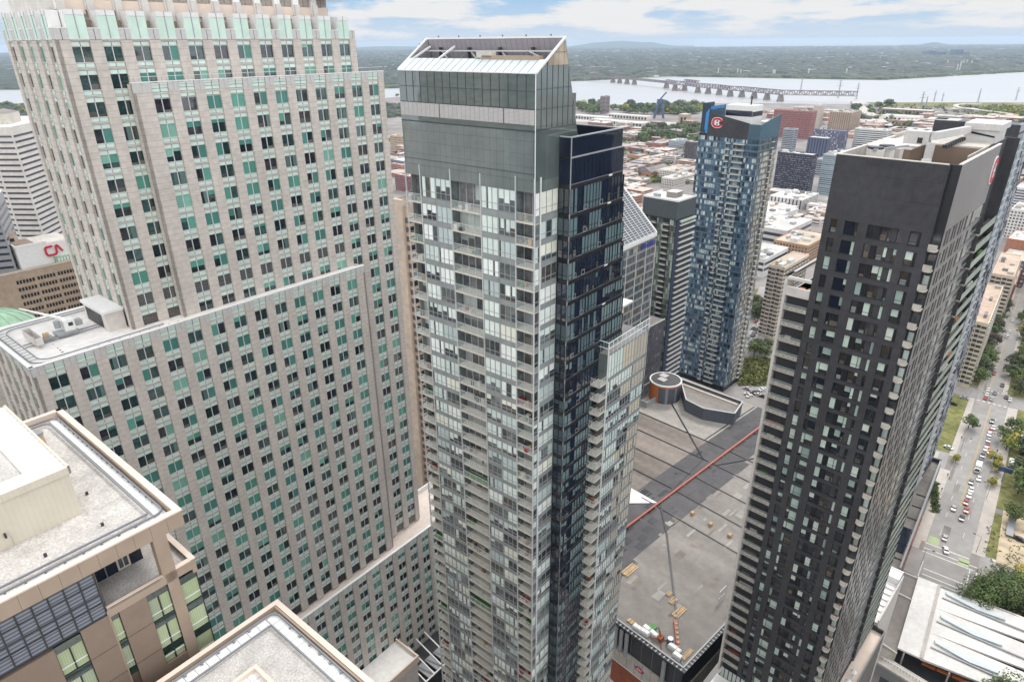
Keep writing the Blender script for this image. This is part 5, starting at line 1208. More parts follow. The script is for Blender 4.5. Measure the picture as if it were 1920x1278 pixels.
mb = MB(); mb.box(bx0, bx1 + 9, cy_ + 4, cy_ + 20, zt + .05, bz1, 'white_metal', top='concrete'); mb.box(bx0 + 1, bx1 - 3, cy_ + 5, cy_ + 19, bz1, bz1 + .05, 'brown_panel'); mb.box(bx0, bx1, cy_ + 3.9, cy_ + 4.3, bz1, bz1 + 1, 'white_metal'); mb.box(bx0 - .2, bx0 + .2, cy_ + 4.3, cy_ + 20, bz1, bz1 + 1, 'white_metal')
mb.box(bx1 + 1, bx1 + 10, cy_ + 2.6, cy_ + 4, zt + .1, zt + 2.4, 'copper_green'); 
for i in range(7): mb.box(bx1 + 2 + i * 1.1, bx1 + 2.6 + i * 1.1, cy_ + 2.5, cy_ + 2.6, zt + .5, zt + 1.9, 'white_metal')
CN.part('roof_house', mb)
mb = MB(); lx = bx1 - 1.2; lz = bz1 - 5.2; yy = cy_ + 3.6; w2 = 1.0
def stroke(pts):
    for i in range(len(pts) - 1): mb.beam((lx + pts[i][0] * .55, yy, lz + pts[i][1] * .72), (lx + pts[i + 1][0] * .55, yy, lz + pts[i + 1][1] * .72), .6, .72, 'logo_red')
stroke([(5.0, 5.0), (1.0, 5.0), (.2, 4.4), (0, 3.4), (0, 1.6), (.4, .4), (1.4, 0), (5.6, 0), (6.6, .5), (7.0, 1.6), (7.0, 4.0), (7.5, 5.0), (8.3, 5.0), (11.0, 1.2)])
CN.part('lettering', mb)
# pale block left of it and lower tan wing
V_ = FG.l(atd(5, 470, 330)); mb = MB(); t = Thing('beige_annex', 'low beige annex with dark window strips at the left edge beside the roof box', 'building', FG, V_[0], V_[1] + 6, 0)
z_ = atd(5, 440, 330).z; mb.box(V_[0] - 40, V_[0] + 6, V_[1], V_[1] + 14, 0, z_, 'wallcol', (.50, .42, .34), top='membrane'); t.part('wall', mb)
for k in range(3):
    mb = MB(); mb.box(V_[0] - 38, V_[0] + 5, V_[1] - .08, V_[1], z_ - 3.6 - k * 2.8, z_ - 2.2 - k * 2.8, 'navy_band'); t.part('window_band', mb)
# green copper dome
dv = atd(4, 640, 235); DRr = 12.5; dz = atd(4, 578, 235).z
t = Thing('copper_dome', 'pale green copper dome with raised ribs at the left edge', 'dome', None, dv.x, dv.y, 0); mb = MB(); n, m_ = 28, 9
def dp(i, j): th = 2 * math.pi * i / n; ph_ = math.pi / 2 * j / m_; return (dv.x + DRr * math.cos(ph_) * math.cos(th), dv.y + DRr * math.cos(ph_) * math.sin(th), dz - DRr * 1.05 + DRr * 1.05 * math.sin(ph_))
for i in range(n):
    for j in range(m_): mb.face([dp(i, j), dp(i + 1, j), dp(i + 1, j + 1), dp(i, j + 1)], 'copper_green')
t.part('shell', mb); mb = MB()
for i in range(0, n, 2):
    for j in range(m_ - 1): mb.beam(dp(i, j), dp(i, j + 1), .3, .3, 'copper_green')
t.part('rib', mb); mb = MB(); mb.prism([(dv.x + 12.6 * math.cos(2 * math.pi * k / n), dv.y + 12.6 * math.sin(2 * math.pi * k / n)) for k in range(n)], 0, dz - DRr * 1.05, 'concrete'); t.part('drum', mb)
# ================================================================== generic survey-placed blocks
def solve(fr, c, z, px, along):
    """length along a (+1) or b (+2) from c until the image column is px"""
    d = fr.a if along == 1 else fr.b; lo, hi = 0.0, 400.0
    f0 = proj((c.x, c.y, z))[0] - px
    for _ in range(50):
        m = (lo + hi) / 2; f = proj((c.x + d.x * m, c.y + d.y * m, z))[0] - px
        if (f > 0) == (f0 > 0): lo = m
        else: hi = m
    return lo
WIN_D = [(.035, .04, .05), (.06, .07, .085), (.10, .115, .13)]
def block(name, label, cat, base, yt, xl, xr, wall=(.4, .38, .36), roof=(.5, .48, .45), style='ribbon', fr=FT, L=None, Dp=None, fh=3.2, group=None, winc=WIN_D, pitch=False):
    c = at(base[0], base[1], 0); h = max(4, zon(yt, c.x, c.y)); p, q = fr.l(c)
    D_ = Dp or max(6, solve(fr, c, h / 2, xl, 2)); L_ = L or max(6, solve(fr, c, h / 2, xr, 1))
    t = Thing(name, label, cat, fr, p, q, 0, group); mb = MB()
    mb.box(p, p + L_, q, q + D_, 0, h, 'wallcol', wall, skip='t'); mb.face([(p, q, h), (p + L_, q, h), (p + L_, q + D_, h), (p, q + D_, h)], 'roofcol', roof)
    if not pitch:
        e = .35
        for a in ((p - .05, p + L_ + .05, q - .05, q + e), (p - .05, p + e, q + e, q + D_ + .05), (p + e, p + L_ + .05, q + D_ - e, q + D_ + .05), (p + L_ - e, p + L_ + .05, q + e, q + D_ - e)): mb.box(*a, h + .005, h + .7, 'wallcol', jit((min(1, wall[0] * 1.25), min(1, wall[1] * 1.25), min(1, wall[2] * 1.25)), .05))
    t.part('wall', mb)
    if pitch:
        mb = MB(); m = q + D_ / 2; r = D_ * .28
        mb.extr([(p - .4, q - .5, h), (p - .4, q + D_ + .5, h), (p - .4, m, h + r)], (L_ + .8, 0, 0), 'roofcol', roof); t.part('roof', mb)
    else:
        rg = random.Random(int(base[0] * 13 + base[1])); mb = MB()
        for k in range(max(1, int(L_ * D_ / 130))):
            if k > 16: break
            w, l, hh = rg.uniform(1.5, min(7, L_ * .3)), rg.uniform(1.5, min(7, D_ * .3)), rg.uniform(.8, 3.2); x = p + rg.uniform(.8, max(.9, L_ - w - .8)); y = q + rg.uniform(.8, max(.9, D_ - l - .8))
            mb.box(x, x + w, y, y + l, h + .02, h + hh, 'paint', rg.choice([(.6, .6, .58), (.35, .35, .35), (.45, .40, .34), (.2, .2, .2)]))
        t.part('roof_plant', mb)
    A = Face(p, q, 0, 1, -1, 0); Bf = Face(p, q, 1, 0, 0, -1)
    n = int((h - 1.2) / fh); rg = random.Random(int(base[0] * 7 + base[1] * 3))
    wn = []
    for k in range(n):
        z = h - 1.0 - (k + 1) * fh + .7
        if z < .5: break
        for F, W_ in ((A, D_), (Bf, L_)):
            if style == 'ribbon':
                def f1(mb, F=F, W_=W_, z=z): F.bar(mb, .5, W_ - .5, z, z + fh * .48, -.05, .06, 'glass_city', jit(rg.choice(winc), .3))
            elif style == 'grid':
                nn = max(1, int(W_ / 2.6)); w = W_ / nn
                for i in range(nn):
                    def f1(mb, F=F, z=z, i=i, w=w, c=jit(rg.choice(winc), .4)): F.bar(mb, i * w + w * .22, i * w + w * .78, z, z + fh * .52, -.05, .05, 'glass_city', c)
                    c_ = F.pt((i + .5) * w, 0, z); wn.append((c_[0], c_[1], z, f1))
                continue
            elif style == 'checker':
                for i in range(int(W_ / 1.5)):
                    def f1(mb, F=F, z=z, i=i, c=jit(rg.choice([(.02, .022, .035), (.03, .03, .045), (.05, .05, .07)]), .3), s=rg.random() < .42):
                        F.bar(mb, i * 1.5 + .2, i * 1.5 + 1.3, z, z + fh * .55, -.05, .05, 'glass_city', c)
                        if s: F.bar(mb, i * 1.5 + .2, i * 1.5 + 1.35, z - .25, z - .05, 0, .3, 'white_metal')
                    c_ = F.pt(i * 1.5, 0, z); wn.append((c_[0], c_[1], z, f1))
                continue
            elif style == 'slit':
                nn = max(1, int(W_ / 4)); w = W_ / nn
                for i in range(nn):
                    def f1(mb, F=F, z=z, i=i, w=w): F.bar(mb, i * w + w * .1, i * w + w * .45, z, z + fh * .98, -.05, .05, 'glass_city', winc[0] if winc is not WIN_D else (.03, .035, .06))
                    c_ = F.pt(i * w, 0, z); wn.append((c_[0], c_[1], z, f1))
                continue
            elif style == 'balc':
                def f1(mb, F=F, W_=W_, z=z, r=rg.random()):
                    r2 = random.Random(r); nn = max(2, int(W_ / 4.5)); w = W_ / nn
                    for i in range(nn):
                        F.bar(mb, i * w + .3, i * w + w * .55, z, z + fh * .5, -.05, .05, 'glass_city', jit(r2.choice(winc), .4))
                        F.bar(mb, i * w + w * .6, i * w + w * .98, z - .3, z + fh * .6, -.05, .04, 'glass_city', (.03, .03, .035)); F.bar(mb, i * w + w * .6, i * w + w * .98, z - .35, z + .1, .04, .9, 'paint', (.45, .42, .38))
            else: continue
            c_ = F.pt(W_ / 2, 0, z); wn.append((c_[0], c_[1], z, f1))
    t.cells({'ribbon': 'window_band', 'balc': 'balcony_row'}.get(style, 'window'), wn, 90)
    return t
BR = (.26, .105, .075); TAN = (.46, .36, .26); GRY = (.33, .33, .34); WHT = (.66, .65, .63); DKN = (.045, .05, .075); BEI = (.54, .46, .37)
RW, RG_, RB = (.57, .555, .525), (.36, .35, .34), (.50, .42, .34)
block('checkered_block', 'dark block with scattered pale balcony fronts and white roof edge, beside the blue tower', 'apartment block', (1511, 368), 292, 1453, 1527, DKN, RW, 'checker', fh=2.6)
block('navy_slab', 'navy apartment slab with vertical dark stripes behind the checkered block', 'apartment block', (1545, 298), 260.7, 1512, 1557, (.10, .12, .19), RW, 'slit', fh=3)
block('striped_tower', 'slim striped tower with dark crown near the red brick factory', 'tower', (1483.5, 284), 243, 1466, 1494, (.36, .38, .42), (.12, .12, .14), 'ribbon', fh=3)
block('white_frame_block', 'dark block with white framed top storeys right of the navy slab', 'apartment block', (1578, 286), 247, 1523, 1588, (.13, .14, .20), (.2, .2, .22), 'grid', fh=3, winc=[(.6, .6, .6), (.06, .07, .1), (.12, .1, .18)])
block('white_striped_block', 'white and black banded apartment block right of the white framed one', 'apartment block', (1655, 290), 245, 1599, 1668, (.62, .62, .60), RW, 'ribbon', fh=3.4)
block('brick_factory', 'long red brick factory with many windows near the river bridge', 'factory', (1514, 262), 210, 1448, 1528, (.30, .13, .12), (.30, .2, .2), 'grid', fh=4, winc=[(.10, .06, .07), (.14, .08, .09)])
block('grain_elevator', 'tall pale concrete grain elevator beside the red brick factory', 'elevator', (1532, 246), 199, 1522, 1543, (.47, .42, .37), (.46, .43, .4), 'none')
block('silo_block', 'long tan silo block beside the concrete elevator near the bridge end', 'silo', (1589, 249), 212, 1553, 1612, (.36, .29, .23), (.42, .38, .33), 'slit', fh=12, winc=[(.2, .15, .12)])
block('glass_banded_block', 'pale blue banded glass block tucked behind the dark tower top', 'office block', (1555, 368), 292, 1537, 1590, (.34, .40, .44), RW, 'ribbon', fh=2.4, winc=[(.10, .14, .17), (.2, .26, .3)])
block('linking_block', 'low grey banded block between the checkered block and the glass one', 'building', (1541, 330), 300, 1527, 1560, (.32, .34, .37), RG_, 'ribbon', fh=3)
block('campus_hall', 'broad pale campus hall with flat white roofs beyond the blue tower', 'campus building', (1429, 521), 487, 1418, 1480, (.60, .60, .60), (.52, .51, .49), 'ribbon', fh=5, L=46, Dp=48, winc=[(.03, .03, .035)])
block('campus_hall', 'second campus hall with dark glazed bay, farther back and right', 'campus building', (1470, 468), 434, 1432, 1540, (.52, .52, .52), (.55, .535, .51), 'ribbon', fh=6, L=60, Dp=45, winc=[(.04, .045, .05)])
block('campus_hall', 'farthest campus hall with clean white raised roof', 'campus building', (1500, 396), 376, 1470, 1550, (.56, .55, .54), (.64, .63, .61), 'slit', fh=5, L=50, Dp=38)
block('campus_hall', 'low cluttered campus hall full of rooftop ducts', 'campus building', (1450, 430), 410, 1418, 1500, (.5, .49, .48), (.58, .56, .53), 'none', L=60, Dp=55)
block('beige_apartment_block', 'narrow beige apartment block with balcony column left of the dark tower', 'apartment block', (1449, 636), 503, 1431, 1474, BEI, RB, 'balc', fh=2.75, L=38)
block('brick_annex', 'tan brick block with flat gravel roof behind the beige apartment block', 'building', (1508, 500), 462, 1494, 1540, (.38, .24, .15), RB, 'grid', fh=3, L=50, Dp=30)
block('beige_slab', 'long beige apartment slab with tan roof along the tree-lined avenue', 'apartment block', (1815, 729), 608, 1794, 1826, (.56, .50, .38), (.55, .42, .33), 'balc', fh=2.8, fr=FG, L=75)
block('beige_slab', 'next beige apartment slab with orange end wall, farther up the avenue', 'apartment block', (1872, 610), 520, 1846, 1884, (.54, .45, .35), (.56, .43, .34), 'balc', fh=2.8, fr=FG, L=60)
block('brick_row_house', 'red brick walk-up with bay fronts beside the avenue', 'row house', (1893, 570), 536, 1868, 1899, (.32, .10, .07), RB, 'grid', fh=3, fr=FG, L=60)
block('rooftop_unit_block', 'brown block with large white cooling unit on its tan roof, upper right edge', 'building', (1915, 540), 493, 1868, 1935, (.13, .10, .10), (.54, .46, .38), 'grid', fh=3.2, winc=[(.5, .48, .46), (.2, .2, .22)], L=36)
block('white_gridded_block', 'white block with gridded windows at the right edge', 'apartment block', (1925, 452), 398, 1888, 1960, WHT, RW, 'grid', fh=3, L=40)
block('white_banded_block', 'white and blue banded block at the right edge, above the gridded one', 'apartment block', (1928, 400), 356, 1898, 1960, (.60, .60, .62), RW, 'ribbon', fh=3, L=50)
block('red_roof_block', 'low red brick hall with white roof strip at the right edge', 'building', (1930, 480), 455, 1885, 1960, (.36, .16, .10), (.62, .6, .57), 'none', L=40)
block('grey_white_block', 'grey and white block with dark roof slots above the parkland trees', 'building', (1269, 279), 264.5, 1253, 1288, (.38, .42, .46), RW, 'ribbon', fh=3, winc=[(.2, .24, .28)])
block('dark_slab', 'dark brown tower with balcony edge left of the blue tower', 'apartment tower', (1299.5, 312), 268, 1283, 1306, (.10, .085, .10), RB, 'grid', fh=3)
block('brick_shed', 'brick train shed with long grey pitched roof', 'shed', (1219.7, 330), 323, 1199, 1254, (.42, .22, .15), (.24, .22, .22), 'none', pitch=True)
block('pale_warehouse', 'pale flat-roofed warehouse above the brick shed', 'warehouse', (1225, 305), 295, 1216, 1272, (.42, .42, .42), (.64, .61, .58), 'ribbon', fh=5)
block('brick_row', 'long red brick hall with grey curved roof by the railway', 'hall', (1200, 302), 293, 1176, 1216, (.42, .20, .13), (.40, .39, .39), 'none')
block('beige_roof_block', 'beige warehouse with sawtooth windows below the pale one', 'warehouse', (1243.6, 330), 322, 1226, 1276, (.44, .37, .31), (.50, .42, .37), 'grid', fh=4)
block('white_loft_block', 'white loft block with dark window rows left of the blue tower', 'loft block', (1268, 340), 322, 1236, 1304, (.60, .58, .55), RB, 'grid', fh=3)
block('white_loft_block', 'second white loft block with roof terraces, nearer the grey slab tower', 'loft block', (1262, 352), 336, 1240, 1302, (.56, .52, .48), RW, 'grid', fh=3)
block('tan_warehouse', 'tan warehouse with regular windows seen between the granite and glass towers', 'warehouse', (752, 284), 256, 732, 775, TAN, RB, 'grid', fh=4, L=60)
block('blue_window_block', 'navy windowed block in the gap between the granite and glass towers', 'building', (757, 322), 303, 733, 775, (.17, .18, .25), RW, 'grid', fh=3, L=40)
block('brick_corner_block', 'dark red brick block in the gap right of the granite tower', 'building', (770, 362), 332, 741, 800, (.24, .11, .12), RB, 'grid', fh=3.2, L=40)
# tan ribbed slab right behind the granite tower
v1 = atd(768, 385, 225); p, q = FG.l(v1); zt = atd(752, 392, 222).z
t = Thing('tan_ribbed_tower', 'tan ribbed office tower squeezed between the granite tower and the glass tower', 'office tower', FG, p, q + 10, 0); mb = MB(); x0 = FG.onx(764, 480, 0.0001)[0] if False else p
ya = FG.l(atd(768, 500, 225))[1]
mb.box(p, p + 30, ya, ya + 6.5, 0, zt, 'wallcol', (.55, .43, .33), top='membrane'); mb.box(p - 1.2, p, ya + 1.8, ya + 6.5, 0, zt + 2, 'wallcol', (.60, .50, .41))
t.part('wall', mb); F = Face(p, ya, 1, 0, 0, -1); Fx = Face(p, ya, 0, 1, -1, 0); wn = []
for k in range(34):
    def f1(mb, z=zt - 6 - k * 3.3):
        for i in range(9): F.bar(mb, .5 + i * 3.2, 2.2 + i * 3.2, z, z + 2.0, -.05, .05, 'navy_band')
        for i in range(3): Fx.bar(mb, .15 + i * .55, .5 + i * .55, z, z + 1.9, -.05, .05, 'navy_band')
    wn.append(item(F, 4, zt - 6 - k * 3.3, f1))
t.cells('window_row', wn, 60)
mb = MB(); t2 = Thing('tan_roof_block', 'lower tan block with flat roofs behind the glass tower balconies', 'building', FG, *FG.l(atd(765, 372, 300)), 0); a = FG.l(atd(757, 380, 300)); zr = atd(760, 372, 300).z
mb.box(a[0], a[0] + 40, a[1] - 14, a[1] + 4, 0, zr, 'wallcol', (.50, .40, .30), top='membrane_brown'); mb.box(a[0] + 4, a[0] + 12, a[1] - 10, a[1] - 2, zr, zr + 4, 'wallcol', (.52, .42, .33)); t2.part('wall', mb)
# old stone station in the gap
c = at(797, 800, 8); p, q = FG.l(c); t = Thing('stone_station', 'old grey stone station with small windows in the narrow gap between the towers', 'station', FG, p, q, 0)
zt = zon(716, c.x, c.y); mb = MB(); mb.box(p - 2, p + 34, q, q + 40, 0, zt, 'wallcol', (.40, .36, .31), top='membrane'); mb.prism([(p - 2, q), (p + 34, q), (p + 34, q + 40), (p - 2, q + 40)], zt, [zt, zt, zt + 9, zt + 9], 'purple_panel'); t.part('wall', mb)
F = Face(p - 2, q, 0, 1, -1, 0)
for k in range(3):
    for i in range(9):
        for dx in (1.0, 2.4): mb = MB(); F.bar(mb, dx + i * 3.6, dx + .9 + i * 3.6, zt - 4.2 - k * 4.6, zt - 1.6 - k * 4.6, -.05, .06, 'navy_band'); t.part('window', mb)
for nm, lb_, px, py, w, l, h, m in (('white_canopy', 'white flat canopy roof below the stone station', 783, 800, 14, 26, 6, 'white_roof'), ('pale_low_roof', 'pale low roof with duct in the narrow gap, nearer the granite tower', 786, 838, 30, 16, 5, 'white_roof'), ('grey_flat_roof', 'grey flat roof with diagonal seam between the towers, next to the pinkish ledge', 795, 920, 46, 40, 8, 'membrane'), ('white_strip_roof', 'white roof with green edge above the stone station', 778, 668, 20, 26, 12, 'white_roof')):
    c = at(px, py, h); p, q = FG.l(c); t = Thing(nm, lb_, 'building', FG, p, q, 0); mb = MB(); mb.box(p - w / 2, p + w / 2, q - l / 2, q + l / 2, 0, h, 'concrete', top=m); mb.box(p - w / 2, p + w / 2, q - l / 2 - .1, q - l / 2 + .4, h, h + .8, 'white_metal'); t.part('wall', mb)
# ---- small roofs of the old district, one thing each
rg = random.Random(21)
REG = [((1085, 340), (1200, 420), 62, 'in the old quarter left of the grey slab'), ((1090, 230), (1310, 270), 34, 'on the harbour side beyond the railway'), ((1090, 270), (1310, 345), 52, 'in the lane beside the brick shed'),
       ((1600, 222), (1890, 262), 58, 'in the industrial yards near the river shore'), ((1440, 372), (1565, 420), 14, 'near the checkered block'), ((735, 236), (775, 340), 12, 'right of the granite tower'),
       ((1700, 205), (1920, 232), 16, 'by the river road'), ((1850, 300), (1960, 430), 26, 'at the right edge beyond the dark tower'), ((1440, 205), (1560, 235), 14, 'around the red brick factory')]
WC = [(.40, .20, .15), (.45, .30, .22), (.48, .42, .36), (.60, .57, .53), (.30, .28, .28), (.50, .30, .24), (.36, .16, .12)]
RC = [(.54, .52, .49), (.47, .42, .37), (.35, .33, .33), (.52, .45, .39), (.43, .34, .30), (.58, .56, .54)]
CN_ = ['brick', 'tan', 'stone', 'white', 'grey', 'terracotta', 'dark red']; RN_ = ['white', 'beige', 'grey', 'sandy', 'brown', 'bright white']
for (xa, ya), (xb, yb), n, where in REG:
    for i in range(n):
        x, y = rg.uniform(xa, xb), rg.uniform(ya, yb); v = at(x, y, 0); d = v.length
        wi, ri = rg.randrange(7), rg.randrange(6); w, l, h = rg.uniform(8, 22), rg.uniform(8, 26), rg.choice([6, 7, 8, 10, 12]); sc_ = 1 + max(0, (d - 600) / 900)
        w *= sc_; l *= sc_; p, q = FT.l(v)
        lab = f'low {CN_[wi]} house with {RN_[ri]} roof {where}'.replace('bright white', 'whitish')
        t = Thing('low_house', lab, 'house', FT, p, q, 0, 'low houses ' + where); mb = MB()
        mb.box(p - w / 2, p + w / 2, q - l / 2, q + l / 2, 0, h, 'wallcol', jit(WC[wi]), skip='t'); mb.face([(p - w / 2, q - l / 2, h), (p + w / 2, q - l / 2, h), (p + w / 2, q + l / 2, h), (p - w / 2, q + l / 2, h)], 'roofcol', jit(RC[ri], .08))
        for k in range(rg.randint(1, 4)): a, b_ = p + rg.uniform(-.4, .3) * w, q + rg.uniform(-.4, .3) * l; mb.box(a, a + rg.uniform(1, 4), b_, b_ + rg.uniform(1, 4), h, h + rg.uniform(.8, 2.6), 'paint', rg.choice([(.6, .6, .58), (.3, .3, .3), (.45, .25, .2)]))
        t.part('wall', mb)
        for k in range(int(h / 3)):
            for F, W_ in ((Face(p - w / 2, q - l / 2, 0, 1, -1, 0), l), (Face(p - w / 2, q - l / 2, 1, 0, 0, -1), w)):
                mb = MB(); F.bar(mb, W_ * .08, W_ * .92, 1.1 + k * 3, 2.4 + k * 3, -.05, .05, 'glass_city', jit((.11, .105, .11), .4)); t.part('window_band', mb)
# ================================================================== ground, street, station
def struct(name, mb, label=None): o = ob(name, mb.mesh(name)); o['kind'] = 'structure'; o['label'] = label or name.replace('_', ' '); return o
def sheet(name, pts, z, m, label=None, fr=FG):
    mb = MB(); mb.face([tuple(fr.w(x, y, z)) for x, y in pts], m); return struct(name, mb, label)
def rect(name, x0, x1, y0, y1, z, m, label=None, fr=FG): return sheet(name, [(x0, y0), (x1, y0), (x1, y1), (x0, y1)], z, m, label, fr)
mb = MB(); shore = [at(-900, 214), at(560, 196), at(760, 181), at(900, 192), at(1090, 197), at(1400, 193), at(1600, 196), at(1700, 192), at(1900, 192), at(2600, 196)]
mb.face([(v.x, v.y, 0) for v in shore] + [(2600, -300, 0), (-900, -600, 0), (-3500, 1500, 0)], 'ground'); struct('ground', mb, 'city ground')
rect('road', 225, 660, -12.2, 2.6, .012, 'asphalt', 'avenue running away between pavements')
sheet('road_fork', [(225, -17), (300, -13), (225, -60)], .008, 'asphalt'); rect('cross_road', 404, 417, -200, 180, .016, 'asphalt', 'cross street at the far junction'); rect('near_cross_road', 236, 252, -120, 14, .020, 'asphalt', 'cross street at the near junction')
mb = MB()
def pave(x0, x1, y0, y1):
    P = [FG.w(x0, y0), FG.w(x1, y0), FG.w(x1, y1), FG.w(x0, y1)]; mb.prism([(v.x, v.y) for v in P], 0, .13, 'pavement')
for a in ((258, 318, 2.6, 7.5), (332, 403, 2.6, 5.2), (417, 660, .6, 3.2), (262, 403, -16.5, -12.2), (417, 660, -10.4, -8.2)): pave(*a)
pave(252, 258, 4, 14); pave(318, 332, 9, 12); struct('pavement', mb, 'pale pavements along the avenue')
mb = MB()
for a in ((334, 402, 5.2, 17), (419, 660, 3.2, 14), (300, 403, -38, -16.5), (419, 660, -34, -10.4), (264, 296, -24, -16.5)): P = [FG.w(a[0], a[2]), FG.w(a[1], a[2]), FG.w(a[1], a[3]), FG.w(a[0], a[3])]; mb.face([(v.x, v.y, .10) for v in P], 'lawn')
lw = struct('lawn', mb, 'worn grass verges'); 
sheet('vacant_lot', [(262, -20), (300, -19), (302, -60), (262, -60)], .14, 'dirt', 'sandy vacant lot'); rect('parking_ground', 318, 334, 5, 18, .02, 'asphalt', 'small asphalt forecourt'); rect('parking_ground', 300, 392, -70, -38, .06, 'asphalt', 'parking lot at the right edge')
mb = MB()
def mk(x0, x1, y0, y1, m, z=.03): P = [FG.w(x0, y0), FG.w(x1, y0), FG.w(x1, y1), FG.w(x0, y1)]; mb.face([(v.x, v.y, z) for v in P], m)
mk(292, 400, -4.75, -4.60, 'mark_yellow'); mk(292, 400, -5.10, -4.95, 'mark_yellow'); mk(420, 640, -2.3, -2.1, 'mark_yellow')
for k in range(9): mk(270 + k * 14, 274 + k * 14, -8.6, -8.45, 'mark_white'); mk(266 + k * 14, 270 + k * 14, -1.2, -1.05, 'mark_white')
mk(257.6, 258.2, -12, 2.6, 'mark_white'); mk(254.0, 254.5, -15, 2.6, 'mark_white'); mk(251.6, 252.1, -15, 2.6, 'mark_white')
mk(238, 251.4, -15.4, -15.0, 'mark_white'); mk(240, 251.4, -13.2, -12.9, 'mark_white'); mk(236, 246, 1.2, 1.5, 'mark_white'); mk(238, 238.5, -13, .5, 'mark_white'); mk(241.5, 242, -13, .5, 'mark_white')
mk(258.8, 263.5, -1.6, 1.9, 'mark_green'); mk(252.4, 256.6, -12.4, -8.9, 'mark_green')
for k in range(6): mk(262.4 + k * 1.8, 263.4 + k * 1.8, -24, -17, 'mark_white'); mk(402 + 0, 403, -11.5 + k * 2.4, -10.3 + k * 2.4, 'mark_white'); mk(418, 419, -11.5 + k * 2.4, -10.3 + k * 2.4, 'mark_white')
for k in range(9): mk(330 + k * 3, 330.15 + k * 3, -15.8, -12.4, 'mark_white', .15)
for (x, y, w, l) in ((300, -2.6, 2, 9), (330, -7, 2.4, 7), (286, -9, 1.6, 12), (350, 0, 2.2, 6), (268, -4, 2.5, 6), (310, 1, 1.3, 14)): mk(x, x + l, y, y + w, 'membrane', .022)
struct('road_markings', mb, 'painted road markings')
# podium along the avenue
PD = Thing('street_podium', 'long low podium with beige roof kerb and brick and glass street front along the avenue', 'building', FG, 290, 10, 0)
v1 = FG.l(at(1763, 866, 13)); v2 = FG.l(at(1690, 1070, 13)); yk = (v1[1] + v2[1]) / 2; xa, xb = v2[0], v1[0]
mb = MB(); mb.box(xa, xb, yk, yk + 26, 0, 12.6, 'grey_metal', top='membrane'); mb.box(xa - 20, xa, yk + 3, yk + 26, 0, 9, 'concrete', top='membrane'); PD.part('wall', mb)
mb = MB(); mb.box(xb - .8, xb, yk, yk + 26, 12.6, 14.4, 'dark_metal'); mb.box(xa, xb - .8, yk, yk + .6, 12.6, 14.2, 'grey_metal'); mb.box(xa, xb - 8, yk + 5.2, yk + 6.4, 12.6, 13.4, 'beige_coping'); mb.box(xb - 9, xb - 8, yk + 6.4, yk + 20, 12.6, 13.4, 'beige_coping'); mb.box(xa + 10, xa + 26, yk + 1, yk + 4.8, 12.6, 13.0, 'navy_glass')
for i in range(6): mb.box(xa + 6 + i * 9, xa + 6.3 + i * 9, yk + .6, yk + 4, 12.6, 13, 'dark_metal')
PD.part('parapet', mb)
for k, (a, b_, m) in enumerate(((xa, xa + 22, 'brick_red'), (xa + 22, xa + 40, 'orange_panel'), (xa + 40, xb, 'grey_brick'))):
    mb = MB(); mb.box(a, b_, yk - .2, yk, 0, 12.4, m)
    for i in range(int((b_ - a) / 4)): mb.box(a + i * 4 + .5, a + i * 4 + 3.4, yk - .28, yk - .2, 1, 4.4, 'navy_glass'); mb.box(a + i * 4 + .5, a + i * 4 + 3.4, yk - .28, yk - .2, 6, 11, 'navy_glass')
    PD.part('street_front', mb)
# bus and rail station canopies
ST = Thing('station_canopy', 'large white station roof of long sawtooth canopies with grey skylights, bottom right', 'station roof', FG, 215, -8, 0)
c0 = FG.l(at(1722, 1080, 8)); c1 = FG.l(at(1683, 1213, 8)); c2 = FG.l(at(1920, 1188, 8))
sx0, sy0 = c0; ux = Vector((c1[0] - c0[0], c1[1] - c0[1])); Lh = ux.length; ux /= Lh; vy = Vector((c2[0] - c0[0], c2[1] - c0[1])); vy = (vy - ux * vy.dot(ux)).normalized()
def sp(u, v, z): return (sx0 + ux.x * u + vy.x * v, sy0 + ux.y * u + vy.y * v, z)
mb = MB()
def slab(us, vs, z0, z1, m, top=None):
    P = [sp(us[i], vs[i], 0)[:2] for i in range(len(us))]; mb.prism(P, z0, z1, m, top=top)
slab([0, Lh, Lh, 0], [0, 0, 6.4, 6.4], 7.4, 8.0, 'white_roof')
bw_ = Lh / 3.0
for k in range(4):
    u0 = k * bw_ - (0 if k else 0)
    if k == 3: break
    P = [sp(u0, 6.4, 0)[:2], sp(u0 + bw_, 6.4, 0)[:2], sp(u0 + bw_ - 3.0, 36, 0)[:2], sp(u0 + .3, 36, 0)[:2]]
    mb.prism(P, 7.2, [8.0, 8.0, 7.7, 8.9], 'white_roof'); P2 = [sp(u0 + .2, 36.3, 0)[:2], sp(u0 + bw_ - 3.2, 36.3, 0)[:2], sp(u0 + bw_ - 6.4, 72, 0)[:2], sp(u0 + .2, 72, 0)[:2]]
    mb.prism(P2, 7.0, [8.7, 7.6, 7.2, 8.4], 'white_roof')
P2 = [sp(-2.4, 37, 0)[:2], sp(-.2, 37, 0)[:2], sp(-.6, 72, 0)[:2], sp(-5.0, 72, 0)[:2]]; mb.prism(P2, 7.0, 8.5, 'white_roof')
ST.part('roof', mb)
mb = MB()
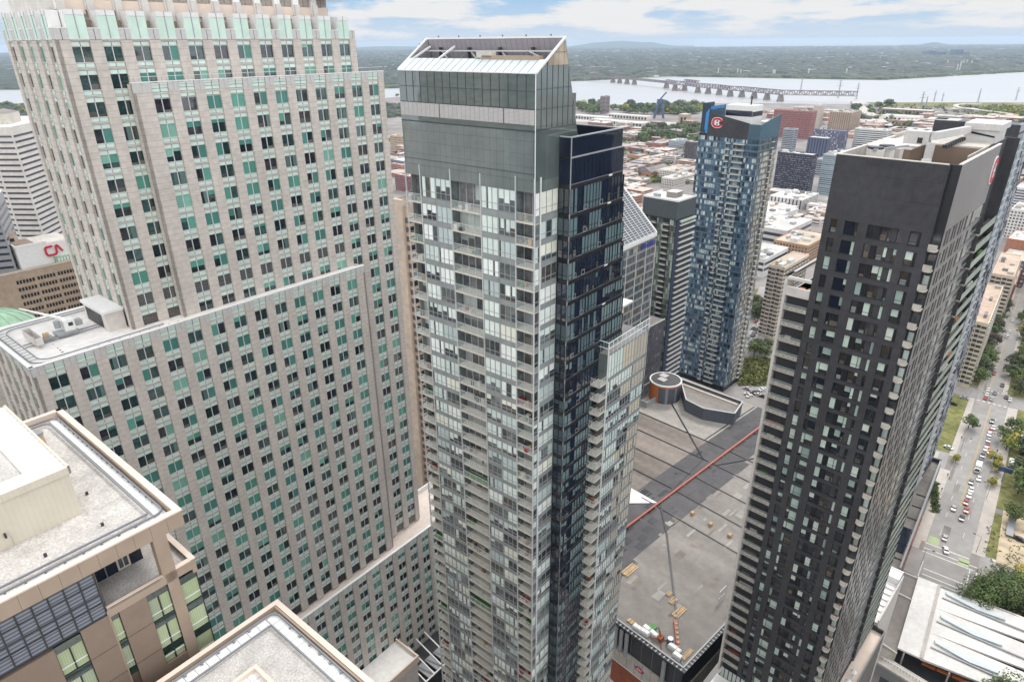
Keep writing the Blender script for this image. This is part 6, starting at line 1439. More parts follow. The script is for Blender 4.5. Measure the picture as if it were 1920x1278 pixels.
for k in range(3):
    u0 = k * bw_ + bw_ * .30
    for v0, l in ((8.5, 17), (39, 15)):
        P = [sp(u0 - .6, v0, 0)[:2], sp(u0 + .4, v0 + .5, 0)[:2], sp(u0 + 2.2, v0 + l * .55, 0)[:2], sp(u0 + 1.5, v0 + l, 0)[:2], sp(u0 + .6, v0 + l, 0)[:2]]
        mb.prism(P, 8.25, 8.75, 'skylight')
    mb.prism([sp(u0 + 2.3, 8, 0)[:2], sp(u0 + 2.8, 8, 0)[:2], sp(u0 + 2.8, 32, 0)[:2], sp(u0 + 2.3, 32, 0)[:2]], 8.1, 8.4, 'grey_metal'); mb.prism([sp(u0 + 2.4, 38, 0)[:2], sp(u0 + 3.1, 38, 0)[:2], sp(u0 + 3.1, 70, 0)[:2], sp(u0 + 2.4, 70, 0)[:2]], 8.0, 8.4, 'grey_metal')
mb.prism([sp(.5, 7, 0)[:2], sp(1.0, 7, 0)[:2], sp(1.0, 34, 0)[:2], sp(.5, 34, 0)[:2]], 8.2, 8.6, 'grey_metal'); mb.prism([sp(0, 6.0, 0)[:2], sp(Lh, 6.0, 0)[:2], sp(Lh, 7.0, 0)[:2], sp(0, 7.0, 0)[:2]], 8.0, 8.2, 'concrete')
ST.part('skylight', mb)
mb = MB()
for k in range(3):
    u0 = (k + 1) * bw_
    for v in range(7, 70, 4): P = [sp(u0 - 1.2 - .075 * v, v, 0)[:2], sp(u0 - .3 - .05 * v, v, 0)[:2], sp(u0 - .3 - .05 * v, v + 3.6, 0)[:2], sp(u0 - 1.2 - .075 * v, v + 3.6, 0)[:2]]; mb.prism(P, 5.2, 5.5, 'orange_panel' if v % 8 else 'mark_yellow')
    for v in (36.15,): mb.prism([sp(u0 - bw_ + .2, v - .18, 0)[:2], sp(u0 - 1.6, v - .18, 0)[:2], sp(u0 - 1.6, v + .18, 0)[:2], sp(u0 - bw_ + .2, v + .18, 0)[:2]], 8.0, 9.2, 'brick_red')
for v in (2, 14, 26, 38, 50, 62):
    for k in range(4): mb.tube(sp(k * bw_ * .98 + .5, v, 0), sp(k * bw_ * .98 + .5, v, 7.2), .25, .25, 'concrete_light')
ST.part('gutter_frame', mb)
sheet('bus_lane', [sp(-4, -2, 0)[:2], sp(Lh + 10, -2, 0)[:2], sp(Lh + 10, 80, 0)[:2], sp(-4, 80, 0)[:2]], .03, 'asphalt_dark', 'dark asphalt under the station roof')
mb = MB()
for k in range(4):
    for dv in (0,): mb.face([(*FG.w(*sp(k * bw_ + 1.2, 2, 0)[:2]).xy, .045), (*FG.w(*sp(k * bw_ + 1.7, 2, 0)[:2]).xy, .045), (*FG.w(*sp(k * bw_ + 1.7, 78, 0)[:2]).xy, .045), (*FG.w(*sp(k * bw_ + 1.2, 78, 0)[:2]).xy, .045)], 'mark_yellow')
mb.face([(*FG.w(*sp(Lh + 3, 2, 0)[:2]).xy, .045), (*FG.w(*sp(Lh + 3.6, 2, 0)[:2]).xy, .045), (*FG.w(*sp(Lh + 3.6, 78, 0)[:2]).xy, .045), (*FG.w(*sp(Lh + 3, 78, 0)[:2]).xy, .045)], 'mark_yellow'); struct('bus_lane_markings', mb, 'yellow lane lines')
# grey link roofs between tower and station
LK = Thing('link_roof', 'grey flat membrane roof between the dark tower and the white station roof', 'building', FG, 0, 0, 0)
P = [at(1690, 1075, 7), at(1722, 1083, 7), at(1681, 1225, 7), at(1600, 1225, 7)]
LK.e.location = (P[0].x, P[0].y, 0); LK.e.rotation_euler = (0, 0, 0); LK.o = (P[0].x, P[0].y, 0); LK.fr = None
mb = MB(); mb.prism([(v.x, v.y) for v in P], 0, 7, 'concrete', top='membrane'); LK.part('wall', mb)
mb = MB()
for a, b_ in ((at(1682, 1112, 7), at(1708, 1125, 7)), (at(1650, 1205, 7), at(1681, 1226, 7)), (at(1692, 1073, 7), at(1720, 1085, 7))): mb.beam((a.x, a.y, 7.3), (b_.x, b_.y, 7.3), .5, .6, 'concrete_light')
LK.part('kerb', mb)
RM = Thing('concrete_ramp', 'concrete bridge ramp with railings below the station at the bottom edge', 'ramp', None, *at(1700, 1270, 5).xy, 0)
a, b_ = at(1632, 1222, 5), at(1760, 1300, 5); mb = MB(); mb.beam((a.x, a.y, 4.6), (b_.x, b_.y, 4.6), 4.2, .8, 'concrete'); mb.beam((a.x, a.y, 2), (b_.x, b_.y, 2), 3.2, 4, 'grey_metal'); RM.part('deck', mb); mb = MB()
for k in range(22): v = a.lerp(b_, k / 22); mb.beam((v.x, v.y, 3.4), (v.x, v.y, 5.8), .12, .12, 'grey_metal')
mb.beam((a.x, a.y, 5.9), (b_.x, b_.y, 5.9), .2, .15, 'white_metal'); RM.part('railing', mb)
# ================================================================== vehicles
def carmesh():
    P = {}
    b = MB()                                            # body with bonnet, cabin and boot outline, wheel arches implied by dark sills
    prof = [(-2.15, .32), (-2.2, .75), (-2.0, .92), (-1.35, .98), (-.75, 1.42), (.55, 1.45), (1.15, 1.0), (1.95, .86), (2.18, .68), (2.18, .32)]
    w0, w1 = .86, .66
    def yy(z): return w0 if z < 1.0 else w0 - (z - 1.0) / .45 * (w0 - w1)
    Lp = [(x, yy(z), z) for x, z in prof]; Rp = [(x, -yy(z), z) for x, z in prof]; n = len(prof)
    b.face(Lp, 'car_white'); b.face(Rp[::-1], 'car_white')
    for i in range(n): j = (i + 1) % n; b.face([Lp[i], Rp[i], Rp[j], Lp[j]], 'car_white')
    P['body'] = b
    g = MB()
    g.face([(1.12, .74, 1.03), (1.12, -.74, 1.03), (.62, -.62, 1.42), (.62, .62, 1.42)], 'car_glass'); g.face([(-1.32, .76, 1.02), (-1.32, -.76, 1.02), (-.80, -.62, 1.40), (-.80, .62, 1.40)], 'car_glass')
    g.v = [(x + (.02 if x > 0 else -.02), y, z + .02) for x, y, z in g.v]
    for s in (1, -1): g.face([(-1.15, s * .865, 1.0), (.95, s * .865, 1.0), (.5, s * .70, 1.38), (-.72, s * .70, 1.38)], 'car_glass')
    P['window'] = g
    for x in (-1.35, 1.32):
        for s in (1, -1):
            w = MB(); w.tube((x, s * .92, .32), (x, s * .70, .32), .32, .32, 'tyre', n=12); P.setdefault('wheel', []).append(w)
    for s in (1, -1):
        l = MB(); l.box(2.12, 2.2, s * .5 - .16, s * .5 + .16, .62, .76, 'lamp_lens'); P.setdefault('headlight', []).append(l)
        l = MB(); l.box(-2.22, -2.15, s * .6 - .14, s * .6 + .14, .68, .84, 'tail_lens'); P.setdefault('tail_light', []).append(l)
    return P
CP = carmesh(); CM = {k: ([m.mesh(k) for m in v] if isinstance(v, list) else [v.mesh(k)]) for k, v in CP.items()}
def car(x, y, colr, label, hd=0, kind='car', fr=FG, sc_=1.0, group=None, z=.03):
    e = bpy.data.objects.new('parked_car' if 'parked' in label else 'car', None); COL.objects.link(e); e.location = fr.w(x, y, z); e.rotation_euler = (0, 0, fr.rot + hd)
    e.scale = (sc_, sc_, sc_ * (1.18 if kind == 'suv' else 1)); tagit(e, label, 'car', group)
    for k, ms in CM.items():
        for me in ms:
            o = ob(k, me, e)
            if k == 'body': o.material_slots[0].link = 'OBJECT'; o.material_slots[0].material = MATS['car_' + colr]
def street(px, py): return FG.l(at(px, py, 0))
# traffic, read off the photo: queue coming towards the camera on the right of the yellow line, two driving on the left
u6 = 6.39
Q6 = [(1020, 200, 'black', 'black car at the head of the far queue below the junction'), (1035, 275, 'white', 'white car half under the yellow tree in the queue'), (1003, 312, 'red', 'bright red car in the queue beside the yellow tree'), (985, 355, 'white', 'white car behind the bright red car'), (975, 425, 'silver', 'silver car with brownish reflections behind the white one'), (965, 490, 'red', 'dark red car in mid queue ahead of a white car'), (943, 530, 'white', 'white car in mid queue behind the dark red one'), (903, 612, 'black', 'black car near the kerb ahead of the box truck'), (880, 668, 'grey', 'grey car right ahead of the box truck'),
      (862, 885, 'white', 'white car alone in the kerb lane after the box truck'), (768, 925, 'grey', 'grey car in the inner lane after the box truck'), (770, 1018, 'white', 'white car first of a white pair in the inner lane'), (745, 1088, 'white', 'white car second of the white pair, nearer the camera'), (708, 1170, 'red', 'small red car following the two white cars'), (560, 1240, 'silver', 'silver car driving away on the left lane'), (712, 1265, 'red', 'dark red car at the end of the queue'), (985, 565, 'orange', 'orange car parked under the yellow green tree')]
for X, Y, cl, lb_ in Q6: x, y = street(1700 + X / u6, 760 + Y / u6); car(x, y, cl, lb_, math.pi, 'suv' if 'black' in cl else 'car')
k8 = 2.375
for X, Y, cl, lb_, hd in ((1147, 553, 'black', 'black car last in the queue before the stop line', math.pi), (1071, 640, 'silver', 'silver car waiting beside the green bike box', 0), (1075, 695, 'white', 'white car turning through the near crossing', .25), (1087, 238, 'white', 'white van parked on the forecourt left of the avenue', 1.2)):
    x, y = street(1320 + X / k8, 740 + Y / k8); car(x, y, cl, lb_, hd)
k9 = 5.806
for X, Y, cl, lb_, hd in ((800, 15, 'white', 'white van far up the avenue on the left', 0), (770, 130, 'white', 'white car first in the far left kerb row', 0), (750, 165, 'white', 'white car second in the far left kerb row', 0), (735, 190, 'silver', 'silver car third in the far left kerb row', 0), (862, 205, 'silver', 'silver car at the far right kerb under trees', 0), (615, 545, 'white', 'white car by the left kerb just past a red one', 0), (598, 585, 'red', 'red car by the left kerb beyond the junction', 0), (535, 765, 'white', 'white car waiting at the junction, left kerb, rear', 0), (522, 815, 'white', 'white car waiting at the junction, left kerb, middle', 0), (508, 855, 'red', 'red car waiting at the junction front, left kerb', 0), (610, 800, 'grey', 'dark grey van leading away from the junction', 0), (573, 865, 'silver', 'silver car entering the junction', 0), (692, 715, 'black', 'black car parked by the right kerb beyond the junction', 0), (733, 845, 'black', 'dark car parked under the trees at the junction corner', 0), (775, 875, 'white', 'white car beside the dark one at the junction corner', 0), (150, 920, 'black', 'black car on the cross street by the dark tower', 1.57), (275, 855, 'silver', 'silver car on the cross street under a tree', 1.57)):
    x, y = street(1760 + X / k9, 600 + Y / k9); car(x, y, cl, lb_, hd)
for k, cl in enumerate(('white', 'black', 'silver', 'white', 'grey', 'black')):
    x, y = street(1915 + 1, 822 + k * 6.5); car(x + 1, y - 1, cl, f'{cl} car parked in the lot behind the yellow trees', 1.2, group='cars parked in the right-hand lot')
x, y = street(1910, 1012); car(x, y, 'black', 'black car parked beside the flatbed trailer at the right edge', 1.3); 
rg = random.Random(9)
for k in range(26):                                     # street and lot beyond the arena
    X, Y = [(1408 + k * 2.2, 590 - (k % 2) * 0 + 0) for _ in (0,)][0] if k < 0 else (1403 + (k % 13) * 2.9 + rg.uniform(-.5, .5), 636 - (k % 13) * 6.2 + (k // 13) * 14)
    cl = rg.choice(['white', 'silver', 'grey', 'black', 'red', 'white']); v = FT.l(at(X, Y, 0)); car(v[0], v[1], cl, f'{cl} car in the double queue on the road left of the beige apartment block', 0, fr=FT, group='cars queuing left of the beige apartment block')
for k in range(10): cl = rg.choice(['white', 'black', 'silver', 'grey']); v = FT.l(at(1400 + rg.uniform(0, 40), 728 + rg.uniform(0, 22), 0)); car(v[0], v[1], cl, f'{cl} car in the yard behind the arena roof', rg.uniform(0, 3), fr=FT, group='cars in the yard behind the arena')
# box truck, van, flatbed
def truck(px, py, label, L=7.0, hd=math.pi, body='car_white', name='box_truck', cab='car_white'):
    x, y = street(px, py); t = Thing(name, label, 'truck', FG, x, y, .03); s = 1 if hd == 0 else -1
    mb = MB(); mb.box(x - s * L / 2, x + s * (L / 2 - 1.9), y - 1.15, y + 1.15, .8, 3.2, body); t.part('cargo_box', mb); mb = MB(); c = x + s * (L / 2 - .9)
    mb.prism([(c - .9, y - 1.05), (c + .9, y - 1.05), (c + .9, y + 1.05), (c - .9, y + 1.05)], .5, [2.3, 2.3, 2.3, 2.3] if s > 0 else [2.0, 2.3, 2.3, 2.0], cab); t.part('cab', mb); mb = MB(); mb.box(c - .95, c + .95, y - .9, y + .9, 1.5, 2.15, 'car_glass'); t.part('window', mb)
    for xx in (x - s * L * .3, c):
        for yy_ in (y - 1.0, y + 1.0): mb = MB(); mb.tube((xx, yy_ - .14, .5), (xx, yy_ + .14, .5), .5, .5, 'tyre', n=10); t.part('wheel', mb)
truck(1832, 881, 'white box truck in the queue on the avenue'); truck(1895, 872, 'white delivery van parked at an angle on the verge right of the avenue', 6, 0, name='delivery_van')
x, y = street(1895, 985); t = Thing('flatbed_truck', 'grey flatbed trailer truck parked on the lot at the right edge', 'truck', FG, x, y, .05); mb = MB(); mb.box(x - 9, x + 3, y - 1.2, y + 1.2, .9, 1.2, 'grey_metal'); t.part('bed', mb); mb = MB(); mb.box(x + 3.2, x + 5.6, y - 1.2, y + 1.2, .6, 3, 'car_white'); t.part('cab', mb)
for xx in (-7, -5, 0, 4): 
    mb = MB(); mb.tube((x + xx, y - 1.2, .5), (x + xx, y + 1.2, .5), .5, .5, 'tyre', n=10); t.part('wheel', mb)
x, y = street(1878, 902); t = Thing('billboard', 'dark blue billboard on a post between the avenue and the big trees', 'billboard', FG, x, y, 0); mb = MB(); mb.box(x - .3, x + .3, y - 2.6, y + 2.6, 5, 7.4, 'car_blue'); t.part('panel', mb); mb = MB(); mb.tube((x, y, 0), (x, y, 5), .3, .3, 'grey_metal'); t.part('post', mb)
# street lamps and signals
def lamp(px, py, label, h=8.5, cat='street lamp', name='street_lamp'):
    x, y = street(px, py); t = Thing(name, label, cat, FG, x, y, .1); mb = MB(); mb.tube((x, y, .1), (x, y, h), .12, .07, 'grey_metal'); mb.beam((x, y, h), (x, y - 2.2 if y > -4 else y + 2.2, h + .4), .1, .1, 'grey_metal'); t.part('post', mb); mb = MB(); yy_ = y - 2.4 if y > -4 else y + 2.4; mb.box(x - .2, x + .2, yy_ - .45, yy_ + .45, h + .3, h + .5, 'dark_metal'); t.part('lamp_head', mb)
for k, (px, py) in enumerate(((1801, 845), (1826, 757), (1849, 935), (1818, 740), (1727, 1058), (1830, 1035), (1890, 760))): lamp(px, py, ['street lamp on the left pavement opposite the box truck', 'street lamp near the street tree left of the avenue', 'street lamp by the right kerb near the crossing', 'signal post at the far junction corner', 'signal mast at the near crossing, left corner', 'signal mast at the near crossing, right corner', 'lamp at the far junction, right corner'][k], 7.5)
# ================================================================== people on the pavements
def person(px, py, top, leg, label):
    x, y = street(px, py); t = Thing('person', label, 'person', FG, x, y, .13); z = .13
    me = bpy.data.meshes.new('body'); V = [(0, 0, .93), (0, 0, 1.18), (0, 0, 1.42), (0, 0, 1.55), (0, 0, 1.70), (.05, .10, .9), (.10, .10, .48), (.06, .10, .06), (.16, .10, .03), (-.05, -.10, .9), (-.02, -.10, .48), (-.12, -.10, .06), (-.02, -.10, .03), (0, .20, 1.40), (.04, .25, 1.12), (.12, .24, .88), (0, -.20, 1.40), (-.04, -.25, 1.12), (.04, -.24, .88)]
    E_ = [(0, 1), (1, 2), (2, 3), (3, 4), (0, 5), (5, 6), (6, 7), (7, 8), (0, 9), (9, 10), (10, 11), (11, 12), (2, 13), (13, 14), (14, 15), (2, 16), (16, 17), (17, 18)]
    me.from_pydata(V, E_, []); o = ob('body', me, t.e); md = o.modifiers.new('s', 'SKIN'); md2 = o.modifiers.new('d', 'SUBSURF'); md2.levels = md2.render_levels = 1
    R_ = [.15, .16, .17, .065, .11, .10, .075, .05, .045, .10, .075, .05, .045, .07, .05, .04, .07, .05, .04]
    for i, r in enumerate(R_): me.skin_vertices[0].data[i].radius = (r, r)
    me.skin_vertices[0].data[0].use_root = True
    dg = bpy.context.evaluated_depsgraph_get(); m2 = bpy.data.meshes.new_from_object(o.evaluated_get(dg)); o.modifiers.clear(); o.data = m2
    for m in (top, leg, 'beige_panel'): m2.materials.append(MATS[m])
    for p in m2.polygons: p.material_index = 2 if p.center.z > 1.52 else 0 if p.center.z > .92 else 1
    mb = MB(); mb.tube((x, y, z + 1.70), (x, y, z + 1.85), .12, .06, 'bark', n=8); t.part('hair', mb)
for px, py, a, b_, lb_ in ((1802, 823, 'dark_metal', 'dark_metal', 'person in dark clothes walking on the left pavement of the avenue'), (1776, 893, 'car_red', 'dark_metal', 'person in a reddish top standing at the forecourt corner'), (1780, 897, 'white_metal', 'car_blue', 'person in a white top beside the one in red'), (1765, 920, 'dark_metal', 'car_blue', 'person in dark jacket near the planted hedge'), (1754, 957, 'car_blue', 'dark_metal', 'person on the pavement by the podium corner'), (1869, 848, 'dark_metal', 'bark', 'person in dark clothes under the trees on the right pavement')): person(px, py, a, b_, lb_)
# ================================================================== trees
def leafmesh(seed, hgt, rad, nleaf, size, cols, clumps=9):
    rg = random.Random(seed); mb = MB(); cl = []
    for i in range(clumps):
        a = rg.uniform(0, 6.28); r = rad * math.sqrt(rg.random()) * .72; z = hgt * (.34 + .52 * rg.random()) * (1 - .16 * (r / rad) ** 2)
        cl.append((r * math.cos(a), r * math.sin(a), z, rad * rg.uniform(.30, .52), jit(rg.choice(cols), .3)))
    cl.append((0, 0, hgt * .72, rad * .6, jit(cols[0], .2)))
    for i in range(nleaf):
        cx, cy, cz, cr, cc = rg.choice(cl)
        th = rg.uniform(0, 6.283); u = rg.uniform(-.75, 1); s = math.sqrt(1 - u * u); rr = cr * (.62 + .42 * rg.random())
        p = Vector((cx + rr * s * math.cos(th), cy + rr * s * math.sin(th), cz + rr * u * .8))
        n = Vector((rg.gauss(0, .5), rg.gauss(0, .5), 1)).normalized() * .6 + Vector((s * math.cos(th), s * math.sin(th), u)); n.normalize()
        a = n.orthogonal().normalized(); b_ = n.cross(a); an = rg.uniform(0, 6.28); a, b_ = a * math.cos(an) + b_ * math.sin(an), b_ * math.cos(an) - a * math.sin(an)
        z_ = size * rg.uniform(.6, 1.3); c = jit(cc, .35)
        mb.face([p + a * z_, p + b_ * z_ * .7, p - a * z_ * .8, p - b_ * z_ * .6], 'foliage', c)
    return mb.mesh('crown')
def trunkmesh(seed, hgt, rad):
    rg = random.Random(seed); mb = MB(); r0 = .022 * hgt + .08
    mb.tube((0, 0, -.2), (.1, .05, hgt * .42), r0, r0 * .6, 'bark', n=7)
    for i in range(5):
        a = rg.uniform(0, 6.28) + i * 1.25; mb.tube((.1, .05, hgt * (.30 + .03 * i)), (rad * .55 * math.cos(a), rad * .55 * math.sin(a), hgt * rg.uniform(.58, .78)), r0 * .5, r0 * .15, 'bark', n=5)
    mb.tube((.1, .05, hgt * .42), (0, 0, hgt * .8), r0 * .55, r0 * .15, 'bark', n=5)
    return mb.mesh('trunk')
GREEN = [(.085, .125, .038), (.110, .150, .046), (.065, .105, .035), (.125, .155, .055)]
YELL = [(.30, .28, .045), (.24, .26, .05), (.36, .29, .04), (.16, .20, .05)]
DEEP = [(.055, .085, .036), (.070, .098, .042), (.085, .095, .050)]
BRZ = [(.085, .062, .050), (.10, .08, .06), (.07, .07, .045)]
KIND = {}; HS = {'green': 1, 'yellow': 2, 'deep': 3, 'bronze': 4}
for k, cols in (('green', GREEN), ('yellow', YELL), ('deep', DEEP), ('bronze', BRZ)):
    KIND[k] = [(leafmesh(HS[k] + i * 7, 10, 5.2, 900, .52, cols, 12), trunkmesh(i, 10, 4.6)) for i in range(3)]
    KIND[k + '_far'] = [(leafmesh(HS[k] + 40 + i * 11, 8.6, 6.2, 330, 1.15, cols, 10), trunkmesh(i, 8, 3.2)) for i in range(4)]
    KIND[k + '_big'] = [(leafmesh(HS[k] + 70 + i * 5, 10, 5.6, 4200, .27, cols, 22), trunkmesh(i, 10, 4.6)) for i in range(2)]
TR = random.Random(33)
def tree(x, y, h, kind, label, group=None, name='tree', w=1.0):
    e = bpy.data.objects.new(name, None); COL.objects.link(e); e.location = (x, y, 0); e.rotation_euler = (0, 0, TR.uniform(0, 6.28)); s = h / 10; e.scale = (s * w * TR.uniform(.9, 1.15), s * w * TR.uniform(.9, 1.15), s)
    tagit(e, label, 'tree', group); cr, tk = TR.choice(KIND[kind]); ob('crown', cr, e); ob('trunk', tk, e); return e
def grove(poly, n, kinds, h, label, group, far=True):
    (xa, ya), (xb, yb) = poly
    for i in range(n):
        v = at(TR.uniform(xa, xb), TR.uniform(ya, yb), 0); k = TR.choice(kinds)
        col_ = {'green': 'green', 'yellow': 'yellow-green', 'deep': 'dark green', 'bronze': 'bronze'}[k]
        tree(v.x, v.y, h * TR.uniform(.75, 1.3), k + ('_far' if far else ''), f'{col_} tree {label}', group + ', ' + col_, w=1.15 if far else 1)
grove(((1084, 199), (1320, 215)), 84, ['green', 'green', 'deep', 'yellow'], 20, 'in the waterfront belt left of the blue tower', 'trees along the waterfront')
grove(((1205, 240), (1312, 268)), 46, ['green', 'green', 'deep'], 17, 'in the park above the old quarter', 'trees in the park')
grove(((1086, 268), (1165, 292)), 26, ['deep', 'green'], 14, 'in the clump beside the dark glass wing', 'trees by the railway')
grove(((1085, 290), (1300, 360)), 18, ['green', 'yellow', 'bronze'], 7, 'among the low houses of the old quarter', 'trees in the old quarter')
grove(((1600, 196), (1690, 228)), 14, ['deep', 'green'], 18, 'by the bridge end', 'trees by the bridge')
grove(((1840, 206), (1930, 226)), 12, ['yellow', 'green'], 16, 'beside the curved elevated road', 'trees by the elevated road')
grove(((1600, 205), (1920, 250)), 14, ['green', 'deep', 'bronze'], 13, 'scattered through the river industrial yards', 'trees in the yards')
grove(((735, 180), (800, 186)), 4, ['green'], 16, 'on the strip seen between the two towers', 'trees on the far strip'); grove(((-20, 200), (60, 215)), 8, ['green', 'yellow'], 18, 'on the island at the left edge', 'trees on the island')
for px, py, h, k in ((1413, 668, 11, 'green'), (1424, 662, 10, 'deep'), (1433, 672, 9, 'green'), (1440, 655, 8, 'green')): v = at(px, py); tree(v.x, v.y, h, k, {'green': 'leafy green tree by the road left of the dark tower balconies', 'deep': 'darkest tree in the small group left of the dark tower balconies'}[k], 'trees by the road behind the arena' if k == 'green' else None)
grove(((1405, 572), (1440, 600)), 10, ['green', 'deep'], 9, 'along the lane beside the beige apartment block', 'trees by the beige apartment block', False)
for k, (px, py, h) in enumerate([(1455, 386, 7), (1462, 388, 6), (1520, 384, 6), (1450, 384, 7)]): v = at(px, py); tree(v.x, v.y, h, 'yellow_far', 'small yellowing tree on the campus roof edge by the checkered block', 'small campus trees')
# avenue trees
rgA = random.Random(4)
for i in range(20):
    x = 424 + i * 7.5; y = 5.2 + rgA.uniform(-2.2, 3.2); v = FG.w(x, y); k = rgA.choice(['green', 'green', 'deep', 'bronze']); tree(v.x, v.y, rgA.uniform(8, 12), k, f'{dict(green="green", deep="dark green", bronze="bronze leaved")[k]} tree in the row left of the avenue beyond the junction', 'left avenue row, ' + k)
for i in range(26):
    x = 424 + i * 8; y = -12.6 + rgA.uniform(-4.5, 2.2); v = FG.w(x, y); k = rgA.choice(['green', 'green', 'deep', 'yellow']); tree(v.x, v.y, rgA.uniform(9, 13), k, f'{dict(green="green", deep="dark green", yellow="yellowing")[k]} tree in the row right of the avenue beyond the junction', 'right avenue row, ' + k)
for px, py, h, k, lb_ in ((1815, 803, 8.5, 'green', 'single round green street tree on the left pavement of the avenue'), (1791, 866, 5, 'yellow', 'small yellow green street tree at the forecourt corner'), (1879, 828, 9, 'green', 'tall green tree at the top of the yellow tree group'), (1886, 843, 9.5, 'yellow', 'brightest yellow tree right of the car queue'), (1902, 815, 10, 'green', 'dark leafy tree right of the yellow one'), (1862, 868, 6.5, 'yellow', 'yellow green tree overhanging the orange car'), (1868, 884, 6.5, 'yellow', 'second yellow green tree nearer the box truck'), (1858, 910, 5, 'yellow', 'small yellowing street tree by the white kerb lane car'),
                          (1908, 925, 13, 'green', 'large dark green tree beside the billboard'), (1900, 975, 9, 'green', 'green tree at the edge of the sandy lot'), (1915, 900, 11, 'deep', 'tree behind the billboard at the right edge'), (1915, 850, 9, 'deep', 'dark tree above the parked row at the right edge'), (1752, 875, 3.2, 'green', 'low clipped shrub in the planter by the podium')):
    v = at(px, py); tree(v.x, v.y, h, k, lb_)
for px, py, h, k, lb_ in ((1826, 1150, 13, 'green', 'leftmost big green tree above the white station roof'), (1850, 1140, 14, 'green', 'big green tree second from the left above the station roof'), (1880, 1150, 15, 'green', 'tall bright green tree in the middle of the clump above the station roof'), (1915, 1160, 14, 'deep', 'dark green tree at the right edge above the station roof'), (1875, 1110, 11, 'green', 'green tree behind the clump near the sandy lot'), (1908, 1115, 11, 'yellow', 'green tree with yellow leaves at the right edge by the sandy lot'), (1945, 1190, 13, 'green', 'green tree cut by the right edge beside the station roof')):
    v = at(px, py); tree(v.x, v.y, h, k + '_big', lb_)
for px, py, h, lb_ in ((1835, 1362, 15, 'tree crown rising into the bottom edge below the station roof'), (1866, 1345, 15.5, 'second tree crown at the bottom edge, tallest'), (1910, 1368, 14, 'tree crown at the bottom right corner')):
    v = at(px, py); tree(v.x, v.y, h, 'green_big', lb_)
# hedges and garden: ground cover nobody could count
def scrub(name, region, n, size, cols, label, kindm='foliage'):
    mb = MB(); rg = random.Random(len(name) + n); (xa, ya), (xb, yb) = region
    for i in range(n):
        v = at(rg.uniform(xa, xb), rg.uniform(ya, yb), 0); c = jit(rg.choice(cols), .35)
        for q in range(5):
            p = Vector((v.x + rg.gauss(0, size), v.y + rg.gauss(0, size), size * rg.uniform(.2, 1.4))); a = Vector((rg.gauss(0, 1), rg.gauss(0, 1), rg.gauss(0, .5))).normalized() * size; b_ = Vector((rg.gauss(0, 1), rg.gauss(0, 1), rg.gauss(0, .6))).normalized() * size
            mb.face([p + a, p + b_, p - a, p - b_], 'foliage', jit(c, .3))
    o = ob(name, mb.mesh(name)); tagit(o, label, 'shrubs', None, 'stuff')
scrub('garden_shrubs', ((1385, 672), (1445, 722)), 700, .8, [(.14, .16, .04), (.09, .12, .03), (.19, .17, .06)], 'wild yellow green garden patch between arena and dark tower')
scrub('lot_weeds', ((1845, 985), (1925, 1075)), 90, .32, [(.16, .16, .05), (.10, .12, .04)], 'weeds scattered over the sandy lot')
scrub('hedge_planting', ((1748, 905), (1757, 960)), 200, .5, [(.07, .11, .03), (.10, .13, .04)], 'clipped hedge along the podium planter')
scrub('shore_greenery', ((1838, 203), (1935, 226)), 520, 4.2, [(.22, .24, .05), (.12, .16, .05), (.28, .27, .06)], 'yellow green planting massed beside the elevated road')
scrub('yard_greenery', ((1598, 198), (1925, 252)), 420, 3.6, [(.10, .13, .05), (.14, .15, .06), (.08, .10, .05)], 'greenery scattered through the river yards')
scrub('quarter_greenery', ((1085, 236), (1312, 345)), 520, 3.0, [(.10, .14, .05), (.08, .11, .04), (.16, .17, .06)], 'greenery between the old quarter houses')
# ================================================================== river, bridge, far shore
mb = MB(); mb.face([(-9000, 900, -.6), (9000, 900, -.6), (9000, 6500, -.6), (-9000, 6500, -.6)], 'water'); struct('water', mb, 'wide pale river')
far = [at(-1500, 168), at(300, 168), at(680, 168), at(760, 164), at(1060, 153), at(1120, 150.5), at(1180, 146), at(1250, 143.5), at(1440, 146.5), at(1560, 149), at(1660, 150), at(1740, 145), at(1840, 139), at(1920, 135), at(2600, 130)]
mb = MB(); mb.face([(v.x, v.y, .4) for v in far] + [(26000, 9000, .4), (15000, 19500, .4), (0, 21500, .4), (-14000, 19500, .4), (-26000, 9000, .4)], 'far_land'); struct('far_land', mb, 'far wooded river plain')
mb = MB(); pts = [(-600, 196), (300, 196), (690, 196), (800, 199), (800, 214), (690, 222), (300, 222), (-600, 222)]; mb.face([(at(x, y).x, at(x, y).y, .2) for x, y in pts], 'far_land'); struct('island', mb, 'low green island')
def strip_w(name, pts, w, m='water', z=.7):
    mb = MB()
    for i in range(len(pts) - 1): a, b_ = at(*pts[i]), at(*pts[i + 1]); mb.face([(a.x, a.y, z), (b_.x, b_.y, z), (b_.x, b_.y + w, z), (a.x, a.y + w, z)], m)
    struct(name, mb)
strip_w('seaway_channel', [(1270, 141.5), (1420, 143), (1560, 144), (1640, 141.5)], 120); strip_w('seaway_channel', [(1645, 140), (1720, 135), (1780, 133)], 330); strip_w('seaway_channel', [(1815, 131.5), (1930, 128)], 300)
strip_w('far_shore_road', [(1180, 148), (1330, 141.5), (1560, 144)], 30, 'concrete', .9)
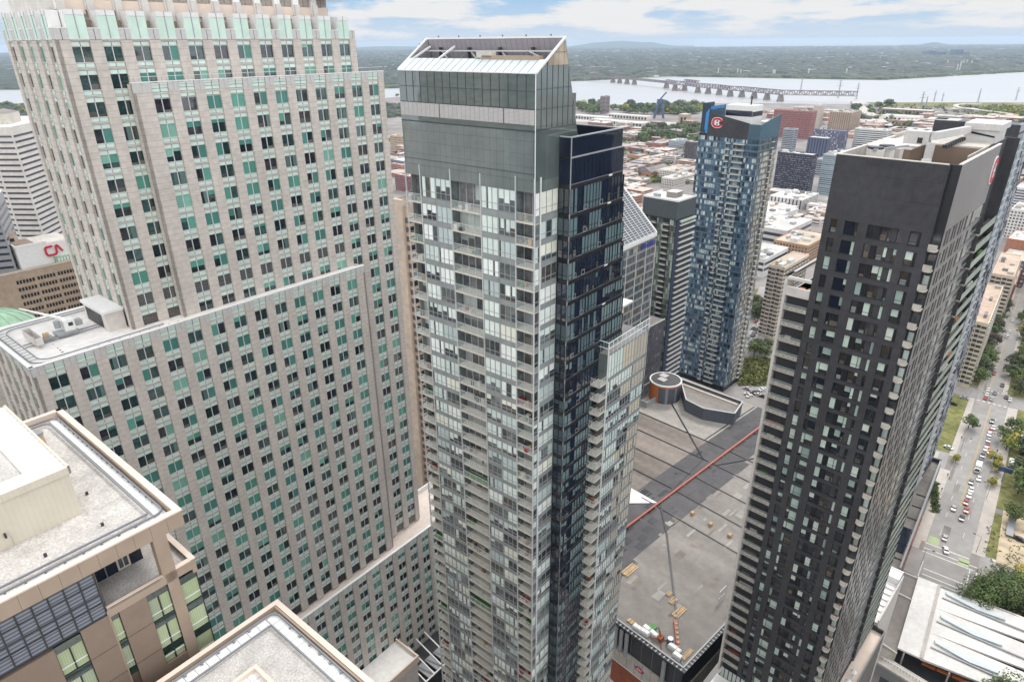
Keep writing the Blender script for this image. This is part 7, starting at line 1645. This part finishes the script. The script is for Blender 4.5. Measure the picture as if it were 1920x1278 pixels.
# bridge
BD = [(475, 545), (530, 550), (590, 556), (650, 561), (912, 591), (982, 606), (1060, 611), (1168, 628), (1252, 636), (1342, 644), (1432, 658), (1527, 663), (1627, 674), (1732, 686), (1842, 698)]
pier = [at(1040 + X / 4.364, 30 + Y / 4.364, 0) for X, Y in BD]; dirv = (pier[-1] - pier[6]).normalized(); nrm = Vector((-dirv.y, dirv.x, 0))
BT = Thing('river_bridge', 'long steel truss railway bridge on stone piers crossing the river', 'bridge', None, pier[8].x, pier[8].y, 0)
for v in pier:
    mb = MB(); w, l = 4.6, 13
    bas = [v + dirv * w + nrm * -l * .7, v + dirv * w + nrm * l, v - dirv * w + nrm * l, v - dirv * w + nrm * -l * .7, v - nrm * l * 1.1]; top = [v + (q - v) * .62 for q in bas]
    for i in range(5): j = (i + 1) % 5; mb.face([(bas[i].x, bas[i].y, -1), (bas[j].x, bas[j].y, -1), (top[j].x, top[j].y, 19), (top[i].x, top[i].y, 19)], 'stone_pier')
    mb.face([(q.x, q.y, 19) for q in top], 'stone_pier'); BT.part('pier', mb)
endp = at(1603, 193, 0) ; endp.z = 0; start = at(1108, 151.5, 0)
deckpts = [start] + pier + [pier[-1] + (endp - pier[-1]) * .4, endp]
for i in range(len(deckpts) - 1):
    a, b_ = deckpts[i], deckpts[i + 1]; mb = MB(); z0, hh = 20.0, 13.0
    big = i in (7,)
    if big: hh = 21
    for s in (-5, 5):
        A = Vector((a.x, a.y, z0)) + nrm * s; B2 = Vector((b_.x, b_.y, z0)) + nrm * s; n = max(3, int((b_ - a).length / 13))
        mb.beam(A, B2, 1.4, 2.6, 'bridge_steel')
        if i < 5: hh = 7.0
        mb.beam(A + Vector((0, 0, hh)), B2 + Vector((0, 0, hh)), 1.3, 2.0, 'bridge_steel')
        for k in range(n):
            p = A.lerp(B2, k / n); q = A.lerp(B2, (k + 1) / n); p2_ = p + Vector((0, 0, hh)); mb.beam(p, p2_, 1.5, 1.5, 'bridge_steel'); mb.beam(p if k % 2 else p2_, q + Vector((0, 0, hh)) if k % 2 else q, 1.4, 1.4, 'bridge_steel')
    mb.beam((a.x, a.y, z0 + .5), (b_.x, b_.y, z0 + .5), 10, 1.2, 'concrete'); BT.part('truss_span', mb)
t = Thing('river_barge', 'small work barge moored beside a bridge pier', 'barge', None, *at(1040 + 1012 / 4.364, 30 + 612 / 4.364).xy, 0); v = t.o; mb = MB(); mb.box(v[0] - 24, v[0] + 24, v[1] - 8, v[1] + 8, -.5, 3, 'bridge_steel'); mb.box(v[0] - 4, v[0] + 6, v[1] - 4, v[1] + 4, 3, 9, 'timber'); t.part('hull', mb); mb = MB(); mb.beam((v[0], v[1], 5), (v[0] + 16, v[1], 22), 1.2, 1.2, 'dark_metal'); t.part('crane', mb)
# pylons and masts
def pylon(px, yb, yt, label, z=0, arms=3, ext=.22):
    v = at(px, yb, z); h = zon(yt, v.x, v.y); t = Thing('power_pylon', label, 'pylon', None, v.x, v.y, 0); mb = MB(); s = h * .045
    for a in (-1, 1):
        for b_ in (-1, 1): mb.beam((v.x + a * s, v.y + b_ * s, 0), (v.x + a * s * .15, v.y + b_ * s * .15, h), .6, .6, 'grey_metal')
    for k in range(7):
        f = k / 7; g = 1 - f * .85; mb.beam((v.x - s * g, v.y - s * g, h * f), (v.x + s * g * .9, v.y - s * g * .9, h * (f + .13)), .6, .6, 'grey_metal'); mb.beam((v.x + s * g, v.y - s * g, h * f), (v.x - s * g * .9, v.y - s * g * .9, h * (f + .13)), .6, .6, 'grey_metal')
    t.part('mast', mb); mb = MB()
    for k in range(arms): z_ = h * (.68 + .14 * k); mb.beam((v.x - h * ext * (1 - .25 * k), v.y, z_), (v.x + h * ext * (1 - .25 * k), v.y, z_), .9, .9, 'grey_metal')
    t.part('cross_arm', mb)
for px, yb, yt, lb_ in ((1500, 176, 145, 'slim mast on a ball base standing in the river before the bridge'), (1571, 184, 150, 'lattice pylon in the river behind the bridge'), (1605, 186, 156, 'leaning pylon at the bridge landing'), (1751, 190, 170, 'wide armed power pylon on the near river bank'), (1766, 190, 174, 'smaller power pylon right of the wide armed one'), (1833, 192, 166, 'bare mast on the shore left of the pale tents'), (1904, 188, 164, 'pylon at the right edge on the shore'), (1725, 206, 172, 'thin pole left of the pylon pair'), (1732, 214, 180, 'second thin pole beside the first'), (1107, 146, 122, 'rusty pylon on the far shore right of the glass tower'), (1229, 142, 122, 'pylon behind the bridge left end')): pylon(px, yb, yt, lb_, arms=3 if 'armed' in lb_ or 'pylon' in lb_ else 1, ext=.2 if 'pylon' in lb_ else .04)
for k, (px, yb, yt) in enumerate(((1346, 141, 128), (1382, 141, 129), (1388, 141, 130), (1449, 142, 130), (1452, 142, 131), (1515, 142, 128), (1586, 141, 128), (1776, 121, 112), (1798, 135, 114), (1806, 121, 113), (1812, 121, 112), (1821, 122, 113), (1793, 135, 120))):
    v = at(px, yb); h = zon(yt, v.x, v.y); t = Thing('bridge_mast', 'thin pale mast on the far shore', 'mast', None, v.x, v.y, 0, 'masts on the far shore'); mb = MB(); mb.beam((v.x, v.y, 0), (v.x, v.y, h), 5, 5, 'concrete_light'); t.part('mast', mb)
# far town towers under the right-hand hill
for px, yb, yt, w, lb_ in ((1737, 104, 96, 60, 'pale slim tower at the left of the far town'), (1747, 105, 95, 90, 'blue glass tower in the left group of the far town'), (1760, 105, 97, 110, 'low stepped block in the far town'), (1792, 105, 93, 90, 'tallest blue tower in the far town'), (1806, 105, 97, 70, 'blue block right of the tallest far tower')):
    v = at(px, yb); h = zon(yt, v.x, v.y); t = Thing('far_tower', lb_, 'tower', None, v.x, v.y, 0); mb = MB(); mb.box(v.x - w / 2, v.x + w / 2, v.y - 40, v.y + 40, 0, h, 'paint', (.10, .14, .22)); mb.box(v.x - w / 3, v.x + w / 3, v.y - 30, v.y + 30, h, h + 8, 'grey_metal'); t.part('wall', mb)
    for k in range(3): mb = MB(); mb.box(v.x - w / 2.2, v.x + w / 2.2, v.y - 41, v.y - 40, h * (.25 + .25 * k), h * (.33 + .25 * k), 'navy_glass'); t.part('window_band', mb)
# near shore landmarks
block('harbour_tower', 'grey apartment tower with staggered balconies alone on the waterfront', 'apartment tower', (1134, 214), 181, 1125, 1143, (.34, .28, .28), RG_, 'balc', fh=3.4)
c = at(1235, 222); t = Thing('harbour_crane', 'dark blue harbour crane on legs among the waterfront sheds', 'crane', None, c.x, c.y, 0); mb = MB()
for a, b_ in ((-12, -6), (12, -6), (-12, 6), (12, 6)): mb.beam((c.x + a, c.y + b_, 0), (c.x + a * .3, c.y + b_ * .3, 40), 2.5, 2.5, 'car_blue')
t.part('leg', mb); mb = MB(); mb.beam((c.x - 8, c.y, 36), (c.x + 14, c.y, 62), 3, 3, 'car_blue'); mb.box(c.x - 7, c.x + 7, c.y - 4, c.y + 4, 36, 46, 'car_blue'); t.part('jib', mb)
for k, (px, py, w, l, h, m, lb_) in enumerate(((1110, 224, 110, 26, 9, 'panel_grey', 'long low grey quay shed with a pale roof'), (1180, 222, 120, 24, 9, 'concrete_light', 'long low quay shed with red end by the crane'), (1160, 232, 150, 30, 7, 'concrete', 'beige quay warehouse below the waterfront trees'), (1283, 232, 22, 20, 22, 'beige_panel', 'square beige corner tower beside the blue tower'), (1700, 214, 120, 30, 12, 'brown_panel', 'long brown brick shed near the river yards'), (1690, 228, 80, 40, 14, 'white_metal', 'white works building with sawtooth roof in the yards'), (1780, 232, 90, 50, 10, 'panel_grey', 'grey corrugated yard hall left of the dark tower roof'))):
    c = at(px, py); t = Thing('quay_shed', lb_, 'shed', FT, *FT.l(c), 0); p, q = FT.l(c); mb = MB(); mb.box(p - l / 2, p + l / 2, q - w / 2, q + w / 2, 0, h, m, top='concrete_light'); t.part('wall', mb)
    for i in range(int(w / 9)): mb = MB(); mb.box(p - l / 2 - .15, p - l / 2, q - w / 2 + 2 + i * 9, q - w / 2 + 7 + i * 9, 1, h * .7, 'navy_band'); t.part('window', mb)
# curved elevated road
mb = MB(); P = [at(x, y, 8) for x, y in ((1960, 218), (1900, 214), (1860, 209), (1825, 205), (1800, 202), (1791, 199), (1795, 196), (1812, 195), (1840, 195.5))]
mb.path([(v.x, v.y, 8) for v in P], 11, 1.4, 'concrete_light'); 
for v in P: mb.beam((v.x, v.y, 0), (v.x, v.y, 7.4), 2.4, 2.4, 'concrete')
o = ob('elevated_road', mb.mesh('elevated_road')); tagit(o, 'curved elevated road on columns', None, None, 'structure')
mb = MB(); P = [at(x, y, 0) for x, y in ((1603, 193), (1612, 204), (1630, 218), (1650, 232), (1668, 246))]; mb.path([(v.x, v.y, 3) for v in P], 26, 6, 'concrete'); o = ob('rail_embankment', mb.mesh('rail_embankment')); tagit(o, 'railway embankment leading off the bridge', None, None, 'structure')
# railway tracks across the old quarter, roads of the district
def roadpx(name, pts, w, m, z=.05, lab=None):
    mb = MB()
    for i in range(len(pts) - 1):
        a, b_ = at(*pts[i]), at(*pts[i + 1]); d = (b_ - a).normalized(); n = Vector((-d.y, d.x, 0)) * w / 2; mb.face([(a.x + n.x, a.y + n.y, z), (b_.x + n.x, b_.y + n.y, z), (b_.x - n.x, b_.y - n.y, z), (a.x - n.x, a.y - n.y, z)], m)
    struct(name, mb, lab)
roadpx('railway', [(1080, 330), (1160, 316), (1235, 300), (1310, 287)], 24, 'membrane_brown', .06, 'railway tracks'); roadpx('railway', [(1080, 336), (1170, 320)], 5, 'asphalt_dark', .10)
roadpx('district_road', [(1060, 225), (1330, 234)], 60, 'pavement', .05); roadpx('district_road', [(1400, 640), (1446, 540)], 17, 'asphalt', .05); roadpx('district_road', [(1360, 735), (1460, 715)], 20, 'asphalt', .06); roadpx('district_road', [(1420, 430), (1480, 372), (1560, 378)], 14, 'asphalt', .05); roadpx('district_road', [(1450, 250), (1700, 246)], 18, 'pavement', .05)
roadpx('dry_grass', [(1405, 590), (1440, 545)], 24, 'lawn', .04); roadpx('dry_grass', [(1640, 196), (1920, 197)], 150, 'lawn', .05); roadpx('gravel_yard', [(1600, 226), (1900, 224)], 160, 'dirt', .03); roadpx('gravel_yard', [(1446, 372), (1560, 372)], 40, 'pavement', .03)
# ---- the far plain: woods and suburb roofs as one mass each
rg = random.Random(77)
def lumps(name, n, fd, cols, label, hr=(7, 13), rr=(14, 40), box=False):
    mb = MB()
    for i in range(n):
        v = fd()
        if v is None: continue
        d = v.length; k = 1 + d / 9000; r = rg.uniform(*rr) * k; h = rg.uniform(*hr) * (1 + d / 30000); c = jit(rg.choice(cols), .25)
        if box:
            l = r * rg.uniform(.4, 1.2); mb.box(v.x - r / 2, v.x + r / 2, v.y - l / 2, v.y + l / 2, 0, h, 'wallcol', c, skip='b'); continue
        a0 = rg.uniform(0, 6); R1 = [(v.x + r * rg.uniform(.8, 1.15) * math.cos(a0 + q * 1.047), v.y + r * rg.uniform(.8, 1.15) * math.sin(a0 + q * 1.047), 0) for q in range(6)]; R2 = [(v.x + (x - v.x) * .66, v.y + (y - v.y) * .66, h * rg.uniform(.75, .95)) for x, y, _ in R1]
        for q in range(6): j = (q + 1) % 6; mb.face([R1[q], R1[j], R2[j], R2[q]], 'foliage', jit(c, .15)); mb.face([R2[q], R2[j], (v.x, v.y, h)], 'foliage', jit(c, .15))
    o = ob(name, mb.mesh(name)); tagit(o, label, None, None, 'stuff')
def shorey(x):
    P = [(-1500, 168), (300, 168), (680, 168), (760, 164), (1060, 153), (1120, 150.5), (1250, 143.5), (1440, 146.5), (1660, 150), (1740, 145), (1920, 135), (2600, 130)]
    for i in range(len(P) - 1):
        if P[i][0] <= x < P[i + 1][0]: return P[i][1] + (P[i + 1][1] - P[i][1]) * (x - P[i][0]) / (P[i + 1][0] - P[i][0])
    return 140
def fdist():
    x = rg.choice([rg.uniform(-60, 60), rg.uniform(660, 800), rg.uniform(1040, 1960), rg.uniform(1040, 1960), rg.uniform(1040, 1960), rg.uniform(1040, 1960), rg.uniform(-60, 1960)]); sy = shorey(x); h0 = 92.5 - (x - 960) * .0085
    y = h0 + (sy - .6 - h0) * rg.random() ** 1.15
    return at(x, y)
def fshore(): x = rg.choice([rg.uniform(660, 780), rg.uniform(1040, 1960), rg.uniform(1040, 1960), rg.uniform(-60, 60)]); return at(x, shorey(x) - rg.uniform(.2, 2.2))
FGN = [(.036, .052, .034), (.028, .044, .030), (.046, .064, .038), (.062, .070, .046)]
lumps('far_woods', 9500, fdist, FGN, 'wooded suburbs on the far river plain')
lumps('shore_woods', 1500, fshore, [(.075, .095, .045), (.09, .11, .05), (.06, .08, .04)], 'tree belt on the far river shore', (7, 11), (9, 20))
lumps('far_houses', 2000, fdist, [(.42, .41, .41), (.36, .32, .30), (.26, .25, .26), (.5, .49, .48), (.30, .24, .22)], 'roofs of the far suburbs', (4, 8), (14, 46), True)
lumps('island_woods', 420, lambda: at(rg.choice([rg.uniform(-60, 60), rg.uniform(690, 800)]), rg.uniform(198, 220)), FGN, 'woods on the low island', (6, 10), (8, 18))
# hills on the horizon
def hill(name, d, prof, label):
    mb = MB(); n = len(prof); top = []
    for x, y in prof: v = atd(x, 100, d); top.append((v, zon(y, v.x, v.y)))
    for i in range(n - 1):
        (a, za), (b_, zb) = top[i], top[i + 1]; da = a.normalized(); a2 = a * .86; b2 = b_ * .86; a3 = a * 1.15; b3 = b_ * 1.15
        mb.face([(a2.x, a2.y, 0), (b2.x, b2.y, 0), (b_.x, b_.y, max(zb, 1)), (a.x, a.y, max(za, 1))], 'hill'); mb.face([(a.x, a.y, max(za, 1)), (b_.x, b_.y, max(zb, 1)), (b3.x, b3.y, 0), (a3.x, a3.y, 0)], 'hill')
    struct(name, mb, label)
hill('hills', 23500, [(1040, 91), (1065, 88), (1090, 84), (1110, 80.5), (1130, 79), (1150, 77.2), (1168, 76.8), (1185, 78.2), (1205, 79.5), (1220, 79), (1240, 83), (1262, 86.5), (1300, 90)], 'long blue hill on the left horizon')
hill('hills', 21500, [(1690, 89), (1715, 86), (1730, 82), (1742, 80), (1750, 79.2), (1760, 81), (1775, 84.5), (1800, 86), (1860, 84), (1930, 82.5), (1990, 83)], 'small blue hill above the far town')
hill('hills', 22500, [(600, 93), (700, 87.5), (740, 87), (800, 88), (900, 91)], 'low hill behind the towers')
# ================================================================== sky, light, air, camera
wd_ = bpy.data.worlds.new('World'); SC.world = wd_; wd_.use_nodes = True; nt = wd_.node_tree; N, L = nt.nodes, nt.links
bg = N['Background']; SUN_EL, SUN_AZ = math.radians(52), math.radians(35)
sky = N.new('ShaderNodeTexSky'); sky.sky_type = 'NISHITA'; sky.sun_disc = False; sky.sun_elevation = SUN_EL; sky.sun_rotation = SUN_AZ; sky.altitude = 200; sky.air_density = 1.0; sky.dust_density = .6; sky.ozone_density = 1.6
tc = N.new('ShaderNodeTexCoord'); sep = N.new('ShaderNodeSeparateXYZ'); L.new(tc.outputs['Generated'], sep.inputs[0]); SZ = sep.outputs['Z']
def rng(src, a, b, c=0.0, d=1.0, smooth=True):
    r = N.new('ShaderNodeMapRange'); r.interpolation_type = 'SMOOTHSTEP' if smooth else 'LINEAR'
    r.inputs['From Min'].default_value = a; r.inputs['From Max'].default_value = b; r.inputs['To Min'].default_value = c; r.inputs['To Max'].default_value = d; L.new(src, r.inputs['Value']); return r.outputs[0]
def mth(op, a, b):
    m = N.new('ShaderNodeMath'); m.operation = op
    for k, v in ((0, a), (1, b)):
        if isinstance(v, (int, float)): m.inputs[k].default_value = v
        else: L.new(v, m.inputs[k])
    return m.outputs[0]
def mixc(f, a, b):
    m = N.new('ShaderNodeMix'); m.data_type = 'RGBA'; L.new(f, m.inputs['Factor'])
    for k, v in ((6, a), (7, b)):
        if isinstance(v, tuple): m.inputs[k].default_value = v
        else: L.new(v, m.inputs[k])
    return m.outputs[2]
blue = mixc(rng(SZ, -.01, .085), SKY_LOW, SKY_UP)
mp = N.new('ShaderNodeMapping'); mp.inputs['Scale'].default_value = (5.4, 5.4, 30); mp.inputs['Location'].default_value = CLOUD_LOC; L.new(tc.outputs['Generated'], mp.inputs['Vector'])
n1 = N.new('ShaderNodeTexNoise'); n1.inputs['Scale'].default_value = 1.3; n1.inputs['Detail'].default_value = 10; n1.inputs['Roughness'].default_value = .56; L.new(mp.outputs[0], n1.inputs['Vector'])
band = mth('MULTIPLY', rng(SZ, .004, .022), rng(SZ, .085, .045))
dens = rng(mth('ADD', n1.outputs['Fac'], mth('MULTIPLY', band, .13)), CLOUD_T0, CLOUD_T1)
dens = mth('MULTIPLY', dens, rng(SZ, .0, .012))
low = mixc(dens, blue, CLOUD_LOW)
high = mixc(rng(n1.outputs['Fac'], .30, .62), sky.outputs[0], CLOUD_COL)
back = rng(sep.outputs['Y'], .15, -.35)
L.new(mixc(back, mixc(rng(SZ, .10, .38), low, high), BACK_COL), bg.inputs['Color']); bg.inputs['Strength'].default_value = SKY_S
sd = bpy.data.lights.new('sun', 'SUN'); sd.energy = SUN_E; sd.angle = math.radians(SUN_ANG); sd.color = (1.0, .96, .90)
so = bpy.data.objects.new('sun', sd); COL.objects.link(so)
dirs = Vector((math.sin(SUN_AZ) * math.cos(SUN_EL), math.cos(SUN_AZ) * math.cos(SUN_EL), math.sin(SUN_EL))); so.rotation_euler = dirs.to_track_quat('Z', 'Y').to_euler(); so.location = (0, 0, 400)
if HAZE:
    hm = bpy.data.materials.new('haze'); hm.use_nodes = True; nt = hm.node_tree; nt.nodes.remove(nt.nodes['Principled BSDF'])
    pv = nt.nodes.new('ShaderNodeVolumePrincipled'); pv.inputs['Color'].default_value = HAZE_COL; pv.inputs['Density'].default_value = HAZE; pv.inputs['Anisotropy'].default_value = .0
    nt.links.new(pv.outputs[0], nt.nodes['Material Output'].inputs['Volume']); MATS['haze'] = hm
    mb = MB(); mb.box(-29000, 29000, -1500, 29500, -2, 216, 'haze'); o = ob('haze', mb.mesh('haze')); o['kind'] = 'stuff'; o['label'] = 'thin pale haze over the river plain'
# added towers behind the viewpoint: one unseen mass, there to be mirrored in the glass
mat('added_city_mass', attr=True, rough=.5, spec=.4, nz=.15, ns=.08, lines=((2, 3.6, 1.5, .35, 0), (0, 3.2, .9, 1.5, 0), (1, 3.2, .9, 1.5, 0)))
rg = random.Random(12); mb = MB()
for p, q, w, l, h, c in ((-70, 120, 34, 30, 120, (.40, .34, .28)), (-120, 60, 40, 36, 140, (.10, .13, .15)), (-60, 190, 30, 40, 120, (.46, .42, .36)), (-150, 150, 44, 40, 190, (.20, .22, .22)), (-40, 260, 36, 30, 135, (.12, .12, .13)), (-95, 10, 30, 34, 140, (.42, .38, .34)), (-130, -60, 44, 34, 160, (.16, .19, .22)), (-60, -110, 40, 40, 130, (.44, .40, .36)), (60, -110, 34, 40, 150, (.18, .20, .21)), (150, -120, 40, 40, 120, (.40, .33, .26)), (-200, 250, 50, 40, 170, (.36, .34, .32)), (240, -150, 50, 40, 110, (.30, .30, .30)), (-220, 20, 50, 50, 150, (.3, .26, .22)), (-10, -160, 40, 30, 170, (.3, .3, .32))):
    P = [FG.w(p, q), FG.w(p + w, q), FG.w(p + w, q + l), FG.w(p, q + l)]; mb.prism([(v.x, v.y) for v in P], 0, h, 'added_city_mass', None, c)
o = ob('added_city_blocks', mb.mesh('added_city_blocks')); tagit(o, 'mass of added unseen towers mirrored in the glass fronts', None, None, 'stuff')
cd = bpy.data.cameras.new('camera'); co = bpy.data.objects.new('camera', cd); COL.objects.link(co); SC.camera = co
cd.sensor_width = 36; cd.lens = FPX / 1920 * 36; cd.clip_start = .5; cd.clip_end = 60000
R = Matrix((RX, UX, -_f)).transposed(); co.matrix_world = Matrix.Translation(CAM) @ R.to_4x4()
SC.view_settings.view_transform = 'Standard'; SC.view_settings.look = 'None'; SC.view_settings.exposure = EXPO; SC.view_settings.gamma = 1
SC.cycles.max_bounces = 6; SC.cycles.diffuse_bounces = 3; SC.cycles.glossy_bounces = 3; SC.cycles.transparent_max_bounces = 12; SC.cycles.volume_bounces = 0; SC.cycles.use_denoising = True
